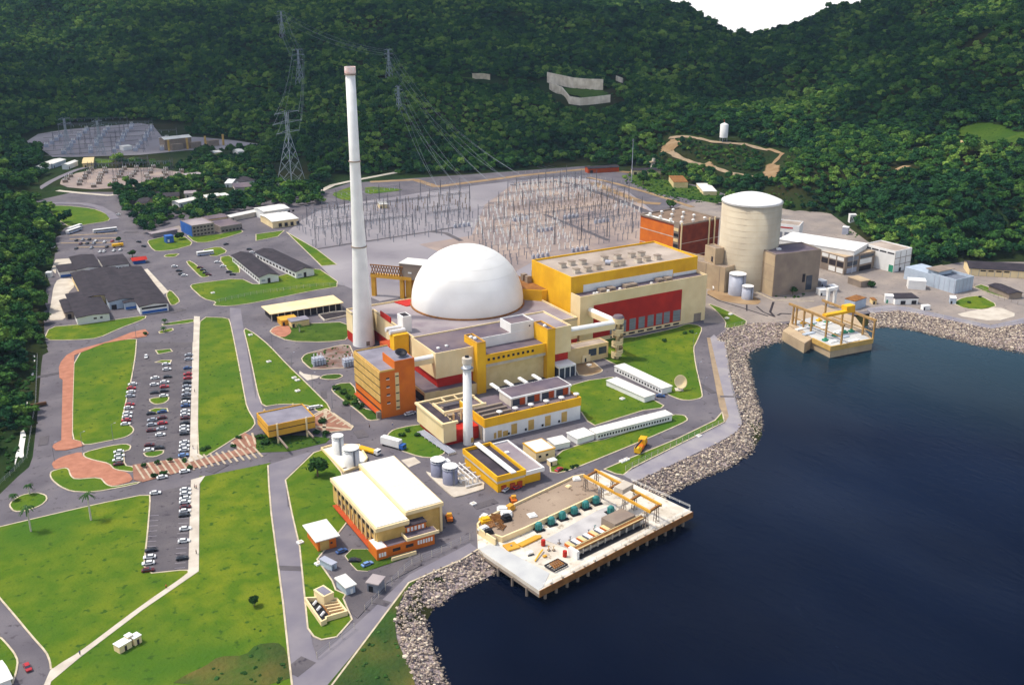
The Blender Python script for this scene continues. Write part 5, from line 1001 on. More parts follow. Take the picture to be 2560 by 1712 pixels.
T = small('shed', 'white cubic hut left of the white shed with a dark roof', 'shed', g(3, 1)(1075, 1140), g(3, 1)(1155, 1145), g(3, 1)(1085, 1120), 5, 'white', 'white', .1, depth=5); MB().box(1, 2, 0, .15, 0, 2.4).build('door', 'green_paint', T)
T = small('shed', 'white shed with a dark tile roof behind the right promenade', 'shed', g(3, 1)(1165, 1165), g(3, 1)(1385, 1160), g(3, 1)(1140, 1100), 4.4, 'white', 'roof_tile', .3, depth=11); win(T, 'f', (4, 11), 3, .3, 2.6, 'dark_gap', 'door', dp=-.2)
T = small('shed', 'tiny white box hut on the tan yard near the right shore', 'shed', g(3, 1)(1425, 1235), g(3, 1)(1492, 1230), g(3, 1)(1430, 1222), 3, 'white', 'white', .1, depth=3); MB().box(.6, 1.4, 0, .15, 0, 2).build('door', 'dark_gap', T)
T = small('tank_house', 'pale blue grey tank enclosure behind the far gantry', 'building', g(3, 1)(800, 1190), g(3, 1)(905, 1155), g(3, 1)(700, 1165), 6.0, 'pale_blue', 'rust', .1)
T = small('shed', 'low concrete hut with a flat roof at the corner of the framed building', 'shed', g(3, 1)(855, 1010), g(3, 1)(945, 995), g(3, 1)(745, 965), 4.5, 'concrete_dark', 'concrete', .1)
for k_, (lf, rf, lbk, hh, w_, r_, lb_) in enumerate((((330, 600), (400, 605), (325, 585), 9, 'pale_blue', 'white_roof', 'pale blue annex between the cylinder and the long white building'), ((150, 620), (220, 630), (140, 600), 5, 'white', 'white_roof', 'small white tank hut behind the brown block roof'), ((490, 1010), (545, 1000), (485, 980), 4, 'steel_pale', 'white', 'small grey unit beside the framed building pier'), ((590, 1060), (650, 1055), (590, 1035), 3, 'pale_blue', 'white', 'pale blue cabinet on the yard before the framed building'), ((480, 1090), (560, 1085), (480, 1070), 4, 'white', 'white', 'white unit at the corner of the dark gate'), ((1670, 1160), (1730, 1165), (1665, 1135), 4, 'pale_blue', 'white', 'small blue box in front of the pale blue plant house'), ((960, 1180), (1000, 1180), (960, 1160), 3, 'cream2', 'rust', 'tan crate stack on the yard left of the cubic hut'))):
    T = small('cabin', lb_, 'cabin', g(3, 1)(*lf), g(3, 1)(*rf), g(3, 1)(*lbk), hh, w_, r_, .1, depth=6); MB().box(.6, 1.6, 0, .15, 0, 2).build('door', 'dark_gap', T)
T = small('shed', 'small white tower hut on the bare bank at the foot of the slope', 'shed', g(3, 1)(755, 400), g(3, 1)(818, 400), g(3, 1)(705, 380), 7, 'white', 'white', .1, depth=5); MB().box(.3, 1.2, 0, .15, 1, 5).build('opening', 'dark_gap', T)
T = small('shed', 'pale cubic store on the road verge behind the long white building', 'shed', g(3, 1)(680, 512), g(3, 1)(740, 518), g(3, 1)(675, 500), 6, 'steel_pale', 'white', .1, depth=5)
T = bld('plant_block', 'white and red plant block partly hidden right of the cylinder', 'building', GP(g(3, 1)(85, 480), g(3, 1)(290, 500), g(3, 1)(95, 440), 14, depth=16), 14, 'white', 'roof_tan', .8)
pbox(T, 'red_stripe', 'red', (0, 12, -.12, 0, 11, 12)); 
for i in range(4): MB().box(1+i*5, 4.4+i*5, -.15, 0, 2, 8).build('opening', 'steel', T)
# far sheds at the end of the switchyard
for (x0, y0, x1, y1, w_, r_, lb_) in ((700, 1545, 980, 1530, 'orange2', 'roof_tile', 'dark roofed shed with a red gable at the far edge of the switchyard'), (1100, 1560, 1380, 1560, 'cream', 'roof_tile', 'cream shed with a dark roof below the pale leaning chute')):
    T = gab('shed', lb_, 'shed', GP(g(2, 0)(x0, y0), g(2, 0)(x1, y1), None, 5, depth=10), 4.6, 1.6, w_, r_)
    MB().box(2, 5, -.1, .05, 0, 3).build('door', 'dark_gap', T)
T = small('shed', 'white tent like roof among the sheds behind the red brick building', 'shed', g(2, 1)(1750, 185), g(2, 1)(1880, 185), g(2, 1)(1540, 110), 4, 'cream', 'white_roof', .3)
T = small('shed', 'pale shed with a brown roof behind the white tent roof', 'shed', g(2, 1)(1480, 100), g(2, 1)(1615, 100), g(2, 1)(1450, 40), 6, 'cream2', 'rust', .2)
c = P(g(2, 0)(1285, 1568)); T = thing('batching_chute', 'pale leaning concrete chute tower among the far sheds', 'tower', (*c, 0)); MB().tube((0, 0, 0), (1.2, 0, 13), 2.6, 8, 1.6).build('column', 'concrete_pale', T); MB().box(-3, 4, -2, 2, 9, 10).build('platform', 'concrete', T)
u, v, z = PT(g(2, 0)(1935, 1310)); T = thing('silo', 'white silo standing alone beside the dirt track on the slope', 'silo', (u, v, z-.5)); MB().lathe([(4.2, 5), (4.2, 18), (3.4, 18.6), (.01, 20.2)], 20).build('shell', 'white', T, True)
for i in range(4): a = i*math.pi/2+.6; MB().tube((3.6*math.cos(a), 3.6*math.sin(a), 0), (3.6*math.cos(a), 3.6*math.sin(a), 5.5), .4, 6).build('leg', 'steel', T)
MB().tube((0, 0, 20), (-1, 0, 23), .3, 5).build('pipe', 'orange2', T)
# ---------------------------------------------------------------- far intake with its gantry
z0 = 2.0
E0 = [P(d3(*p), z0) for p in ((1070, 1165), (1890, 1010), (1640, 900), (800, 560), (360, 640), (150, 800))]; o_ = E0[0]; lo2 = lambda p: (p[0]-o_[0], p[1]-o_[1])
T = thing('far_intake', 'brown concrete water intake block with open sides below the old plant', 'pier', (*o_, 0)); MB().prism([lo2(P(d3(*p), z0)) for p in ((1070, 1165), (1890, 1010), (1550, 560), (900, 330), (330, 480), (250, 720), (700, 980))], -9, z0).build('block', 'concrete', T)
MB().prism([lo2(P(d3(*p), z0)) for p in ((700, 985), (260, 740), (130, 830), (560, 1075))], -8, z0-.1).build('side_wing', 'concrete', T)
for p in ((300, 900), (480, 1010)): q = lo2(P(d3(*p), 0)); MB().box(q[0]-.2, q[0]+1.6, q[1]-2.4, q[1]-.4, -3, 1).build('opening', 'dark_gap', T)
mb = MB(); kerbline([lo2(P(d3(*p), z0)) for p in ((720, 1000), (1070, 1165), (1890, 1010))], .8, z0+.8, False, mb); mb.build('parapet', 'ochre', T)
MB().prism([lo2(P(d3(*p), z0)) for p in ((1080, 1150), (1860, 1005), (1600, 860), (760, 560), (330, 660), (700, 970))], z0, z0+.12).build('deck', 'slab_pale', T)
for i, (a, b, w_, m) in enumerate(((520, 800, 5, 'white'), (1250, 850, 4, 'white'), (1000, 700, 5, 'white'), (640, 900, 4, 'pale_blue'), (1120, 1050, 3, 'white'), (1500, 1040, 4, 'white'), (900, 800, 4, 'white'), (1150, 900, 3.4, 'white'), (700, 700, 3, 'pale_blue'), (1350, 960, 2.5, 'pale_blue'))):
    q = lo2(P(d3(a, b), z0)); MB().box(q[0]-w_, q[0]+w_, q[1]-1.2, q[1]+1.2, z0, z0+.7).build('cover', m, T)
for i, (a, b, m) in enumerate(((530, 700, 'yellow'), (840, 645, 'yellow'), (985, 690, 'green_paint'), (700, 745, 'green_paint'), (960, 1030, 'green_paint'), (1150, 940, 'green_paint'), (1340, 880, 'green_paint'), (1470, 860, 'green_paint'))):
    q = P(d3(a, b), z0); TT = thing('screen_motor', '%s motor unit %s on the far intake deck' % (('yellow', 'green')[m != 'yellow'], ('at the left end near the shore', 'beside the back rail', 'at the back behind the white cover', 'in front of the yellow unit', 'at the front corner', 'in the middle of the front row', 'under the right rail', 'beside the right column')[i]), 'motor', (*q, z0), 0, 'motor units on the far intake')
    MB().box(-1.5, 1.5, -1.1, 1.1, 0, 1.1).build('housing', m, TT); MB().tube((0, 0, 1.1), (0, 0, 1.9), .6, 8).build('motor', m, TT)
T = thing('gantry_crane', 'tan concrete column gantry with a yellow travelling bridge over the far intake', 'crane', (*P(d3(1270, 1100), z0), z0))
cols = [((320, 700), (340, 300)), ((440, 715), (460, 350)), ((620, 770), (640, 400)), ((760, 835), (780, 490)), ((1025, 960), (1045, 590)), ((1270, 1100), (1290, 745))]
hz = ht(d3(1270, 1100), d3(0, 745)[1], z0)
ox, oy, _ = T.location; loG = lambda p: (p[0]-ox, p[1]-oy)
fr = [P(d3(*c_[0]), z0) for c_ in cols]; la, lbp = Vector(loG(fr[0])), Vector(loG(fr[-1]))
ld = (lbp-la).normalized()
for q in fr:
    v_ = Vector(loG(q)); v_ = la+ld*((v_-la).dot(ld)); MB().tube((v_.x, v_.y, 0), (v_.x, v_.y, hz-z0), .62, 4).build('column', 'tan_column', T)
bk = [P(d3(*p), z0) for p in ((1890, 1000), (1620, 900), (1380, 700), (1240, 600), (960, 430))]; lb2 = Vector(loG(bk[0])); off = lb2-lbp
perp = Vector((-ld.y, ld.x)); 
if perp.dot(off) < 0: perp = -perp
wG = abs(perp.dot(off)); sh = off.dot(ld)
for s in (0.0, .2, .42, .62, .97):
    v_ = lbp+perp*wG+ld*(sh-(lbp-la).length*s); MB().tube((v_.x, v_.y, 0), (v_.x, v_.y, hz-z0), .62, 4).build('column', 'tan_column', T)
def b2(a, b, z, w_, hh, name, m): n_ = (b-a).normalized(); n_ = Vector((-n_.y, n_.x))*w_/2; return MB().prism([tuple(a+n_), tuple(b+n_), tuple(b-n_), tuple(a-n_)], z-hh, z).build(name, m, T)
zt = hz-z0+1.2; b2(la-ld*4, lbp+ld*1, zt, 1.2, 1.2, 'runway_beam', 'tan_column'); b2(la+perp*wG+ld*(sh-2), lbp+perp*wG+ld*(sh+1), zt, 1.2, 1.2, 'runway_beam', 'tan_column')
for zz in (4.4,): b2(la, lbp, zz, .5, .5, 'tie_beam', 'tan_column'); b2(la+perp*wG+ld*sh, lbp+perp*wG+ld*sh, zz, .5, .5, 'tie_beam', 'tan_column')
s = 0.62; a = la+(lbp-la)*s; b = a+perp*wG; b2(a, b, zt+1.2, 3.0, 1.4, 'bridge_girder', 'yellow'); b2(a-ld*1.2+perp*wG*.72, a-ld*1.2+perp*wG*1.02, zt+3.6, 4.2, 2.4, 'hoist', 'yellow')
c = P(g(3, 1)(570, 1240)); T = thing('lifting_frame', 'white painted steel lifting frame behind the far gantry', 'frame', (*c, 0)); 
for x in (-3, 3): MB().box(x-.8, x+.8, -.8, .8, 0, 12).build('leg', 'white', T)
MB().box(-4, 4, -1, 1, 10.6, 12.4).build('beam', 'white', T)
# ================================================================ left side sheds
q01 = g(0, 1)
_a, _b = P(q01(1530, 1190)), P(q01(1310, 900)); LANG = math.atan2(_b[1]-_a[1], _b[0]-_a[0])-R(90)
def GPA(lf, rf, lb, h, a):
    O, Q, Bk = P(lf, h), P(rf, h), P(lb, h); c_, s_ = math.cos(a), math.sin(a)
    return (O[0], O[1], a, (Q[0]-O[0])*c_+(Q[1]-O[1])*s_, -(Bk[0]-O[0])*s_+(Bk[1]-O[1])*c_)
def gp(name, lb_, lf, rf, lbk, h, rise, w_, r_, axis='y', cat='building', group=None, snap=False): 
    G_ = GPA(lf, rf, lbk, h, LANG) if name in ('maintenance_shed', 'workshop') else GP(lf, rf, lbk, h, snap=snap); T = gab(name, lb_, cat, G_, h, rise, w_, r_, axis, group); return T, G_[3], G_[4]
T, L, D = gp('maintenance_shed', 'wide dark roofed shed with blue striped end wall beside the junction', q01(1280, 1245), q01(1530, 1195), q01(1080, 900), 5.0, 1.0, 'white', 'roof_tile'); MB().box(1, L-1, -.15, 0, .4, 2.0).build('blue_stripe', 'blue', T); MB().box(1, L-1, -.12, 0, 3.2, 4.4).build('window', 'dark_gap', T)
T, L, D = gp('maintenance_shed', 'dark roofed shed in the middle of the left workshop cluster', q01(1000, 1200), q01(1275, 1215), q01(850, 905), 5.0, 1.1, 'pale_blue', 'roof_tile'); MB().box(1, 4, -.12, 0, 0, 3).build('door', 'dark_gap', T)
T, L, D = gp('maintenance_shed', 'dark roofed shed on the left with a brown stained ridge', q01(770, 1165), q01(1000, 1160), q01(665, 935), 5.0, 0.9, 'cream2', 'roof_tile'); MB().box(1, 4, -.12, 0, 0, 3).build('door', 'dark_gap', T)
T, L, D = gp('maintenance_shed', 'dark roofed shed with a tall white gable wall facing the lawn', q01(705, 1345), q01(985, 1275), q01(600, 1130), 4.6, 0.7, 'white', 'roof_tile'); MB().box(L*.5, L*.6, -.12, 0, 2.4, 3.4).build('window', 'dark_gap', T); MB().box(L*.7, L*.78, -.12, 0, 2.4, 3.4).build('window', 'dark_gap', T)
T, L, D = gp('maintenance_shed', 'small dark roofed lean to at the lower left of the workshop cluster', q01(600, 1300), q01(700, 1330), q01(590, 1180), 4.0, 0.5, 'concrete_dark', 'roof_tile'); MB().box(1, 3, -.12, 0, 0, 3).build('door', 'dark_gap', T)
T, L, D = gp('maintenance_shed', 'dark roofed shed with a white and blue annex in front', q01(1140, 1210), q01(1265, 1200), q01(1060, 1100), 4.4, 0.5, 'pale_blue', 'roof_tile'); MB().box(.5, L-.5, -.12, 0, .4, 1.8).build('blue_stripe', 'blue', T)
T, L, D = gp('workshop', 'dark roofed workshop with a row of white windows south of the bus park', q01(950, 875), q01(1180, 850), q01(880, 790), 4.5, 0.7, 'white', 'roof_tile', 'x')
for i in range(7): MB().box(1+i*L/7.5, 2.6+i*L/7.5, -.1, .05, 1.6, 2.8).build('window', 'dark_gap', T)
T, L, D = gp('workshop', 'broad dark roofed workshop with white and blue end walls', q01(700, 905), q01(915, 870), q01(640, 790), 4.5, 0.9, 'white', 'roof_tile', 'y'); MB().box(L*.55, L-.5, -.12, 0, .3, 1.6).build('blue_stripe', 'blue', T); MB().box(L*.1, L*.3, -.12, 0, .3, 2.6).build('door', 'pale_blue', T)
T, L, D = gp('workshop', 'lowest dark roofed building of the left cluster with a bright blue wall', q01(545, 925), q01(690, 905), q01(520, 865), 4.0, 0.5, 'white', 'roof_tile', 'x'); MB().box(.4, L-.4, -.12, 0, .3, 1.8).build('blue_stripe', 'blue', T)
T = small('shed', 'small white box hut at the forest edge left of the workshops', 'shed', q01(410, 930), q01(460, 930), q01(415, 915), 3.5, 'white', 'white', .1, depth=4); MB().box(.5, 1.3, 0, .15, 0, 2).build('door', 'dark_gap', T)
sheet('yard', gl(0, 1, '530,990 660,980 690,1050 620,1120 590,1280 600,1360 460,1370 440,1340 470,1200 490,1060'), 'concrete_pale', .2, it=1)
sheet('yard', gl(0, 1, '1310,905 1350,895 1545,1105 1500,1130'), 'concrete_pale', .2)
sheet('yard', gl(0, 1, '510,810 640,800 650,850 520,870 510,940 470,900'), 'concrete_pale', .2)
# long offices with white gables
for lf, rf, lb_, s in (((360, 925), (525, 895), (-5+0, 0), 'right'), ):
    pass
T, L, D = gp('office_wing', 'long single storey office with a dark roof and white gable, right of its twin', q11(365, 925), q11(530, 895), q11(130, 720), 4.6, 1.8, 'white', 'roof_tile'); MB().box(L*.42, L*.56, -.2, 0, 0, 3.4).build('door', 'dark_gap', T); MB().box(L*.1, L*.3, -.12, 0, 1.6, 2.9).build('window', 'steel_pale', T)
for i in range(12): MB().box(-.12, .05, 2+i*D/12.5, 2+(i+.6)*D/12.5, 1.4, 2.8).build('window', 'dark_gap', T)
T, L, D = gp('office_wing', 'long single storey office with a dark roof and white gable, left of its twin', q11(30, 975), q11(205, 950), q01(2145, 770), 4.6, 1.8, 'white', 'roof_tile'); MB().box(L*.42, L*.56, -.2, 0, 0, 3.4).build('door', 'dark_gap', T); MB().box(L*.1, L*.3, -.12, 0, 1.6, 2.9).build('window', 'steel_pale', T)
for i in range(12): MB().box(-.12, .05, 2+i*D/12.5, 2+(i+.6)*D/12.5, 1.4, 2.8).build('window', 'dark_gap', T)
T, h = big('training_block', 'two storey building with a bright blue side wall and pale grid front', q01(1755, 500), q01(1960, 470), q01(1680, 445), q01(1755, 605), 'concrete_yard', 'roof_grey', .5); G_ = GP(q01(1755, 500), q01(1960, 470), q01(1680, 445), h)
pbox(T, 'blue_wall', 'blue', (-.2, 0, .2, G_[4], 0, h-.3))
for j in range(3):
    for i in range(6): MB().box(1+i*(G_[3]-1)/6, 1+(i+.6)*(G_[3]-1)/6, -.1, .05, 1+j*h/3.4, 2.2+j*h/3.4).build('window', 'dark_gap', T)
T, h = big('training_block', 'flat roofed building with a pale front right of the blue sided building', q01(2020, 510), q01(2215, 480), q01(1955, 450), q01(2035, 570), 'concrete_yard', 'roof_dark', .5)
for i in range(6): MB().box(1+i*3, 2.8+i*3, -.1, .05, 1, 2.4).build('window', 'dark_gap', T)
T = small('booth', 'blue guard booth beside a round dark tree', 'booth', q01(1520, 600), q01(1590, 590), q01(1505, 565), 5.5, 'blue', 'blue', .1, depth=6); MB().box(1, 2.4, 0, .15, 1, 3).build('window', 'white', T)
T = small('shed', 'long grey canopy beyond the blue guard booth', 'canopy', q01(1390, 575), q01(1640, 530), q01(1385, 555), 3.6, 'roof_grey', 'roof_grey', 1.0)
T, L, D = gp('canteen_hall', 'white hall with a curved white roof in front of another at the switchyard edge', q11(150, 465), q11(385, 435), q11(60, 400), 5.5, 1.0, 'cream', 'white_roof', 'x')
for i in range(4): MB().box(5+i*5, 7.6+i*5, -.12, .05, .5, 3.6).build('door', 'dark_gap', T)
T, L, D = gp('canteen_hall', 'white curved roof hall standing behind its lower neighbour at the switchyard edge', q11(70, 375), q11(300, 340), q11(25, 335), 6.5, 1.4, 'white', 'white_roof', 'x')
for i in range(7): MB().box(2+i*4, 4+i*4, -.12, .05, 3, 4.6).build('window', 'dark_gap', T)
T = small('kiosk', 'lone white roofed hut on the left part of the switchyard', 'kiosk', q11(1130, 305), q11(1210, 300), q11(1105, 280), 4, 'cream', 'white_roof', .3); MB().box(1, 2, .2, .4, 0, 2.4).build('door', 'dark_gap', T)
# houses among the trees
hs = [((1640, 290), (1860, 245), (1625, 265), 'white', 'white_roof', 'long white roofed hut in the trees behind the blue sided building'), ((1890, 240), (2020, 220), (1885, 215), 'cream', 'white_roof', 'shorter white roofed hut right of the long one in the trees'), ((2040, 225), (2090, 215), (2035, 200), 'white', 'white_roof', 'tiny white roofed hut at the end of the row in the trees'),
      ((1240, 290), (1340, 290), (1230, 240), 'cream2', 'roof_tile', 'dark roofed cream hut at the edge of the tree belt'), ((1475, 235), (1640, 225), (1480, 200), 'cream2', 'roof_tile', 'dark roofed hut above the long white roofed hut'), ((2060, 110), (2120, 110), (2050, 60), 'white', 'white', 'small bright white hut near the pylon clearing'),
      ((2200, 100), (2330, 80), (2140, 50), 'white', 'roof_tile', 'white hut with a brown roof right of the small bright one'), ((1780, 50), (1870, 20), (1760, 0), 'concrete_pale', 'roof_grey', 'grey roofed relay house beside the small far switchyard')]
hs += [((1390, 215), (1460, 210), (1380, 195), 'cream2', 'roof_tile', 'small dark roofed hut left of the hut above the long white one'), ((1690, 205), (1790, 200), (1690, 180), 'concrete_pale', 'roof_grey', 'grey roofed hut behind the long white roofed hut'), ((2150, 150), (2300, 140), (2140, 110), 'concrete_pale', 'roof_dark', 'dark roofed hut below the brown roofed white hut'), ((1900, 440), (2080, 415), (1880, 410), 'cream2', 'roof_dark', 'dark shed directly behind the flat roofed pale building'), ((2110, 420), (2345, 370), (2100, 400), 'concrete_pale', 'white_roof', 'long pale canopy strip right of the flat roofed building')]
for lf, rf, lbk, w_, r_, s in hs:
    T = gab('hut', s, 'hut', GP(q01(*lf), q01(*rf), q01(*lbk), 4.2), 3.8, 1.2, w_, r_); MB().box(2, 3.2, -.1, .05, 0, 2.4).build('door', 'dark_gap', T)
q00 = g(0, 0)
hs = [((380, 1530), (465, 1500), (375, 1505), 'white', 'leftmost white hut below the far switchyard'), ((480, 1500), (600, 1460), (470, 1465), 'pale_blue', 'pale blue hut beside the leftmost huts below the far switchyard'), ((620, 1510), (710, 1475), (615, 1490), 'white', 'white hut in the middle of the row below the far switchyard'), ((755, 1495), (850, 1490), (750, 1445), 'cream2', 'tall cream hut below the far switchyard'), ((1960, 1400), (2030, 1390), (1955, 1380), 'cream', 'cream hut right of the dark tree clump by the far switchyard'), ((2180, 1390), (2235, 1385), (2160, 1365), 'white', 'white hut at the right end of the far gravel field')]
for lf, rf, lbk, w_, s in hs:
    T = gab('hut', s, 'hut', GP(q00(*lf), q00(*rf), q00(*lbk), 5), 4.6, 1.2, w_, 'white_roof' if w_ != 'cream2' else 'cream2'); MB().box(2, 3.4, -.1, .05, 0, 2.4).build('door', 'dark_gap', T)
T = gab('transformer_hall', 'white barrel roofed hall beside the far switchyard', 'building', GP(q00(1505, 1275), q00(1750, 1250), q00(1500, 1240), 13, depth=16), 12, 2, 'concrete_dark', 'white_roof')
for i in range(4): MB().box(i*22, i*22+2, -9, -7.6, 0, 13).build('blast_wall', 'ochre', T)
for i in range(3): MB().box(i*22+5, i*22+18, -8, -2, 0, 7).build('transformer', 'concrete_dark', T)
T = small('kiosk', 'white relay kiosk inside the far switchyard', 'kiosk', q00(1125, 1345), q00(1210, 1335), q00(1125, 1325), 5, 'white', 'white_roof', .2, depth=10)
sheet('gravel', gl(0, 0, '210,1320 350,1230 600,1190 1280,1130 1400,1150 1480,1250 1850,1260 2150,1290 2420,1330 2400,1350 2200,1370 1900,1370 1700,1380 1300,1420 700,1440 480,1440 380,1370 230,1340'), 'gravel', .25)
sheet('gravel', gl(0, 1, '560,80 700,20 900,-20 1400,-30 1700,20 1600,90 1300,140 850,170 620,150 550,120'), 'gravel_tan', .25)
ribbon('road', gl(0, 1, '180,270 300,200 460,100 560,50 700,-10 820,-40'), 6, 'asphalt_light', .3); ribbon('road', gl(0, 1, '530,180 760,205 1000,225 1280,180'), 5, 'concrete_pale', .3); ribbon('road', gl(0, 1, '385,305 550,295 760,300 900,330 1010,390 1050,440'), 7, 'asphalt_light', .31)
mb = MB()
for i in range(6): y = 1150+i*42; ribbon('', gl(0, 0, '%d,%d %d,%d' % (420-20*i, y+75, 1330, y+5)), 3, None, .32, False, mb)
struct('track', mb, 'asphalt_dark')
sheet('yard', gl(0, 1, '1380,560 1640,500 1700,560 1500,590')+[q01(1400, 610)], 'concrete_yard', .18)
# grassy clearings in the belt of trees
lawn(gl(0, 0, '850,1450 1060,1470 1000,1500 860,1500'), z=.3, kerb=False); lawn(gl(0, 1, '1480,130 1620,100 1760,90 1740,150 1560,160'), z=.3, kerb=False); lawn(gl(1, 1, '200,110 330,80 360,130 250,150'), z=.3, kerb=False)
lawn(gl(1, 1, '690,210 800,170 880,140 890,280 760,255'), z=.3, kerb=True); lawn(gl(1, 1, '1000,140 1360,170 1250,190 1000,215'), z=.3, kerb=False)
lawn(gl(2, 1, '1100,20 1900,190 1890,300 1300,200 1080,90'), m='grass', z=.3, kerb=False, it=0)
# ================================================================ switchyards
SW = [P(p) for p in Fl('1085,565 1060,540 1100,500 1180,425 1300,412 1376,422 1436,446 1480,495 1490,545 1222,592 1150,630')]
SW2 = [P(p) for p in Fl('665,525 720,490 800,475 900,462 1080,445 1085,500 1060,540 860,560 720,570')]
def inp(p, poly): return bool(inpoly(np.array([p[0]]), np.array([p[1]]), poly)[0])
us = [q[0] for q in SW]; vs_ = [q[1] for q in SW]
proto = {}
def mkpost(kind):
    if kind == 'a':
        T = thing('insulator_post', 'slim white insulator post standing in the switchyard gravel', 'insulator post', (0, 0, 0), 0, 'white insulator posts in the switchyard'); MB().box(-.42, .42, -.42, .42, 0, 2.6).build('column', 'white', T); MB().lathe([(.36, 2.6), (.5, 3.1), (.36, 3.5), (.5, 3.9), (.36, 4.5), (.2, 4.8)], 8).build('insulator', 'white', T)
    else:
        T = thing('isolator_stand', 'thin dark isolator stand with a crossbar in the switchyard', 'isolator', (0, 0, 0), 0, 'dark isolator stands in the switchyard'); MB().box(-.17, .17, -.17, .17, 0, 5.4).build('column', 'steel', T); MB().box(-1.4, 1.4, -.12, .12, 5.4, 5.6).build('crossbar', 'steel', T)
    note_kids(T); return T
nA = nB_ = 0; first = {'a': True, 'b': True}
cand = []
u = min(us)
while u < max(us):
    v = min(vs_); k = 0
    while v < max(vs_):
        for j in range(3):
            p = (u+j*4.6+RS.uniform(-.3, .3), v+RS.uniform(-.5, .5))
            if inp(p, SW): cand.append((p, 'a' if vnoise(np.array([p[0]]), np.array([p[1]]), 45, 3)[0] > .42 else 'b'))
        v += 10 if k % 3 else 17; k += 1
    u += 17.5
u = min(q[0] for q in SW2)
while u < max(q[0] for q in SW2):
    v = min(q[1] for q in SW2)
    while v < max(q[1] for q in SW2):
        p = (u+RS.uniform(-1, 1), v+RS.uniform(-1, 1))
        if inp(p, SW2) and RS.rand() < .8: cand.append((p, 'b'))
        v += 8
    u += 10
cand.sort(key=lambda c: c[0][0]*ca+c[0][1]*sa)
cnt = {'a': 0, 'b': 0}; rest = {'a': [], 'b': []}
for p, kd in cand:
    if cnt[kd] >= 290: rest[kd].append(p); continue
    if kd not in proto: proto[kd] = mkpost(kd); proto[kd].location = (*p, .2)
    else: dup(proto[kd], (*p, .2))
    cnt[kd] += 1
print('posts', cnt, {k: len(v) for k, v in rest.items()})
for kd, nm, m in (('a', 'insulator_post', 'concrete_pale'), ('b', 'isolator_stand', 'concrete_dark')):
    if rest[kd]:
        mb = MB()
        for p in rest[kd]: mb.box(p[0]-.25, p[0]+.25, p[1]-.25, p[1]+.25, 0, 5)
        tag(mb.build(nm, m), 'remaining far posts of the switchyard read as one field', 'posts', None, 'stuff')
def gantry(name, label, a, b, h, group, first=[None]):
    L = math.dist(a, b); an = math.atan2(b[1]-a[1], b[0]-a[0]); T = thing(name, label, 'gantry', (*a, 0.1), an, group)
    for x in (0, L):
        mb = MB(); mb.tube((x-.9, -.6, 0), (x, 0, h+3), .16, 4); mb.tube((x+.9, .6, 0), (x, 0, h+3), .16, 4)
        for k in range(5): z = k*h/5; w0 = .9*(1-z/(h+3)); mb.tube((x-w0, -w0*.6, z), (x+w0*.8, w0*.5, z+h/5), .1, 4)
        mb.build('leg', 'pylon_grey', T)
    mb = MB()
    for z in (h-.7, h+.5): mb.tube((0, 0, z), (L, 0, z), .13, 4)
    nn = max(4, int(L/2.5))
    for k in range(nn): mb.tube((k*L/nn, 0, h-.7), ((k+1)*L/nn, 0, h+.5 if k % 2 else h-.7+1.2), .08, 4)
    mb.build('beam', 'pylon_grey', T)
    for k in range(3): MB().tube((L*(k+1)/4, 0, h-.7), (L*(k+1)/4, 0, h-3), .14, 5).build('insulator_string', 'pale_blue', T)
    return T
BAYS = []
def bays(poly, du, dv, h, ang, label, group, L=None, frac=1.0, skip=()):
    c0 = np.mean(poly, axis=0); c_, s_ = math.cos(ang), math.sin(ang); L = L or du
    for iu in range(-12, 13):
        for iv in range(-12, 13):
            a = (c0[0]+iu*du*c_-iv*dv*s_, c0[1]+iu*du*s_+iv*dv*c_); b = (a[0]+L*c_, a[1]+L*s_)
            if inp(a, poly) and inp(b, poly) and RS.rand() < frac: gantry('busbar_gantry', label, a, b, h+(4 if (iv % 3 == 0) else 0), group); BAYS.append((a, b, h))
bays(SW, 24, 26, 12, 0.0, 'dark lattice busbar gantry crossing the switchyard behind the dome', 'lattice gantries of the switchyard', frac=.85)
bays(SW2, 20, 19, 11, 0.0, 'thin lattice gantry on the pale left half of the switchyard', 'gantries on the left half of the switchyard', frac=.85)
mb = MB()
for a, b, h in BAYS:
    for t in (.25, .5, .75):
        x, y = lerp(a, b, t); mb.tube((x, y, h-.6), (x+RS.uniform(-1, 1), y+26, h-.8), .06, 3)
tag(mb.build('busbar_wires', 'steel'), 'fine overhead busbar wires strung through the switchyard bays', 'busbars', None, 'stuff')
for i, (x, y) in enumerate(((1195, 505), (1250, 530), (1310, 500), (1060, 520), (1380, 510), (1240, 590), (1330, 575))):
    p = P(F(x, y)); T = thing('breaker_bank', 'low bank of grey breakers in the switchyard, '+('left of the middle track', 'in the middle of the field', 'beyond the middle of the field', 'at the left border of the post field', 'at the right of the field', 'closest to the turbine hall roof', 'right above the turbine hall roof')[i], 'breaker bank', (*p, .2), 0, 'breaker banks')
    for k in range(4): MB().box(k*4-8, k*4-6, -1, 1, 0, 2.6).build('cabinet', 'steel_pale', T); MB().tube((k*4-7, 0, 2.6), (k*4-7, 0, 4), .5, 6).build('bushing', 'white', T)
FS = [P(p) for p in gl(0, 0, '400,1350 620,1210 1250,1150 1400,1170 1460,1260 1700,1290 1700,1370 1300,1410 700,1430 480,1430')]
fa = math.atan2(*(lambda a, b: (b[1]-a[1], b[0]-a[0]))(P(q00(480, 1420)), P(q00(1300, 1390))))
bays(FS, 34, 42, 18, fa, 'grey lattice gantry in the far switchyard below the forest', 'gantries of the far switchyard')
MS = [P(p) for p in gl(0, 1, '560,90 700,20 900,-20 1400,-30 1700,20 1600,80 1300,130 850,165 620,145')]
bays(MS, 26, 24, 11, fa, 'brown lattice gantry in the small middle switchyard', 'gantries of the middle switchyard')
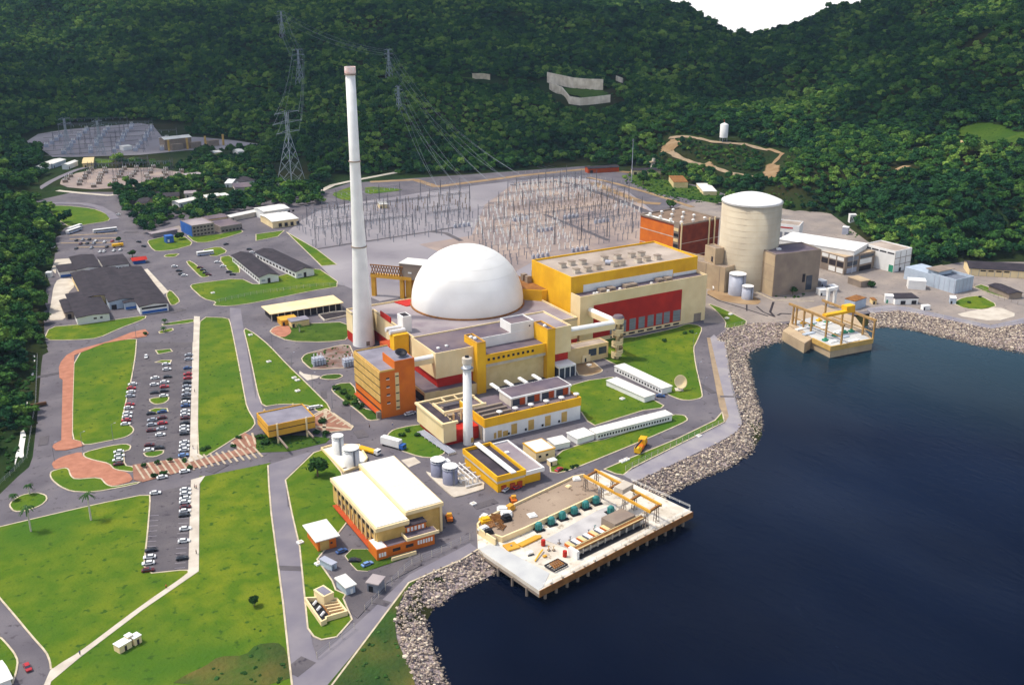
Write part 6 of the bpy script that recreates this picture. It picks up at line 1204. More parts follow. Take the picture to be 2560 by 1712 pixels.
FP = None
for poly, du, nm_, z_ in ((FS, 26, 'far', 6), (MS, 15, 'middle', 4)):
    c0 = np.mean(poly, axis=0); FP = None
    for iu in range(-12, 13):
        for iv in range(-12, 13):
            a = (c0[0]+iu*du*math.cos(fa)-iv*du*math.sin(fa)+RS.uniform(-2, 2), c0[1]+iu*du*math.sin(fa)+iv*du*math.cos(fa)+RS.uniform(-2, 2))
            if not inp(a, poly): continue
            if FP is None:
                FP = thing('transformer_unit', 'small grey and white equipment unit in the %s switchyard' % nm_, 'equipment', (*a, .3), fa, 'equipment units of the %s switchyard' % nm_); MB().box(-2.4, 2.4, -1.2, 1.2, 0, z_*.6).build('cabinet', 'concrete_dark' if nm_ == 'middle' else 'steel_pale', FP)
                for x in (-1.6, 0, 1.6): MB().tube((x, 0, z_*.6), (x, 0, z_), .35, 6).build('bushing', 'white', FP)
                note_kids(FP)
            else: dup(FP, (*a, .3), fa+RS.uniform(-.1, .1))
# ================================================================ pylons and lines
def pylon(label, p, top, z=None, arms=3, rz=0.3, wscale=1.0):
    if z is None: u, v, z = PT(p)
    else: u, v = P(p, z)
    Y = u*ca+v*sa; q = (top-856)/FPX; h = CH-Y*(st+q*ct)/(ct-q*st)-z
    T = thing('pylon', label, 'pylon', (u, v, z-.5), rz, 'lattice pylons'); b = h*.1*wscale; t = .8*wscale; mb = MB(); r = .2
    cs = lambda w_: [(-w_, -w_), (w_, -w_), (w_, w_), (-w_, w_)]
    lev = [0, .18, .34, .48, .6, .72, .84, 1.0]; W = [b+(t-b)*min(1, l/.72) for l in lev]
    for i in range(len(lev)-1):
        A, B2 = cs(W[i]), cs(W[i+1]); za, zb = lev[i]*h, lev[i+1]*h
        for k in range(4):
            mb.tube((*A[k], za), (*B2[k], zb), r, 4); mb.tube((*A[k], za), (*B2[(k+1) % 4], zb), r*.6, 4); mb.tube((*A[(k+1) % 4], za), (*B2[k], zb), r*.6, 4)
    mb.build('mast', 'pylon_metal', T); ends = []
    for i in range(arms):
        z_ = h*(1-.13*i)-1; w_ = (h*.16, h*.19, h*.15)[i % 3]*wscale; mb = MB()
        for s in (-1, 1): mb.tube((s*t, 0, z_), (s*w_, 0, z_+.3), r, 4); mb.tube((s*t, 0, z_+2), (s*w_, 0, z_+.3), r*.8, 4); ends.append((u+math.cos(rz)*s*w_, v+math.sin(rz)*s*w_, z-.5+z_-1))
        mb.build('crossarm', 'pylon_metal', T)
    return ends
e1 = pylon('large lattice pylon left of the tall white stack, rising from the tree belt', F(668, 425), 255*1.09168, 0, 3, .5, 1.45)
e2 = pylon('lattice pylon on the wooded hill right of the stack top', F(892, 188), 112*1.09168)
e3 = pylon('lattice pylon on the hill left of the stack top', F(688, 205), 112*1.09168)
e4 = pylon('lattice pylon directly behind the stack on the slope', F(914, 260), 196*1.09168)
e5 = pylon('small faint lattice pylon highest on the left hill', F(648, 95), 25*1.09168)
e6 = pylon('lattice pylon standing on the left end of the far switchyard', F(158, 355), 270*1.09168, 0, 2)
e7 = pylon('lattice pylon standing in the middle of the far switchyard', F(232, 355), 275*1.09168, 0, 2)
def wires(label, A, Bs, sag):
    mb = MB()
    for a, b in zip(A, Bs):
        a, b = Vector(a), Vector(b); N = 14; pr = a
        for i in range(1, N+1):
            t = i/N; q = a.lerp(b, t)-Vector((0, 0, sag*4*t*(1-t))); mb.tube(pr, q, .08, 3); pr = q
    tag(mb.build('power_line', 'pylon_metal'), label, 'power line', 'overhead power lines')
yard = [P(F(x, y)) for x, y in ((1120, 455), (1160, 450), (1200, 445), (1050, 470), (1080, 465), (1010, 480))]
wires('overhead wires from the hill pylon right of the stack down to the switchyard', e2, [(*yard[i % 3], 16) for i in range(6)], 14)
wires('overhead wires from the pylon behind the stack down to the switchyard', e4, [(*yard[3+i % 3], 16) for i in range(6)], 10)
wires('overhead wires between the left hill pylon and the pylon above it', e3, e5, 8)
wires('overhead wires from the big left pylon up the hill', e1, e3, 10)
wires('overhead wires from the faint top pylon to the pylon right of the stack', e5[:4], e2[:4], 10)
# ================================================================ walls and tracks on the slopes
HCLEAR = []
def wall_on(label, pts, h, m='stone_wall', th=1.2, name='retaining_wall'):
    w_ = [PT(g(2, 0)(*p)) for p in pts]; mb = MB()
    for a, b in zip(w_, w_[1:]):
        A, B2 = Vector(a), Vector(b); e = (B2-A).normalized(); n_ = Vector((-e.y, e.x, 0)).normalized()*th; n = len(mb.v)
        for Q in (A, B2): mb.v += [tuple(Q-Vector((0, 0, 4))), tuple(Q+Vector((0, 0, h))), tuple(Q+n_+Vector((0, 0, h))), tuple(Q+n_-Vector((0, 0, 4)))]
        mb.f += [(n, n+4, n+5, n+1), (n+1, n+5, n+6, n+2), (n+2, n+6, n+7, n+3), (n+3, n+7, n+4, n), (n, n+1, n+2, n+3), (n+4, n+7, n+6, n+5)]
    HCLEAR.append(([(PT(g(2, 0)(p[0], p[1]+22))[0], PT(g(2, 0)(p[0], p[1]+22))[1]) for p in pts], 16)); return tag(mb.build(name, m), label, 'wall')
wall_on('long pale stained retaining wall of the road cut in the hillside forest', ((320, 765), (420, 790), (560, 815), (700, 828), (830, 828)), 13)
wall_on('second lower pale retaining wall below the grass strip on the hillside', ((340, 830), (450, 870), (520, 960), (620, 975), (760, 970), (900, 940)), 9)
wall_on('thin pale guard wall of the hill road far left of the main wall', ((-360, 735), (-260, 745), (-200, 748)), 7, 'kerb')
wall_on('small pale abutment at the right end of the hill road', ((950, 740), (1010, 765)), 6)
def slope_ribbon(name, pts, wdt, m, q=g(2, 0), lift=.8):
    w_ = [PT(q(*p)) for p in pts]; mb = MB()
    for ai, (a, b) in enumerate(zip(w_, w_[1:])):
        A, B2 = Vector(a), Vector(b); k = max(1, int((B2-A).length/5)); nl = max(2, int(wdt/4))
        for i in range(k):
            p0, p1 = A.lerp(B2, i/k), A.lerp(B2, (i+1)/k); e = (p1-p0); e.z = 0; e.normalize(); n_ = Vector((-e.y, e.x, 0))*wdt/2; w0 = 1+.25*math.sin(i*1.3+ai); w1 = 1+.25*math.sin((i+1)*1.3+ai)
            for l in range(nl):
                t0, t1 = -1+2*l/nl, -1+2*(l+1)/nl; qs = [p0+n_*t0*w0-e*.3, p1+n_*t0*w1+e*.3, p1+n_*t1*w1+e*.3, p0+n_*t1*w0-e*.3]; mb.quad(*[(q.x, q.y, hgt(q.x, q.y)+lift) for q in qs])
    HCLEAR.append(([(a[0], a[1]) for a in w_], wdt*.5+6)); return struct(name, mb, m)
def drape(name, pts, m, q=g(2, 0), lift=1.2, st=2.5, clear=True):
    w_ = smooth([PT(q(*p))[:2] for p in pts], 2); xs = [a[0] for a in w_]; ys = [a[1] for a in w_]; mb = MB(); X, Y = np.meshgrid(np.arange(min(xs), max(xs), st), np.arange(min(ys), max(ys), st), indexing='ij')
    jx = vnoise(X, Y, 7, 4)*5-2.5; ins = inpoly(X+st/2+jx, Y+st/2+jx[::-1, ::-1]*.5, w_)
    for x, y in zip(X[ins], Y[ins]): mb.quad(*[(a, b, hgt(a, b)+lift) for a, b in ((x, y), (x+st, y), (x+st, y+st), (x, y+st))])
    if clear: DCLEAR.append(w_)
    return struct(name, mb, m)
DCLEAR = []
slope_ribbon('dirt_road', ((1440, 1275), (1560, 1270), (1700, 1290), (1830, 1310), (2000, 1335), (2150, 1350), (2345, 1385)), 5.5, 'dirt_pale')
slope_ribbon('dirt_road', ((1400, 1400), (1480, 1430), (1600, 1480), (1700, 1515), (1850, 1560), (1980, 1600), (2200, 1650)), 4.5, 'dirt_pale')
drape('dirt_bank', ((1370, 1420), (1400, 1340), (1480, 1290), (1540, 1330), (1500, 1390), (1430, 1430)), 'dirt')
slope_ribbon('dirt_road', ((0, 1370), (60, 1400), (130, 1420), (60, 1500), (0, 1560)), 4, 'dirt', g(3, 0)); drape('dirt_bank', ((-30, 1540), (40, 1500), (120, 1560), (60, 1660), (-40, 1680)), 'dirt', g(3, 0)); drape('dirt_bank', ((1720, 1540), (1800, 1500), (1860, 1560), (1830, 1600), (1760, 1600)), 'dirt')
drape('grass_strip', ((320, 795), (560, 825), (840, 835), (900, 930), (640, 910), (480, 870)), 'grass')
drape('meadow', ((1700, 1250), (1780, 1180), (1950, 1150), (2150, 1190), (2400, 1230), (2400, 1330), (2100, 1350), (1900, 1300)), 'grass', g(3, 0))
slope_ribbon('dirt_bank', ((1200, 1545), (1260, 1560)), 10, 'dirt', g(3, 0)); slope_ribbon('dirt_bank', ((1340, 1400), (1400, 1410)), 8, 'concrete_pale', g(3, 0))
slope_ribbon('clearing', ((1130, 745), (1250, 750), (1400, 735), (1700, 725), (2000, 738)), 6, 'grass', g(1, 0))
T = wall_on('cream wall fragment at the edge of the meadow on the right hill', ((0, 0), (1, 1)), 1) if False else None
w0 = PT(g(3, 0)(1750, 1375)); w1 = PT(g(3, 0)(1850, 1385)); T = thing('ruin', 'cream wall fragment with a dark gap at the edge of the hill meadow', 'wall', w0, math.atan2(w1[1]-w0[1], w1[0]-w0[0])); Lw = math.dist(w0[:2], w1[:2]); MB().box(0, Lw, 0, 2, -3, 8).build('wall', 'cream2', T); MB().box(Lw*.45, Lw*.6, -.1, .1, 1, 6).build('opening', 'dark_gap', T)
# ================================================================ riprap banks
def rockmesh(name, centers, sizes, m, label):
    vs_, fs = ICO[1]; vs_ = np.array(vs_); n = len(centers); k = len(vs_)
    rot = RS.uniform(0, 6.28, n); cs, sn = np.cos(rot), np.sin(rot); sc_ = RS.uniform(.6, 1.25, (n, 1, 3))*sizes[:, None, None]
    V = vs_[None]*sc_*(1+RS.uniform(-.18, .18, (n, k, 1))); X = V[:, :, 0]*cs[:, None]-V[:, :, 1]*sn[:, None]; Y = V[:, :, 0]*sn[:, None]+V[:, :, 1]*cs[:, None]
    V = np.stack([X, Y, V[:, :, 2]*.8], 2)+centers[:, None, :]; Fc = (np.array(fs)[None]+(np.arange(n)*k)[:, None, None]).reshape(-1, 3)
    me = bpy.data.meshes.new(name); me.from_pydata(V.reshape(-1, 3).tolist(), [], Fc.tolist()); me.materials.append(m); o = bpy.data.objects.new(name, me); COL.objects.link(o); return tag(o, label, 'rocks', None, 'stuff')
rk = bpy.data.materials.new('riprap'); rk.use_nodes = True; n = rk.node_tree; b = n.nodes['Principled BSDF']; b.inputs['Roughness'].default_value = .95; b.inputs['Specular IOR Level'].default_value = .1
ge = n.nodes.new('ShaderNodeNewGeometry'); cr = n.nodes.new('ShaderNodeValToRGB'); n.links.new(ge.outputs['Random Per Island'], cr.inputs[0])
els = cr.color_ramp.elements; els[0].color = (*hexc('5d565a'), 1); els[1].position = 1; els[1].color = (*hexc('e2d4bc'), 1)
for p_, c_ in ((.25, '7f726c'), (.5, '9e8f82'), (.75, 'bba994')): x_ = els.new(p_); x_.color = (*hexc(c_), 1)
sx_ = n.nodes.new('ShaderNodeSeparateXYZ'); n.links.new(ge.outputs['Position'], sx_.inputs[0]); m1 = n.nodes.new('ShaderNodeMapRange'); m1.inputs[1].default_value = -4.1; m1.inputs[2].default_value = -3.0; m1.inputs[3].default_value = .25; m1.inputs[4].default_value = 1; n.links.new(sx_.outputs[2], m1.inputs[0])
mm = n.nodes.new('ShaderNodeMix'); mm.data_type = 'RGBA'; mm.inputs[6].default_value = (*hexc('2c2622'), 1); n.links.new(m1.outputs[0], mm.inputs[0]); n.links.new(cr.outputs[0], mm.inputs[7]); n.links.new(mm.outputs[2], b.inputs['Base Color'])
def resample(line, n_):
    L_ = np.array([(p[0], p[1]) for p in line]); s = np.r_[0, np.cumsum(np.hypot(*np.diff(L_, axis=0).T))]; t = np.linspace(0, s[-1], n_); return np.stack([np.interp(t, s, L_[:, 0]), np.interp(t, s, L_[:, 1])], 1), s[-1]
def bank(label, top, wat, name='riprap'):
    tp = [P(p) for p in top]; wt = [P(p, -4.0) for p in wat]; A, la_ = resample(tp, 400); B2, _ = resample(wt, 400); wid = np.hypot(*(A-B2).T).mean()
    # underlying slope
    mb = MB(); N = 60; a, _ = resample(tp, N); b, _ = resample(wt, N)
    for i in range(N-1):
        f = lambda p, q, t: (p[0]+(q[0]-p[0])*t, p[1]+(q[1]-p[1])*t)
        mb.quad((*f(a[i], b[i], -.06), .12), (*f(a[i], b[i], 1.5), -6.2), (*f(a[i+1], b[i+1], 1.5), -6.2), (*f(a[i+1], b[i+1], -.06), .12))
    struct('bank', mb, 'rock')
    num = int(la_*wid*2.4); i = RS.randint(0, 400, num); t = RS.uniform(0, 1.1, num)
    c = A[i]+(B2[i]-A[i])*t[:, None]+RS.normal(0, .35, (num, 2)); z = .15+(-4.3)*t+RS.uniform(-.3, .45, num)
    sz = (RS.uniform(.25, .8, num)+(RS.rand(num) < .04)*.5)*.76
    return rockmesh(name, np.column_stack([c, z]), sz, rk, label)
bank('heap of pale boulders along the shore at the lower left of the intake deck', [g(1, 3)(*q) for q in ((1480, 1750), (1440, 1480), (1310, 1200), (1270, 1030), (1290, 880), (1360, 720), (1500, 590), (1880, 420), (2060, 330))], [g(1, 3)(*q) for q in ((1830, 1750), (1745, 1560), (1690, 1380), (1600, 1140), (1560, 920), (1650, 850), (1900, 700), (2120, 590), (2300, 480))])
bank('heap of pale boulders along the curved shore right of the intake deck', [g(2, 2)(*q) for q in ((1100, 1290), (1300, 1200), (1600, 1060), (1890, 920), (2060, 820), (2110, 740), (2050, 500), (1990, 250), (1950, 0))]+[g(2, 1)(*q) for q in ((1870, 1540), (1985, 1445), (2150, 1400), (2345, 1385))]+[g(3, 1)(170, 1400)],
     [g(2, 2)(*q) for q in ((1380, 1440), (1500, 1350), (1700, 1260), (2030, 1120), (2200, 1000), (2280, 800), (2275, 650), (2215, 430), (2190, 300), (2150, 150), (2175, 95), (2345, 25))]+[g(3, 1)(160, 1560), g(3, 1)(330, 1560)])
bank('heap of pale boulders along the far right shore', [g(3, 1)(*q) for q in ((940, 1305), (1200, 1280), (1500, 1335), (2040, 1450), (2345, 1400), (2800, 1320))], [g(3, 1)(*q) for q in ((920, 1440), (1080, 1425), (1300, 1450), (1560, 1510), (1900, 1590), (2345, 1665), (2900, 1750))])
# ================================================================ vegetation
def leafmat(name, cols, dark=1.0, big=True):
    m = bpy.data.materials.new(name); m.use_nodes = True; n = m.node_tree; L = n.links; b = n.nodes['Principled BSDF']; b.inputs['Roughness'].default_value = .9; b.inputs['Specular IOR Level'].default_value = .08
    ge = n.nodes.new('ShaderNodeNewGeometry'); oi = n.nodes.new('ShaderNodeObjectInfo')
    cr = n.nodes.new('ShaderNodeValToRGB'); els = cr.color_ramp.elements; els[0].color = (*hexc(cols[0]), 1); els[1].color = (*hexc(cols[-1]), 1)
    for i, c in enumerate(cols[1:-1]): x = els.new((i+1)/(len(cols)-1)); x.color = (*hexc(c), 1)
    nz = n.nodes.new('ShaderNodeTexNoise'); nz.inputs['Scale'].default_value = .012; nz.inputs['Detail'].default_value = 4; L.new(oi.outputs['Location'] if big else ge.outputs['Position'], nz.inputs['Vector'])
    a = n.nodes.new('ShaderNodeMath'); a.operation = 'MULTIPLY_ADD'; a.inputs[1].default_value = .68; L.new(oi.outputs['Random'], a.inputs[0])
    s = n.nodes.new('ShaderNodeMapRange'); s.inputs[1].default_value = .3; s.inputs[2].default_value = .7; s.inputs[3].default_value = -.12; s.inputs[4].default_value = .5; L.new(nz.outputs[0], s.inputs[0]); L.new(s.outputs[0], a.inputs[2]); L.new(a.outputs[0], cr.inputs[0])
    n2 = n.nodes.new('ShaderNodeTexNoise'); n2.inputs['Scale'].default_value = 1.1; n2.inputs['Detail'].default_value = 3; L.new(ge.outputs['Position'], n2.inputs['Vector'])
    hs = n.nodes.new('ShaderNodeHueSaturation'); mr_ = n.nodes.new('ShaderNodeMapRange'); mr_.inputs[1].default_value = .3; mr_.inputs[2].default_value = .7; mr_.inputs[3].default_value = .4; mr_.inputs[4].default_value = 1.6; L.new(n2.outputs[0], mr_.inputs[0]); L.new(mr_.outputs[0], hs.inputs['Value']); L.new(cr.outputs[0], hs.inputs['Color']); L.new(hs.outputs[0], b.inputs['Base Color'])
    M[name] = m; return m
leafmat('forest_leaf', ('102b1d', '1b3e26', '2b5128', '46692a', '769240'))
leafmat('tree_crown', ('1d351a', '2b4a20', '3c5a26'), big=False)
def crown_mb(seed, r=5.0, h=4.2, nb=9, leaves=90, bl=(.30, .52)):
    rr = random.Random(seed); mb = MB()
    pts = []
    for i in range(nb):
        a = rr.uniform(0, 6.28); d_ = r*.62*math.sqrt(rr.random()); c = (d_*math.cos(a), d_*math.sin(a), h*(.9+.75*rr.random()*(1-d_/r))); q = r*rr.uniform(*bl); pts.append((c, q)); mb.blob(c, q, (1, 1, .8), seed*7+i, 1, .5)
    for i in range(leaves):
        c, q = rr.choice(pts); th, ph = rr.uniform(0, 6.28), rr.uniform(-.3, 1.4); n_ = Vector((math.cos(th)*math.cos(ph), math.sin(th)*math.cos(ph), math.sin(ph)*.8)); o = Vector(c)+n_*q*rr.uniform(.95, 1.25)
        t = n_.orthogonal().normalized(); t = (t+Vector((rr.uniform(-.7, .7),)*3)).normalized(); bb = n_.cross(t).normalized(); s = r*rr.uniform(.09, .2)
        mb.quad(tuple(o-t*s), tuple(o-bb*s*.7), tuple(o+t*s), tuple(o+bb*s*.7+n_*s*.5))
    return mb
FCOL = bpy.data.collections.new('crown_kinds')
for k in range(7):
    o = crown_mb(k+1, 5.0 if k != 5 else 3.2, 5.2 if k != 3 else 7.5, 13+k % 4, 120, (.17, .38)).build('crown_kind', 'forest_leaf'); COL.objects.unlink(o); FCOL.objects.link(o)
def fastpt(u, v):
    i = (u-UX[0])/GS; j = (v-VY[0])/GS; i0 = np.clip(i.astype(int), 0, len(UX)-2); j0 = np.clip(j.astype(int), 0, len(VY)-2); a, b = i-i0, j-j0
    return (HZ[i0, j0]*(1-a)+HZ[i0+1, j0]*a)*(1-b)+(HZ[i0, j0+1]*(1-a)+HZ[i0+1, j0+1]*a)*b
sp = 5.1; gu, gv = np.meshgrid(np.arange(UX[0]+10, UX[-1]-10, sp), np.arange(VY[0]+10, VY[-1]-10, sp), indexing='ij')
gu = (gu+RS.uniform(-.5, .5, gu.shape)*sp).ravel(); gv = (gv+RS.uniform(-.5, .5, gv.shape)*sp).ravel()
yf = gu*ca+gv*sa; xf = gu*sa-gv*ca; k = (yf > 250) & (yf < 2300) & (np.abs(xf) < 90+yf*.545); gu, gv, yf = gu[k], gv[k], yf[k]
gz = fastpt(gu, gv)
FLAT0 = Fl('190,392 300,372 400,378 470,375 560,350 740,430 740,470 640,470 560,455 420,432 330,435 250,440 200,425 130,415')
FLAT = [Fl('-80,1080 0,1040 12,960 0,900 -40,860 -80,850'), Fl('-80,770 20,775 60,772 70,750 84,700 94,640 104,590 106,550 118,530 100,505 80,480 60,470 -80,480'),
        Fl('55,330 92,330 95,370 130,388 60,430 45,460 -60,470 -60,320'), Fl('640,300 760,330 900,400 760,400 740,430 640,420 560,350 430,345 430,300 600,325'),
        Fl('310,440 420,430 560,452 610,470 500,500 470,520 400,500 370,520 330,540 300,500'), Fl('430,345 480,340 540,380 640,420 720,420 740,450 640,450 560,440 520,400 480,400'),
        Fl('95,470 130,478 190,506 150,520'), Fl('620,440 730,430 745,470 640,475'), Fl('600,395 900,402 1080,396 1340,376 1480,384 1470,372 1100,385 900,388 740,398'),
        Fl('250,430 330,440 300,500 285,480'), gl(2, 1, '1000,70 1400,100 1900,190 1890,280 1500,250 1150,170'), gl(2, 1, '1880,60 2345,200 2345,240 1920,120'), gl(3, 1, '20,190 300,240 380,320 250,330 60,300'), Fl('1430,395 1500,405 1640,455 1740,470 1760,480 1640,470 1500,430 1420,420'), Fl('2240,590 2400,580 2400,560 2200,570')]
infl = np.zeros(gu.shape, bool)
for f in FLAT: infl |= inpoly(gu, gv, [P(p) for p in f])
f0 = [P(p) for p in FLAT0]; infl |= inpoly(gu, gv, f0); thin = np.zeros(gu.shape, bool); thin |= inpoly(gu, gv, f0)
for f in FLAT[4:6]+FLAT[7:8]: thin |= inpoly(gu, gv, [P(p) for p in f])
ok = (gz > .35) | (infl & ~(thin & (RS.rand(gu.size) < .3)))
for w_, r_ in HCLEAR: ok &= pdist(gu, gv, w_) > r_
for w_ in DCLEAR: ok &= ~inpoly(gu, gv, w_)
farsw = [P(p) for p in gl(0, 0, '200,1330 350,1225 600,1180 1280,1120 1420,1140 1500,1230 1850,1245 2150,1280 2430,1320 2430,1360 2240,1385 1950,1390 1700,1400 1300,1440 700,1460 480,1460 380,1390 230,1350')]
NOF = [farsw, [P(p) for p in gl(0, 1, '560,80 700,10 900,-30 1400,-40 1730,10 1630,100 1300,150 850,180 600,160 540,120')], [P(p) for p in gl(0, 0, '360,1440 900,1430 1080,1480 860,1520 560,1540 380,1560')],
       [P(p) for p in gl(0, 1, '400,300 700,320 1020,430 980,480 700,500 600,480')], CANAL and [P(p) for p in gl(0, 2, '215,60 330,90 330,300 280,320 240,200')], [P(p) for p in gl(0, 2, '130,1180 130,1000 170,700 250,840 240,900 220,1050')],
       [P(p) for p in gl(0, 1, '1620,230 2100,180 2110,260 1640,330')], [P(p) for p in Fl('620,372 700,372 720,425 640,430')]]
for f in NOF: ok &= ~inpoly(gu, gv, f)
ROADS_ = [([P(p) for p in gl(0, 1, '180,270 300,200 460,100 560,50 700,-10 820,-40')], 9), ([P(p) for p in gl(0, 1, '385,305 550,295 760,300 900,330 1010,390 1050,440')], 11), ([P(p) for p in gl(0, 1, '530,180 760,205 1000,225 1280,180')], 8), ([P(p) for p in gl(1, 1, '600,180 700,130 880,90 1300,10')], 8)]
for w_, r_ in ROADS_: ok &= pdist(gu, gv, w_) > r_
huts = [(o.location.x, o.location.y) for o in COL.objects if o.parent is None and o.name.split('.')[0] in ('hut', 'silo', 'shed', 'ruin', 'retaining_wall', 'canteen_hall', 'training_block', 'workshop', 'booth')]
for a, b in huts: 
    if a or b: ok &= np.hypot(gu-a-5, gv-b) > 13
ok &= vnoise(gu, gv, 40, 9) > .06
# keep the slope in front of the two hillside walls open
for p_ in (((560, 880), 30), ((700, 1010), 16), ((600, 1000), 14), ((500, 985), 10)):
    a = PT(g(2, 0)(*p_[0])); ok &= np.hypot(gu-a[0], gv-a[1]) > p_[1]
gu, gv, gz = gu[ok], gv[ok], gz[ok]; N_ = len(gu)
scl = RS.uniform(.45, 1.1, N_)*(1+.4*(vnoise(gu, gv, 60, 5)-.4)); scl[RS.rand(N_) < .04] *= 1.6
for z_ in (g(2, 0), '1420,1290 1700,1310 2000,1350 2345,1410 2500,1440 2480,1500 2250,1500 2150,1568 1900,1610 1500,1470 1360,1430'), (g(2, 1), '980,50 1400,90 1900,180 2345,190 2345,250 1950,150 1900,300 1500,260 1100,190'), (g(3, 1), '0,170 320,220 420,340 200,350 0,310'), (g(2, 0), '330,770 860,815 960,900 950,1000 820,1050 560,1010 330,850'), (g(2, 0), '-400,735 -180,745 180,740 320,760 320,800 -400,780'), (g(3, 0), '1740,1240 2345,1300 2400,1420 2100,1400 1800,1400 1700,1330'), (g(3, 0), '-40,1360 140,1400 300,1460 200,1568 -40,1600'):
    q_ = [PT(z_[0](*map(float, t.split(',')))) for t in z_[1].split()]; mk = inpoly(gu, gv, [(a[0], a[1]) for a in q_]); scl[mk] *= (.6 if z_[1].startswith('1420') else .33)
me = bpy.data.meshes.new('forest'); me.vertices.add(N_); me.vertices.foreach_set('co', np.stack([gu, gv, gz-1.2], 1).ravel().astype(np.float32))
at = me.attributes.new('scl', 'FLOAT', 'POINT'); at.data.foreach_set('value', scl.astype(np.float32)); at = me.attributes.new('rot', 'FLOAT', 'POINT'); at.data.foreach_set('value', RS.uniform(0, 6.28, N_).astype(np.float32))
at = me.attributes.new('kind_i', 'INT', 'POINT'); at.data.foreach_set('value', RS.randint(0, 7, N_).astype(np.int32))
fo = bpy.data.objects.new('forest', me); COL.objects.link(fo); tag(fo, 'dense dark green rainforest covering the hills behind the plant', 'forest', None, 'stuff')
gn = bpy.data.node_groups.new('scatter', 'GeometryNodeTree'); gn.interface.new_socket('Geometry', in_out='INPUT', socket_type='NodeSocketGeometry'); gn.interface.new_socket('Geometry', in_out='OUTPUT', socket_type='NodeSocketGeometry')
ni, no = gn.nodes.new('NodeGroupInput'), gn.nodes.new('NodeGroupOutput'); ip = gn.nodes.new('GeometryNodeInstanceOnPoints'); ci = gn.nodes.new('GeometryNodeCollectionInfo'); ci.inputs['Collection'].default_value = FCOL; ci.inputs['Separate Children'].default_value = True; ci.inputs['Reset Children'].default_value = True
def na(nm, ty): x = gn.nodes.new('GeometryNodeInputNamedAttribute'); x.data_type = ty; x.inputs['Name'].default_value = nm; return x.outputs['Attribute']
cx = gn.nodes.new('ShaderNodeCombineXYZ'); gn.links.new(na('rot', 'FLOAT'), cx.inputs[2]); gn.links.new(ni.outputs[0], ip.inputs['Points']); gn.links.new(ci.outputs[0], ip.inputs['Instance']); ip.inputs['Pick Instance'].default_value = True
gn.links.new(na('kind_i', 'INT'), ip.inputs['Instance Index']); gn.links.new(cx.outputs[0], ip.inputs['Rotation']); sv = gn.nodes.new('ShaderNodeCombineXYZ')
a_s = na('scl', 'FLOAT')
for i in range(3): gn.links.new(a_s, sv.inputs[i])
gn.links.new(sv.outputs[0], ip.inputs['Scale']); gn.links.new(ip.outputs[0], no.inputs[0]); md = fo.modifiers.new('scatter', 'NODES'); md.node_group = gn
# trees that stand alone
def tree(label, c, r, h, seed, name='tree', group=None, z=0.0):
    T = thing(name, label, 'tree', (*c, z), 0, group); MB().tube((0, 0, 0), (0.1, 0, h*.75), r*.09, 8, r*.05).tube((0, 0, h*.4), (r*.4, r*.1, h*.8), r*.045, 6).tube((0, 0, h*.45), (-r*.35, r*.2, h*.85), r*.045, 6).build('trunk', 'bark', T)
    mb = crown_mb(seed, r, h*.55, 13, 330); mb.build('crown', 'tree_crown', T); return T
def palm(label, c, h, r=2.6, group='royal palms'):
    T = thing('palm_tree', label, 'palm', (*c, 0), random.uniform(0, 6), group); mb = MB(); mb.tube((0, 0, 0), (.05, 0, h*.5), .38, 8, .3).tube((.05, 0, h*.5), (.1, .05, h), .3, 8, .18); mb.build('trunk', 'concrete_pale', T); mb = MB()
    for i in range(15):
        a = i*2*math.pi/15+random.uniform(-.1, .1); up = random.uniform(-.1, .8); pr = Vector((.1, .05, h)); W_ = .42
        for s in range(5):
            t = (s+1)/5; q = Vector((.1+math.cos(a)*r*t, .05+math.sin(a)*r*t, h+up*r*t-1.15*r*t*t*.7)); n_ = Vector((-math.sin(a), math.cos(a), 0)); w0_ = W_*(1-abs(s/5-.35)); w1_ = W_*(1-abs(t-.35))
            mb.quad(tuple(pr-n_*w0_+Vector((0, 0, -.15))), tuple(q-n_*w1_+Vector((0, 0, -.2))), tuple(q), tuple(pr)); mb.quad(tuple(pr), tuple(q), tuple(q+n_*w1_+Vector((0, 0, -.2))), tuple(pr+n_*w0_+Vector((0, 0, -.15)))); pr = q
    mb.build('crown', 'palm_leaf', T); return T
def pbase(cr, b, c_): return P(g(*cr)(*b)), c_
for cr_i, b_, crown, lb_ in (((0, 3), (285, 165), (0, 2, 235, 1490), 'tall palm on the lawn just below the roundabout'), ((0, 3), (835, 60), (0, 2, 790, 1370), 'palm standing alone on the lawn edge right of the roundabout'), ((0, 2), (272, 1390), (0, 2, 245, 1285), 'palm growing in the upper part of the roundabout'), ((0, 2), (128, 1450), (0, 2, 108, 1380), 'palm at the left rim of the roundabout'),
                             ((0, 1), (1510, 1400), (0, 1, 1500, 1345), 'palm in the narrow grass island at the head of the car park'), ((1, 1), (400, 1470), (1, 1, 440, 1400), 'palm on the brick forecourt beside the grey roofed kiosk'), ((0, 1), (1500, 1475), (0, 1, 1485, 1450), 'low palm in the first island of the car park')):
    b2_ = g(*cr_i)(*b_); h_ = ht(b2_, g(crown[0], crown[1])(0, crown[3])[1]); palm(lb_, P(b2_), max(3.0, h_-.6), 3.1 if h_ > 7 else 2.0)
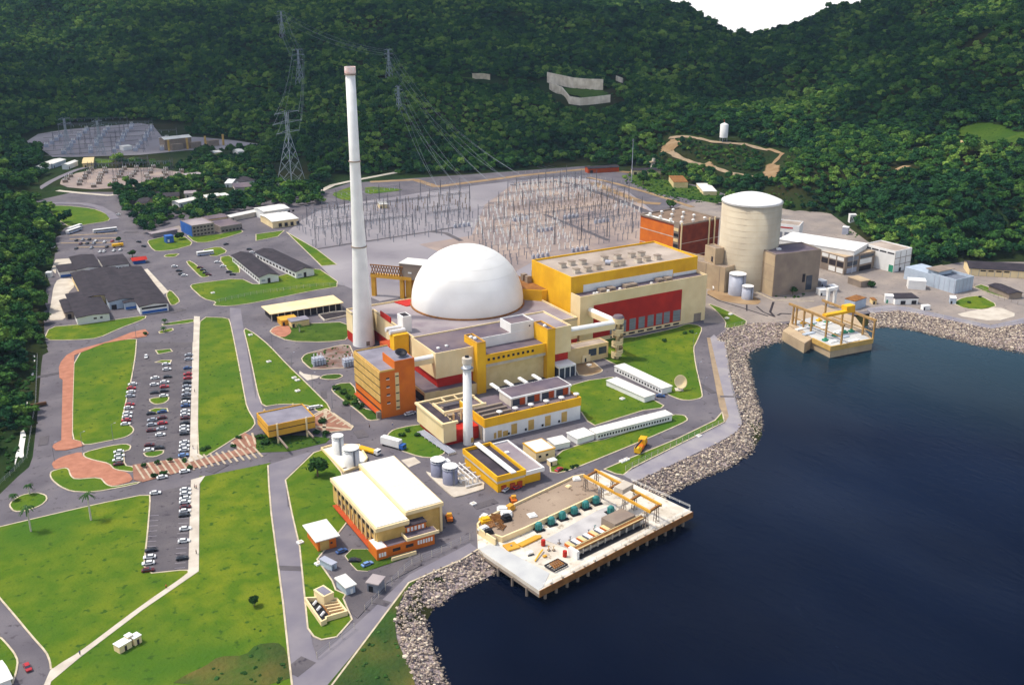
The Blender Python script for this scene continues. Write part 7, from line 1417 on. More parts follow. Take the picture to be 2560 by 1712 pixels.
TR = [((1, 2), (565, 1230), 4.6, 8.5, 'large round dark tree on the lawn left of the white tanks'), ((0, 3), (2330, 850), 1.9, 5, 'small dark tree with a yellowish base alone on the big lawn'), ((0, 1), (1215, 790), 3.2, 6, 'round dark tree by the junction above the orange kiosk'), ((0, 1), (1650, 625), 3.6, 6, 'round dark tree beside the blue guard booth'),
      ((0, 1), (1090, 650), 2.2, 4, 'small dark tree at the right end of the bus park'), ((0, 0), (1880, 1440), 9, 14, 'big dark tree in front of the barrel roofed hall'), ((0, 0), (2110, 1410), 6, 11, 'dark tree left of the cream hut near the far gravel field'), ((2, 1), (1200, 130), 7, 13, 'dark tree beside the thin mast behind the switchyard'),
      ((2, 1), (1450, 340), 5, 7, 'dark tree left of the red brick building'), ((0, 1), (1810, 130), 6, 12, 'tall dark tree right of the small middle switchyard'), ((1, 1), (110, 215), 6, 8, 'dark tree left of the pylon clearing'), ((1, 1), (560, 210), 7, 11, 'tall dark tree at the left corner of the switchyard road'),
      ((3, 1), (225, 1135), 2.6, 6, 'round dark tree against the brown concrete block'), ((3, 1), (940, 1060), 3.0, 3.6, 'low dark bushy tree at the concrete hut'), ((0, 1), (400, 1400), 4.5, 8, 'dark tree at the left end of the long front lawn'), ((0, 1), (1330, 1500), 1.4, 1.8, 'tiny shrub in the tip of the brick walk')]
for i, (cr_i, b_, r_, h_, lb_) in enumerate(TR): tree(lb_, P(g(*cr_i)(*b_)), r_, h_, 40+i)
BU = [((0, 2), [(1320, 1150), (1440, 1120), (1560, 1100)], 1.5, 3.4, 'upright clipped bush in the row of three on the brick walk', ('left', 'middle', 'right')), ((0, 2), [(1415, 1240), (1500, 1215)], 1.8, 2.6, 'round bush beside the white car at the brick walk', ('left', 'right')), ((0, 2), [(1690, 1090), (1745, 1155), (1900, 975), (1860, 990), (2190, 880), (2140, 960)], 1.6, 2, 'low bush along the brick walk', ('at the parking exit', 'by the second white car', 'on the lawn corner', 'beside the lawn corner bush', 'near the gate house approach', 'next to the pergola bands')),
      ((1, 2), [(740, 430), (800, 470), (850, 520), (900, 560), (830, 570), (950, 600)], 2.4, 2.8, 'dark shrub in the bed left of the orange office', ('at the top end', 'second from the top', 'in the middle', 'second from the bottom', 'next to the road', 'at the bottom end')), ((1, 2), [(610, 740), (560, 840), (640, 850), (30, 880), (90, 930)], 2.2, 2.6, 'dark shrub around the gate house', ('right of the box', 'in front right', 'far right below', 'under the left end', 'in front left')),
      ((1, 2), [(1380, 820), (1480, 860), (1340, 860)], 1.8, 2.4, 'dark shrub on the plot behind the box truck', ('at the upper edge', 'at the pipe rack', 'at the left')), ((2, 2), [(500, 1175), (550, 1150), (590, 1140)], 1.3, 1.6, 'small bush at the road edge right of the workshop', ('left', 'middle', 'right')), ((2, 1), [(1580, 1490), (1640, 1480), (1400, 1560)], 1.8, 2, 'shrub on the lawn below the turbine hall', ('left of centre', 'right of centre', 'far left')), ((3, 1), [(1840, 1210), (1940, 1160)], 1.2, 1.8, 'small bush on the right shore grass', ('nearer', 'farther'))]
sd = 100
for cr_i, ps, r_, h_, lb_, wh in BU:
    for p_, w__ in zip(ps, wh):
        sd += 1; T = thing('bush', lb_+', '+w__, 'bush', (*P(g(*cr_i)(*p_)), .1)); MB().tube((0, 0, 0), (0, 0, h_*.5), .15, 5).build('stem', 'bark', T); crown_mb(sd, r_, h_*.35, 7, 70).build('foliage', 'tree_crown', T)
def scatter(label, name, polys, dens, smin, smax, col='tree_crown', flat=.7):
    mb = MB(); vs_, fs = ICO[1]
    for pl_ in polys:
        w_ = [P(p) for p in pl_]; xs = [a[0] for a in w_]; ys = [a[1] for a in w_]; n_ = int((max(xs)-min(xs))*(max(ys)-min(ys))*dens)
        for _ in range(n_):
            a, b = random.uniform(min(xs), max(xs)), random.uniform(min(ys), max(ys))
            if inp((a, b), w_): mb.blob((a, b, .3), random.uniform(smin, smax), (1, 1, flat), random.random()*50, 1, .4)
    return tag(mb.build(name, col), label, 'undergrowth', None, 'stuff')
scatter('dark weedy undergrowth at the bottom of the big lawn', 'undergrowth', [gl(0, 3, '1700,1500 1880,1410 2000,1310 2250,1290')+gl(1, 3, '20,1230 150,1190 260,1250 300,1568 -100,1600'), gl(0, 3, '2180,980 2345,1000 2400,1090 2200,1120 2140,1060'), gl(1, 3, '760,1500 900,1320 1150,1000 1240,1080 1300,1200 1400,1480 1400,1600 800,1600')], .05, .3, .9)
scatter('low flower beds and shrubs between the transformers', 'undergrowth', [gl(1, 2, '430,150 520,100 840,20 890,120 640,240'), gl(1, 2, '580,620 680,600 640,700 590,740'), gl(1, 2, '0,840 220,870 500,880 660,860 600,960 0,990'), gl(1, 2, '720,430 880,400 1120,660 1000,640')], .10, .3, .8)
scatter('weeds and scrub in the canal beside the left road', 'undergrowth', [gl(0, 2, '-60,100 330,60 330,300 280,620 220,900 120,1150 0,1240 -60,1250')], .06, .6, 1.6)
scatter('low scrub and weeds on the banks behind the old plant', 'undergrowth', [gl(2, 1, '1100,60 1400,60 1900,190 1890,300 1500,280 1250,200'), gl(2, 1, '1500,20 1900,0 2345,120 2345,160 1900,100'), gl(3, 1, '0,150 300,200 400,330 200,330'), gl(3, 1, '730,540 830,590 800,620 720,590'), gl(3, 1, '1330,790 1900,1000 1850,1030 1500,880'), gl(3, 1, '860,1040 960,1020 1020,1075 900,1085'), gl(3, 1, '60,1150 200,1165 380,1150 370,1120 200,1140')], .05, .5, 1.5, flat=.6)
scatter('tufts and weeds dotted over the lawns', 'grass_tufts', [gl(2, 1, '1040,1540 1500,1440 1700,1410 1690,1568')+gl(2, 2, '1662,50 1680,200 1735,510 1430,482 700,80'), gl(2, 2, '540,395 920,320 1390,580 1200,620 760,762'), gl(1, 2, '20,20 340,300 850,740 700,640 80,620'), A02('680,120 1240,130 1100,700 662,890'), A02('1815,100 2160,60 2262,600 2200,800 1870,1050')], .012, .18, .42, flat=.5)
# white water of the canal
sheet('stream', A02('270,120 320,110 325,170 300,230 310,300 290,310 270,240 245,170'), 'white_roof', .35, it=1); sheet('stream', A02('180,720 200,720 215,800 240,850 230,900 215,1000 220,1050 190,1060 165,1040 135,1140 140,1050 170,960 190,850'), 'white_roof', .35, it=1); sheet('stream', A02('235,520 250,520 255,590 240,590'), 'white_roof', .35)
T = thing('footbridge', 'brown footbridge crossing the canal to the left road', 'bridge', (*P(g(0, 2)(200, 610)), .4)); MB().box(-11, 11, -1.6, 1.6, .3, .8).build('deck', 'timber', T); MB().box(-11, 11, -1.7, -1.6, .8, 1.7).build('rail', 'timber', T)
for nm, (lf, rf, lbk), lb_ in (('house', ((0, 90), (110, 75), (0, 40)), 'white roofed house at the left edge above the canal'), ('house', ((0, 215), (100, 190), (0, 150)), 'house with a grey roof and pale front at the left edge')):
    T = gab(nm, lb_, 'house', GP(g(0, 2)(*lf), g(0, 2)(*rf), g(0, 2)(*lbk), 4), 3.6, 1.0, 'white', 'roof_grey', 'x'); MB().box(4, 5.2, -.1, .05, 0, 2.4).build('door', 'dark_gap', T)
T = gab('house', 'corner of a white roofed house at the bottom left', 'house', GP(g(0, 3)(-60, 1560), g(0, 3)(95, 1500), g(0, 3)(-60, 1480), 4, depth=10), 3.6, .8, 'white', 'white_roof', 'x'); MB().box(1, 2.2, -.1, .05, 0, 2.4).build('door', 'dark_gap', T)
# small white cabins on the lawn
for (a, b, w_, dd_, hh, lb_) in ((1130, 1240, 2.2, 1.5, 2.4, 'largest white cabin of the three on the big lawn'), (1188, 1195, .9, .9, 3.2, 'slim white cabin between the two others on the big lawn'), (1248, 1185, 1.3, 1.2, 2.6, 'right white cabin of the three on the big lawn')):
    c = P(g(0, 3)(a, b)); T = thing('cabin', lb_, 'cabin', (*c, .2), R(25), 'white cabins on the lawn'); MB().box(-w_, w_, -dd_, dd_, 0, hh).build('body', 'cream', T); MB().box(-w_-.15, w_+.15, -dd_-.15, dd_+.15, hh, hh+.2).build('roof', 'white', T); MB().box(-.4, .4, -dd_-.05, -dd_+.05, 0, 1.8).build('door', 'dark_gap', T)
# ================================================================ vehicles
def car_mb(L=4.3, W_=1.7):
    b = MB(); prof = [(-L/2, .35), (L/2, .35), (L/2, .75), (L*.30, .92), (-L*.42, .95), (-L/2, .8)]
    def ext(mb, prof, hw, hw2=None):
        n = len(mb.v); k = len(prof)
        for s in (-1, 1): mb.v += [(x, s*hw, z) for x, z in prof]
        mb.f.append(tuple(n+i for i in range(k))); mb.f.append(tuple(n+k+i for i in range(k))[::-1])
        for i in range(k): j = (i+1) % k; mb.f.append((n+i, n+k+i, n+k+j, n+j))
    ext(b, prof, W_/2); n = len(b.v)
    x0, x1 = -L*.36, L*.14
    b.v += [(x0+.25, -W_*.38, 1.42), (x1-.1, -W_*.38, 1.42), (x1-.1, W_*.38, 1.42), (x0+.25, W_*.38, 1.42), (x0+.25, -W_*.38, 1.36), (x1-.1, -W_*.38, 1.36), (x1-.1, W_*.38, 1.36), (x0+.25, W_*.38, 1.36)]
    b.f += [(n, n+1, n+2, n+3), (n, n+4, n+5, n+1), (n+1, n+5, n+6, n+2), (n+2, n+6, n+7, n+3), (n+3, n+7, n+4, n)]
    gl2 = MB(); n = 0; gl2.v = [(x0-.1, -W_*.47, .93), (x1+.6, -W_*.47, .9), (x1+.6, W_*.47, .9), (x0-.1, W_*.47, .93), (x0+.27, -W_*.39, 1.37), (x1-.08, -W_*.39, 1.37), (x1-.08, W_*.39, 1.37), (x0+.27, W_*.39, 1.37)]
    gl2.f = [(0, 1, 5, 4), (1, 2, 6, 5), (2, 3, 7, 6), (3, 0, 4, 7), (4, 5, 6, 7)]
    wh = []
    for x in (-L*.31, L*.31):
        for s in (-1, 1): wh.append(MB().tube((x, s*W_*.38, .32), (x, s*W_*.51, .32), .32, 10))
    return b, gl2, wh
CARC = {'white': 'e9e9e6', 'silver': 'a9adb4', 'dark': '25262c', 'red': 'b2202a', 'dark red': '5c1a20', 'blue': '33548a', 'light blue': '6f93c4', 'yellow': 'e8b820'}
for k_, c_ in CARC.items(): M['paint '+k_] = mat('paint '+k_, c_, rough=.35, spec=.5)
CP = {}
def car(color, p, rz, label, group, z=.17):
    if color not in CP:
        T = thing('parked_car', label, 'car', (*p, z), rz, group); b, g2, wh = car_mb(); b.build('body', 'paint '+color, T); g2.build('window', 'glass', T)
        for w_ in wh: w_.build('wheel', 'black', T)
        note_kids(T); CP[color] = T; return T
    return dup(CP[color], (*p, z), rz, label, group)
ORD = 'first second third fourth fifth sixth seventh eighth ninth tenth eleventh twelfth thirteenth fourteenth fifteenth sixteenth seventeenth eighteenth nineteenth twentieth twenty-first twenty-second twenty-third twenty-fourth twenty-fifth'.split()
pa_, pb_ = P(g(0, 2)(1765, 0)), P(g(0, 2)(1740, 1050)); AISLE = math.atan2(pb_[1]-pa_[1], pb_[0]-pa_[0]); CROSS = AISLE+R(90)
rows = {
 ('left row of upper car park', 0, 2, 20): 'w,1215,385 r,1205,422 w,1200,456 s,1195,493 r,1190,572 w,1180,602 w,1170,652 w,1165,684 r,1157,716 w,1152,750',
 ('inner left row of upper car park', 0, 2, 20): 'w,1420,328 w,1415,388 d,1415,462 d,1385,652 s,1395,712 s,1392,756 R,1385,808 R,1370,942 w,1365,988',
 ('inner right row of upper car park', 0, 2, 20): 'w,1525,202 w,1530,248 d,1535,317 w,1510,366 r,1507,408 d,1505,446 w,1502,492 b,1485,637 R,1485,692 r,1490,742 s,1480,792 w,1470,848 d,1460,966',
 ('right row of upper car park', 0, 2, 20): 's,1730,117 s,1730,157 b,1720,237 r,1720,292 r,1720,328 d,1715,370 s,1713,405 w,1710,440 s,1707,478 d,1705,515 w,1702,550 b,1700,582 w,1700,632 w,1697,664 R,1695,694 d,1695,740 w,1690,776 w,1690,808 d,1690,838 w,1690,917 w,1690,952 w,1686,987 l,1682,1036',
 ('cluster at lower left of upper car park', 0, 2, 20): 'w,1090,1004 w,1095,1042 w,1080,1080 R,1085,1117',
 ('right row of lower car park', 0, 2, 20): 'w,1700,1352 w,1700,1388 w,1695,1432 w,1695,1466 R,1700,1512 w,1695,1548',
 ('near stretch of right row, lower car park', 0, 3, 20): 'd,1690,18 w,1700,142 w,1688,254 d,1670,412',
 ('left row of lower car park', 0, 3, 20): 'd,1385,338 w,1372,402 w,1360,458 R,1357,522',
 ('small lot west of the office wings, left row', 0, 1, 0): 'w,1600,872 d,1640,912 d,1662,942 w,1690,955',
 ('small lot west of the office wings, middle row', 0, 1, 0): 'R,1832,882 d,1860,905 d,1885,930 R,1910,948',
 ('small lot west of the office wings, right row', 0, 1, 0): 'w,1992,832 w,2045,872 d,2098,922 d,2130,945'}
cm = {'w': 'white', 's': 'silver', 'd': 'dark', 'r': 'red', 'R': 'dark red', 'b': 'blue', 'l': 'light blue'}
for (rn, c_, r_, _), s in rows.items():
    for i, t in enumerate(s.split()):
        k_, a, b = t.split(','); q = g(c_, r_)(float(a), float(b)+8); col = cm[k_]; col2 = 'darkred' if col == 'dark red' else col
        car(col, P(q), CROSS+random.uniform(-.05, .05)+(math.pi if random.random() < .4 else 0) if r_ > 1 else R(-20)+random.uniform(-.1, .1), '%s car, %s from far end, %s' % (col, ORD[i], rn) if r_ > 1 else '%s car parked %s in the %s' % (col, ORD[i], rn), 'cars parked in the '+('upper car park' if 'upper' in rn else 'lower car park' if 'lower' in rn else 'small lot'))
rd = math.atan2(*(lambda a, b: (b[1]-a[1], b[0]-a[0]))(P(g(0, 2)(1000, 1340)), P(g(0, 2)(2300, 1080))))
for col, cr_i, a, b, rz, lb_ in (('white', (0, 2), 1487, 1245, rd, 'white car on the street beside the round bushes'), ('white', (0, 2), 1692, 1192, rd, 'white car on the street near the end of the pale walk'), ('white', (0, 2), 1425, 1390, CROSS, 'white car parked alone at the far left of the lower car park'), ('white', (0, 2), 1340, 140, AISLE, 'white car driving down the aisle of the upper car park'), ('red', (0, 3), 255, 1420, AISLE+R(22), 'red car driving on the bend at the bottom left'),
                           ('dark', (0, 1), 1272, 655, R(120), 'dark car on the road above the junction'), ('dark', (0, 1), 1318, 695, R(120), 'dark car just below another at the junction'), ('white', (0, 1), 1085, 405, R(140), 'white car on the curved road by the grass loop'), ('dark', (0, 1), 2285, 722, R(-20), 'dark car left of the long offices'), ('white', (0, 1), 2312, 752, R(-20), 'white car left of the long offices'), ('dark', (0, 1), 2070, 675, R(20), 'dark car on the road above the small lot'), ('blue', (2, 2), 1360, 500, R(-40), 'blue car parked behind the white trailers'),
                           ('white', (1, 2), 1400, 665, R(0), 'white car parked at the foot of the orange office'), ('silver', (1, 2), 1430, 655, R(0), 'silver car parked at the foot of the orange office'), ('dark', (1, 3), 905, 440, R(-30), 'dark car parked in front of the orange canteen'), ('blue', (1, 3), 785, 355, R(10), 'blue car beside the orange hut'), ('light blue', (1, 3), 1020, 475, R(10), 'light blue car on the grass by the service yard'), ('white', (1, 2), 510, 610, R(0), 'left white car behind the gate house'), ('white', (1, 2), 540, 605, R(0), 'middle white car behind the gate house'), ('white', (1, 2), 572, 600, R(0), 'right white car behind the gate house'),
                           ('red', (2, 2), 45, 1340, R(10), 'red car in front of the yellow pump building'), ('red', (2, 2), 430, 1175, R(20), 'red car beside the tiny cream kiosk'), ('white', (1, 2), 2290, 1355, R(30), 'white car at the corner of the yellow pump building')):
    car(col, P(g(*cr_i)(a, b)), rz, lb_, 'cars on the site roads' if cr_i == (0, 1) else None or 'scattered cars')
# lorries and buses
def truck(name, label, p, rz, L, W_, H_, body, cab, cargo=True):
    T = thing(name, label, name.replace('_', ' '), (*p, .1), rz); MB().box(-L/2, L/2-2.2, -W_/2, W_/2, .9, H_).build('cargo_box' if cargo else 'bed', body, T); MB().box(L/2-2.0, L/2, -W_/2, W_/2, .6, 2.6).build('cab', cab, T); MB().box(L/2-.4, L/2+.05, -W_/2+.15, W_/2-.15, 1.6, 2.4).build('windscreen', 'glass', T)
    for x in (-L/2+1.4, L/2-1.4):
        for s in (-1, 1): MB().tube((x, s*W_*.36, .5), (x, s*W_*.52, .5), .5, 10).build('wheel', 'black', T)
    return T
dd = P(g(1, 2)(1260, 960)); truck('box_truck', 'white box truck standing in the road beside the plant plot', dd, R(-60), 12, 2.8, 4.2, 'white', 'blue')
truck('flatbed_truck', 'yellow flatbed truck parked beside the white tanks', P(g(1, 2)(1040, 1010)), R(-62), 11, 2.6, 1.7, 'yellow', 'white')
def bus(label, a, b, rz, L, st='blue'):
    T = thing('bus', label, 'bus', (*P(q01(a, b)), .1), rz, 'buses of the bus park'); MB().box(-L/2, L/2, -1.3, 1.3, .5, 3.1).build('body', 'white', T); MB().box(-L/2+.4, L/2-.4, -1.34, 1.34, 1.7, 2.5).build('window', 'glass', T); MB().box(-L/2, L/2, -1.33, 1.33, .7, 1.1).build('stripe', st, T)
    for x in (-L/2+2.2, L/2-2.4):
        for s in (-1, 1): MB().tube((x, s*.9, .5), (x, s*1.36, .5), .5, 10).build('wheel', 'black', T)
rb = math.atan2(*(lambda a, b: (b[1]-a[1], b[0]-a[0]))(P(q01(605, 565)), P(q01(760, 510))))
rb2 = math.atan2(*(lambda a, b: (b[1]-a[1], b[0]-a[0]))(P(q01(880, 560)), P(q01(1050, 540))))
bus('white bus with a blue side at the left of the bus park', 680, 560, rb, 30*.55); bus('second white bus parked close behind the leftmost one', 690, 535, rb, 30*.5); bus('white bus alone in the middle of the bus park', 965, 560, rb2, 18); bus('white bus at the top of the small lot', 1882, 770, rd, 12)
for i_, (a, b, k_) in enumerate(((700, 640, 'd'), (760, 635, 's'), (820, 632, 'd'), (880, 645, 'w'), (740, 672, 'R'), (800, 668, 'd'), (860, 668, 's'), (700, 715, 'd'), (840, 708, 's'), (980, 700, 'd'))): car(cm[k_], P(q01(a, b)), R(60), '%s car in the bus park rows, %s' % (cm[k_], ('left end of the top row', 'second in the top row', 'third in the top row', 'right end of the top row', 'left in the middle row', 'centre of the middle row', 'right in the middle row', 'left in the bottom row', 'centre of the bottom row', 'right in the bottom row')[i_]), 'cars of the bus park')
for a, b, col, lb_ in ((920, 745, 'white', 'first white van in the row beside the workshops'), (955, 742, 'white', 'second white van in the row beside the workshops'), (1045, 735, 'white', 'third white van in the row beside the workshops'), (1103, 728, 'white', 'fourth white van in the row beside the workshops'), (960, 655, 'white', 'white van in the upper row of the bus park'), (1030, 648, 'red', 'red car in the upper row of the bus park'), (490, 705, 'white', 'white van at the forest edge of the bus park')):
    car(col, P(q01(a, b)), R(60), lb_, 'vans of the bus park')
T = truck('tipper_truck', 'yellow tipper truck at the right of the bus park', P(q01(1080, 695)), rb2, 8, 2.5, 2.6, 'yellow', 'yellow')
c = P(q01(1275, 840)); T = thing('kiosk', 'red roofed open kiosk with blue sides at the junction', 'kiosk', (*c, 0)); MB().box(-4, 4, -2.5, 2.5, 0, 2.6).build('body', 'blue', T); MB().gable(-5, 5, -3.5, 3.5, 2.6, 1.6, .3, .2).build('roof', 'red', T)
# yellow mobile crane on the coast road
c = P(g(2, 2)(1190, 960)); T = thing('mobile_crane', 'yellow and orange mobile crane on the coast road', 'crane', (*c, .1), R(38)); MB().box(-6, 4, -1.4, 1.4, .7, 1.7).build('chassis', 'orange', T); MB().box(-1, 3, -1.5, 1.5, 1.7, 4.2).build('crane_house', 'yellow', T); MB().box(-8, -5.4, -1.4, 1.4, .7, 2.8).build('cab', 'yellow', T); MB().tube((2, 0, 3.6), (-11, 0, 4.6), .35, 6).build('boom', 'black', T)
for x in (-6.5, -4, 0, 2.5):
    for s in (-1, 1): MB().tube((x, s*1.0, .55), (x, s*1.5, .55), .55, 10).build('wheel', 'black', T)
for a, b, lb_, cr_i in ((1590, 1150, 'orange wheel loader at the edge of the road by the terrace', None), (545, 1440, 'orange tractor beside the warehouse corner', None)):
    c = P(c7(a, b)); T = thing('wheel_loader', lb_, 'loader', (*c, .1), R(70)); MB().box(-2.2, 1.6, -1.1, 1.1, .8, 2).build('body', 'orange', T); MB().box(-.8, .6, -.9, .9, 2, 3.2).build('cab', 'yellow2', T); MB().box(2, 2.9, -1.4, 1.4, .2, 1.1).build('bucket', 'rust', T)
    for x in (-1.5, 1.2):
        for s in (-1, 1): MB().tube((x, s*.9, .7), (x, s*1.4, .7), .7, 10).build('wheel', 'black', T)
# things on the upper terrace of the near intake
for a, b, m_, lb_, w_, d_, h_ in ((215, 935, 'yellow', 'yellow skip at the rounded end of the terrace', 2, 1.6, 1.8), (200, 880, 'white', 'white tank behind the yellow skip on the terrace', 1.4, 1.4, 1.6), (500, 760, 'white', 'white covered unit at the road side of the terrace', 2.2, 1.6, 1.8), (615, 745, 'yellow2', 'yellow tracked machine on the terrace edge', 1.8, 1.4, 2.2), (560, 830, 'white', 'white tarpaulin covered stack on the terrace', 2.2, 1.6, 1.6), (560, 910, 'black', 'large black coil on the terrace', 1.8, 1.4, 2.2), (980, 840, 'white', 'lone white square cover on the tan terrace', 1.6, 1.6, .8), (185, 1060, 'white', 'white curved cover near the steps of the terrace', 2, 1.2, 1.2), (270, 1120, 'black', 'black winch by the terrace steps', 1.6, 1.2, 1.6), (1700, 250, 'white', 'white box at the far corner of the terrace', 1.6, 1.4, 1), (1570, 365, 'cream', 'small cream vent on the far part of the terrace', 1, 1, .6)):
    c = P(d4(a, b), 3.0); T = thing('deck_equipment', lb_, 'equipment', (*c, 3.0), R(random.uniform(-30, 30))); MB().box(-w_, w_, -d_, d_, 0, h_*.6).build('base', m_, T); MB().box(-w_*.7, w_*.8, -d_*.7, d_*.7, h_*.6, h_).build('cover', m_, T)
for i, (a, b) in enumerate(((350, 900), (430, 950), (400, 860), (330, 990), (450, 1030))):
    c = P(d4(a, b), 3.0); T = thing('scaffold_stack', 'rusty heap of pipes and scaffolding on the terrace, '+('upper left', 'centre', 'top', 'lower left', 'lowest')[i]+' of the pile', 'scrap', (*c, 3.0), random.uniform(0, 3), 'rusty heaps on the terrace')
    for k in range(5): MB().tube((-2+k*.5, -1.8, .2+k*.1), (-1.6+k*.7, 1.8, .4+k*.2), .22, 5).build('pipe', 'rust', T)
# white valve covers on the lawns
for i, (cr_i, a, b, w__) in enumerate((((1, 2), 118, 182, 'on the lawn strip left of the crossroads road, farthest'), ((1, 2), 350, 330, 'on the lawn strip, upper of the close pair'), ((1, 2), 380, 352, 'on the lawn strip, lower of the close pair'), ((1, 2), 382, 450, 'on the lawn strip, nearest to the gate house'), ((0, 1), 2295, 1505, 'on the lawn strip beside the light road'), ((0, 1), 1950, 1120, 'on the kerbed lawn before the long offices'), ((2, 2), 1010, 522, 'on the grass left of the trailers'), ((2, 2), 1010, 1095, 'left of the pair beside the coast road'), ((2, 2), 1050, 1078, 'right of the pair beside the coast road'), ((2, 2), 1712, 862, 'at the bend of the coast road'), ((1, 2), 1990, 1485, 'flat on the crossroads asphalt'), ((2, 2), 705, 212, 'on the brown plot'), ((2, 1), 2000, 1315, 'on the grass by the old plant road, upper'), ((2, 1), 1968, 1352, 'on the grass by the old plant road, lower'), ((1, 3), 405, 270, 'on the lawn beside the long light road'), ((1, 3), 570, 465, 'on the lawn below the orange hut'))):
    c = P(g(*cr_i)(a, b)); T = thing('valve_box', 'small white concrete valve cover '+w__, 'valve box', (*c, .2), .2, 'white valve covers'); MB().box(-1.1, 1.1, -1.0, 1.0, 0, .6).build('body', 'white', T); MB().box(-.6, .6, -.5, .5, .6, .75).build('lid', 'concrete_pale', T)
for (a, b, s_, lb_) in ((665, 150, 2.6, 'white boxy unit on the brown plot right of the auxiliary block'),):
    c = P(q22(a, b+25)); T = thing('container', lb_, 'container', (*c, .2)); MB().box(-2.6, 2.6, -1.6, 1.6, 0, 4).build('body', 'cream', T); MB().box(-1, 0, -1.65, -1.55, .2, 2.4).build('door', 'dark_gap', T)
# ================================================================ fences and lamps
def fence(label, pix, sp_, h, z=.2, m='concrete_pale', rail='steel', wire=True):
    w_ = [P(p) for p in pix]; pts, L_ = resample(w_, max(3, min(98, int(sum(math.dist(a, b) for a, b in zip(w_, w_[1:]))/sp_)))); T = thing('fence', label, 'fence', (*pts[0], z)); o_ = pts[0]
    for p in pts: MB().box(p[0]-o_[0]-.07, p[0]-o_[0]+.07, p[1]-o_[1]-.07, p[1]-o_[1]+.07, 0, h).build('post', m, T)
    mb = MB()
    for a, b in zip(pts, pts[1:]):
        for zz in (h*.35, h*.68, h*.98): mb.tube((*(a-o_), zz), (*(b-o_), zz), .05, 3)
    mb.build('rail', rail, T)
fence('post and wire fence along the coast road and promenade', gl(2, 2, '1040,1180 1500,950 1940,745'), 4, 2.6)
fence('post and wire fence beside the lower coast road', gl(1, 3, '1000,900 1400,490 1960,240'), 4, 2.6); fence('post and wire fence at the tip of the lower lawn', gl(1, 3, '560,1330 900,1060'), 4, 2.4)
fence('fence on the grass verge by the old plant road', gl(2, 1, '1970,1450 2170,1400'), 4, 2.6); fence('fence along the inner lawn by the road left of the stack', gl(0, 1, '1950,1215 2345,1130')+gl(1, 1, '540,1060 800,1050'), 4, 2.2)
fence('railing along the far right promenade', gl(3, 1, '900,1290 1200,1262 1500,1315 2040,1432 2345,1375'), 5, 1.4); fence('dark fence beside the canal on the left', gl(0, 2, '345,130 330,560 290,800 250,1060 120,1200 0,1310'), 4, 2)
fence('fence at the back of the right yard', gl(3, 1, '1890,1060 2100,1170 2345,1240'), 4, 2.2, m='concrete_dark'); fence('fence along the back of the switchyard', gl(2, 1, '0,30 300,10 650,35 1000,110 1250,200'), 7, 2.4)
fence('fence on the promenade curve beside the boulders', gl(2, 2, '1960,60 2010,420 2100,740'), 4, 1.4, .3)
fence('white railing along the front edge of the near intake deck', [d6(1300, 1120), d5(1850, 800)], 4, 1.1, 1.3, m='white', rail='white'); fence('white railing along the right edge of the near intake deck', [d5(900, 320), d5(1850, 750)], 4, 1.1, 1.3, m='white', rail='white')
for i_, (a, b, m_, w__) in enumerate(((1330, 1400, 'cream2', 'between the barrels'), (1420, 1290, 'steel', 'beside the machine floor'), (1250, 1400, 'yellow2', 'near the bent yellow pipe'), (1900, 1130, 'steel', 'in the middle of the machine floor'), (2000, 1060, 'teal', 'right of the middle of the machine floor'), (1600, 1240, 'steel', 'at the lower machine floor'), (2200, 900, 'steel', 'at the far machine floor'))):
    c = P(d4(a, b), 1.4); T = thing('valve_stand', 'small upright valve stand on the white deck, '+w__, 'valve', (*c, 1.36), 0, 'valve stands on the deck'); MB().tube((0, 0, 0), (0, 0, 1.7), .16, 6).build('stem', m_, T); MB().box(-.5, .5, -.5, .5, 0, .4).build('base', 'concrete_dark', T); MB().tube((-.5, 0, 1.7), (.5, 0, 1.7), .12, 6).build('handwheel', m_, T)
T = None
LP = []
for s, cr_i, w__ in (('150,60 330,240 520,430 700,600 870,760', (1, 2), 'crossroads road'), ('1660,60 1700,330 1750,480', (2, 2), 'coast road bend'), ('1250,-20 1225,330 1180,620', (0, 2), 'upper car park'), ('760,990 1040,910 500,1090', (0, 2), 'left car park exit')):
    for t in s.split(): LP.append((P(g(*cr_i)(*map(float, t.split(',')))), w__))
for i, (c, w__) in enumerate(LP):
    lb_ = 'slim grey street lamp beside the '+w__
    if T is None: T = LM = thing('street_lamp', lb_, 'street lamp', (*c, 0), 0, 'street lamps beside the '+w__); MB().tube((0, 0, 0), (0, 0, 8.5), .12, 6, .08).tube((0, 0, 8.5), (1.4, 0, 8.9), .06, 5).build('pole', 'steel', T); MB().box(1.2, 2.0, -.15, .15, 8.8, 9.0).build('lamp_head', 'steel_pale', T); note_kids(T)
    else: dup(LM, (*c, 0), 0, lb_, 'street lamps beside the '+w__)
c = P(g(2, 1)(1095, 100)); T = thing('mast', 'thin tall mast beside the dark tree behind the switchyard', 'mast', (*c, 0)); MB().tube((0, 0, 0), (0, 0, 42), .5, 6, .2).build('pole', 'steel_pale', T); MB().box(-1, 1, -.2, .2, 40, 41).build('bracket', 'steel', T)
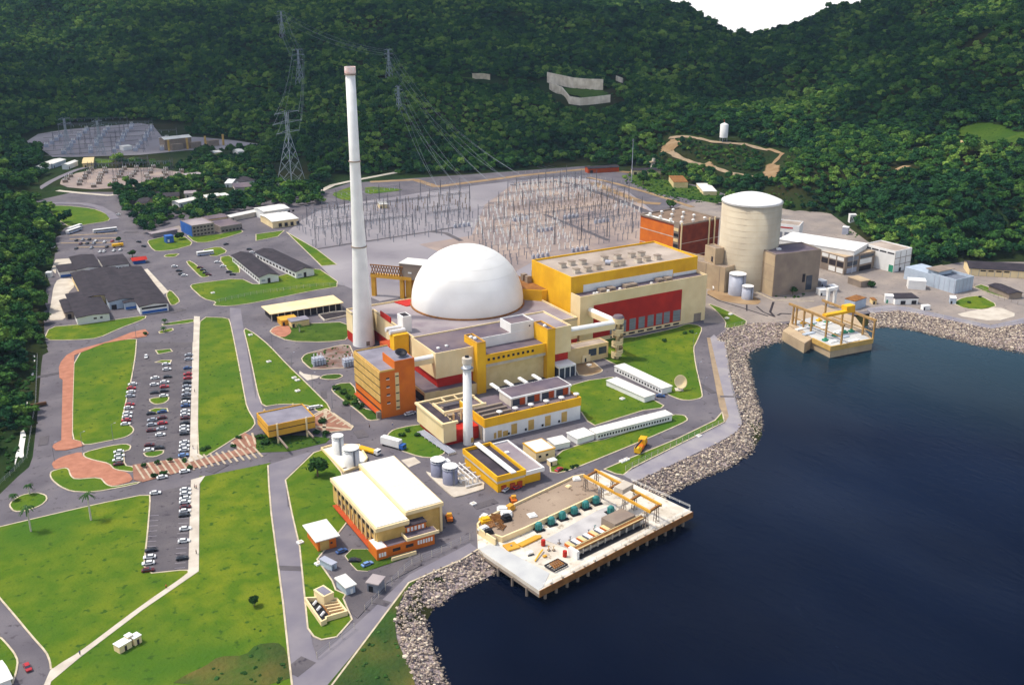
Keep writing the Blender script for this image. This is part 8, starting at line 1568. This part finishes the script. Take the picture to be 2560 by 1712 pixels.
# a few people
def person(label, c, rz, shirt, trousers, z=.4):
    T = thing('person', label, 'person', (*c, z), rz); me = bpy.data.meshes.new('body')
    J = [(0, 0, .95), (0, 0, 1.2), (0, 0, 1.42), (0, 0, 1.5), (0, .01, 1.66), (-.2, 0, 1.38), (-.27, .03, 1.12), (-.26, .12, .88), (.2, 0, 1.38), (.27, -.03, 1.12), (.26, .06, .88), (-.1, 0, .9), (-.11, .1, .5), (-.11, .05, .08), (-.11, .18, .03), (.1, 0, .9), (.11, -.08, .5), (.11, -.2, .1), (.11, -.08, .03)]
    Ed = [(0, 1), (1, 2), (2, 3), (3, 4), (2, 5), (5, 6), (6, 7), (2, 8), (8, 9), (9, 10), (0, 11), (11, 12), (12, 13), (13, 14), (0, 15), (15, 16), (16, 17), (17, 18)]
    rad = [.14, .15, .15, .06, .11, .07, .05, .04, .07, .05, .04, .1, .07, .05, .04, .1, .07, .05, .04]
    me.from_pydata(J, Ed, []); o = bpy.data.objects.new('body', me); COL.objects.link(o); o.parent = T; sk = o.modifiers.new('skin', 'SKIN'); me.materials.append(M['skin'])
    for v, r_ in zip(me.skin_vertices[0].data, rad): v.radius = (r_, r_)
    me.skin_vertices[0].data[0].use_root = True; o.modifiers.new('sub', 'SUBSURF').levels = 1
    MB().lathe([(.17, .92), (.19, 1.2), (.2, 1.38), (.1, 1.46)], 12).build('shirt', shirt, T, True); MB().tube((-.1, .02, .92), (-.12, .08, .14), .11, 8, .08).tube((.1, 0, .92), (.12, -.14, .14), .11, 8, .08).build('trousers', trousers, T); MB().lathe([(.12, 1.68), (.1, 1.76), (.01, 1.8)], 10).build('hair', 'black', T)
for cr_i, a, b, sh_, tr_, lb_ in (((0, 3), 1800, 375, 'black', 'black', 'person in dark clothes walking on the pale walk near its lower bend'), ((0, 3), 735, 1300, 'blue', 'black', 'person walking on the diagonal pale path near the bend of the road'), ((0, 3), 1525, 690, 'orange', 'black', 'person in orange beside the diagonal path'), ((0, 2), 1770, 980, 'black', 'blue', 'person on the pale walk just above the brick walk'), ((0, 2), 1785, 1340, 'white', 'black', 'person in a white shirt on the pale walk below the street'), ((0, 2), 1785, 460, 'steel', 'black', 'person in grey on the upper pale walk'), ((1, 2), 1040, 790, 'black', 'black', 'person in dark clothes crossing the crossroads'), ((1, 2), 1252, 765, 'white', 'blue', 'person in white near the foot of the orange office'), ((0, 2), 1800, 1345, 'red', 'black', 'person in red beside the one in white on the pale walk')):
    person(lb_, P(g(*cr_i)(a, b)), random.uniform(0, 6), sh_, tr_)
# ================================================================ unseen clouds, added high over the hills to shade the slopes
M['shade_cloud'] = mat('shade_cloud', 'f4f4f6', rough=1.0, spec=0)
def shade_cloud(cx, cy, rx, ry, z, seed):
    rr = random.Random(seed); mb = MB()
    for i in range(46):
        a = rr.uniform(0, 6.28); d_ = math.sqrt(rr.random()); mb.blob((cx+rx*d_*math.cos(a), cy+ry*d_*math.sin(a), z+rr.uniform(-20, 40)), rr.uniform(70, 130)*(1.25-.6*d_), (1, 1, .4), seed+i, 2, .3)
    o = mb.build('shade_cloud', 'shade_cloud', None, True); o['kind'] = 'structure'
SV = Vector((math.cos(SUN_AZ+0), 0, 0))
def shade(X, Y, rx, ry, seed, z=900):
    u, v = c2w(X, Y); k = (z-40)/math.tan(SUN_EL); shade_cloud(u+math.sin(SUN_AZ)*k, v+math.cos(SUN_AZ)*k, rx, ry, z, seed)
shade(-450, 1500, 480, 260, 3); shade(0, 1620, 420, 240, 5); shade(420, 1560, 300, 240, 8); shade(-350, 1850, 500, 250, 12); shade(60, 1330, 420, 130, 15); shade(560, 1130, 150, 110, 19)
# ================================================================ haze
hz_ = bpy.data.materials.new('haze'); hz_.use_nodes = True; n = hz_.node_tree; n.nodes.remove(n.nodes['Principled BSDF']); vo = n.nodes.new('ShaderNodeVolumePrincipled'); vo.inputs['Color'].default_value = (.5, .72, 1.0, 1); vo.inputs['Density'].default_value = 0.00003; vo.inputs['Anisotropy'].default_value = 0.0
n.links.new(vo.outputs[0], n.nodes['Material Output'].inputs['Volume'])
zt_ = max(CH+12, float(HZ[keep].max())+25); mb = MB(); mb.box(UX[0]-40, UX[-1]+40, VY[0]-40, VY[-1]+40, -12, zt_); o = mb.build('haze', hz_); tag(o, 'thin bluish haze over the valley', 'haze', None, 'stuff')
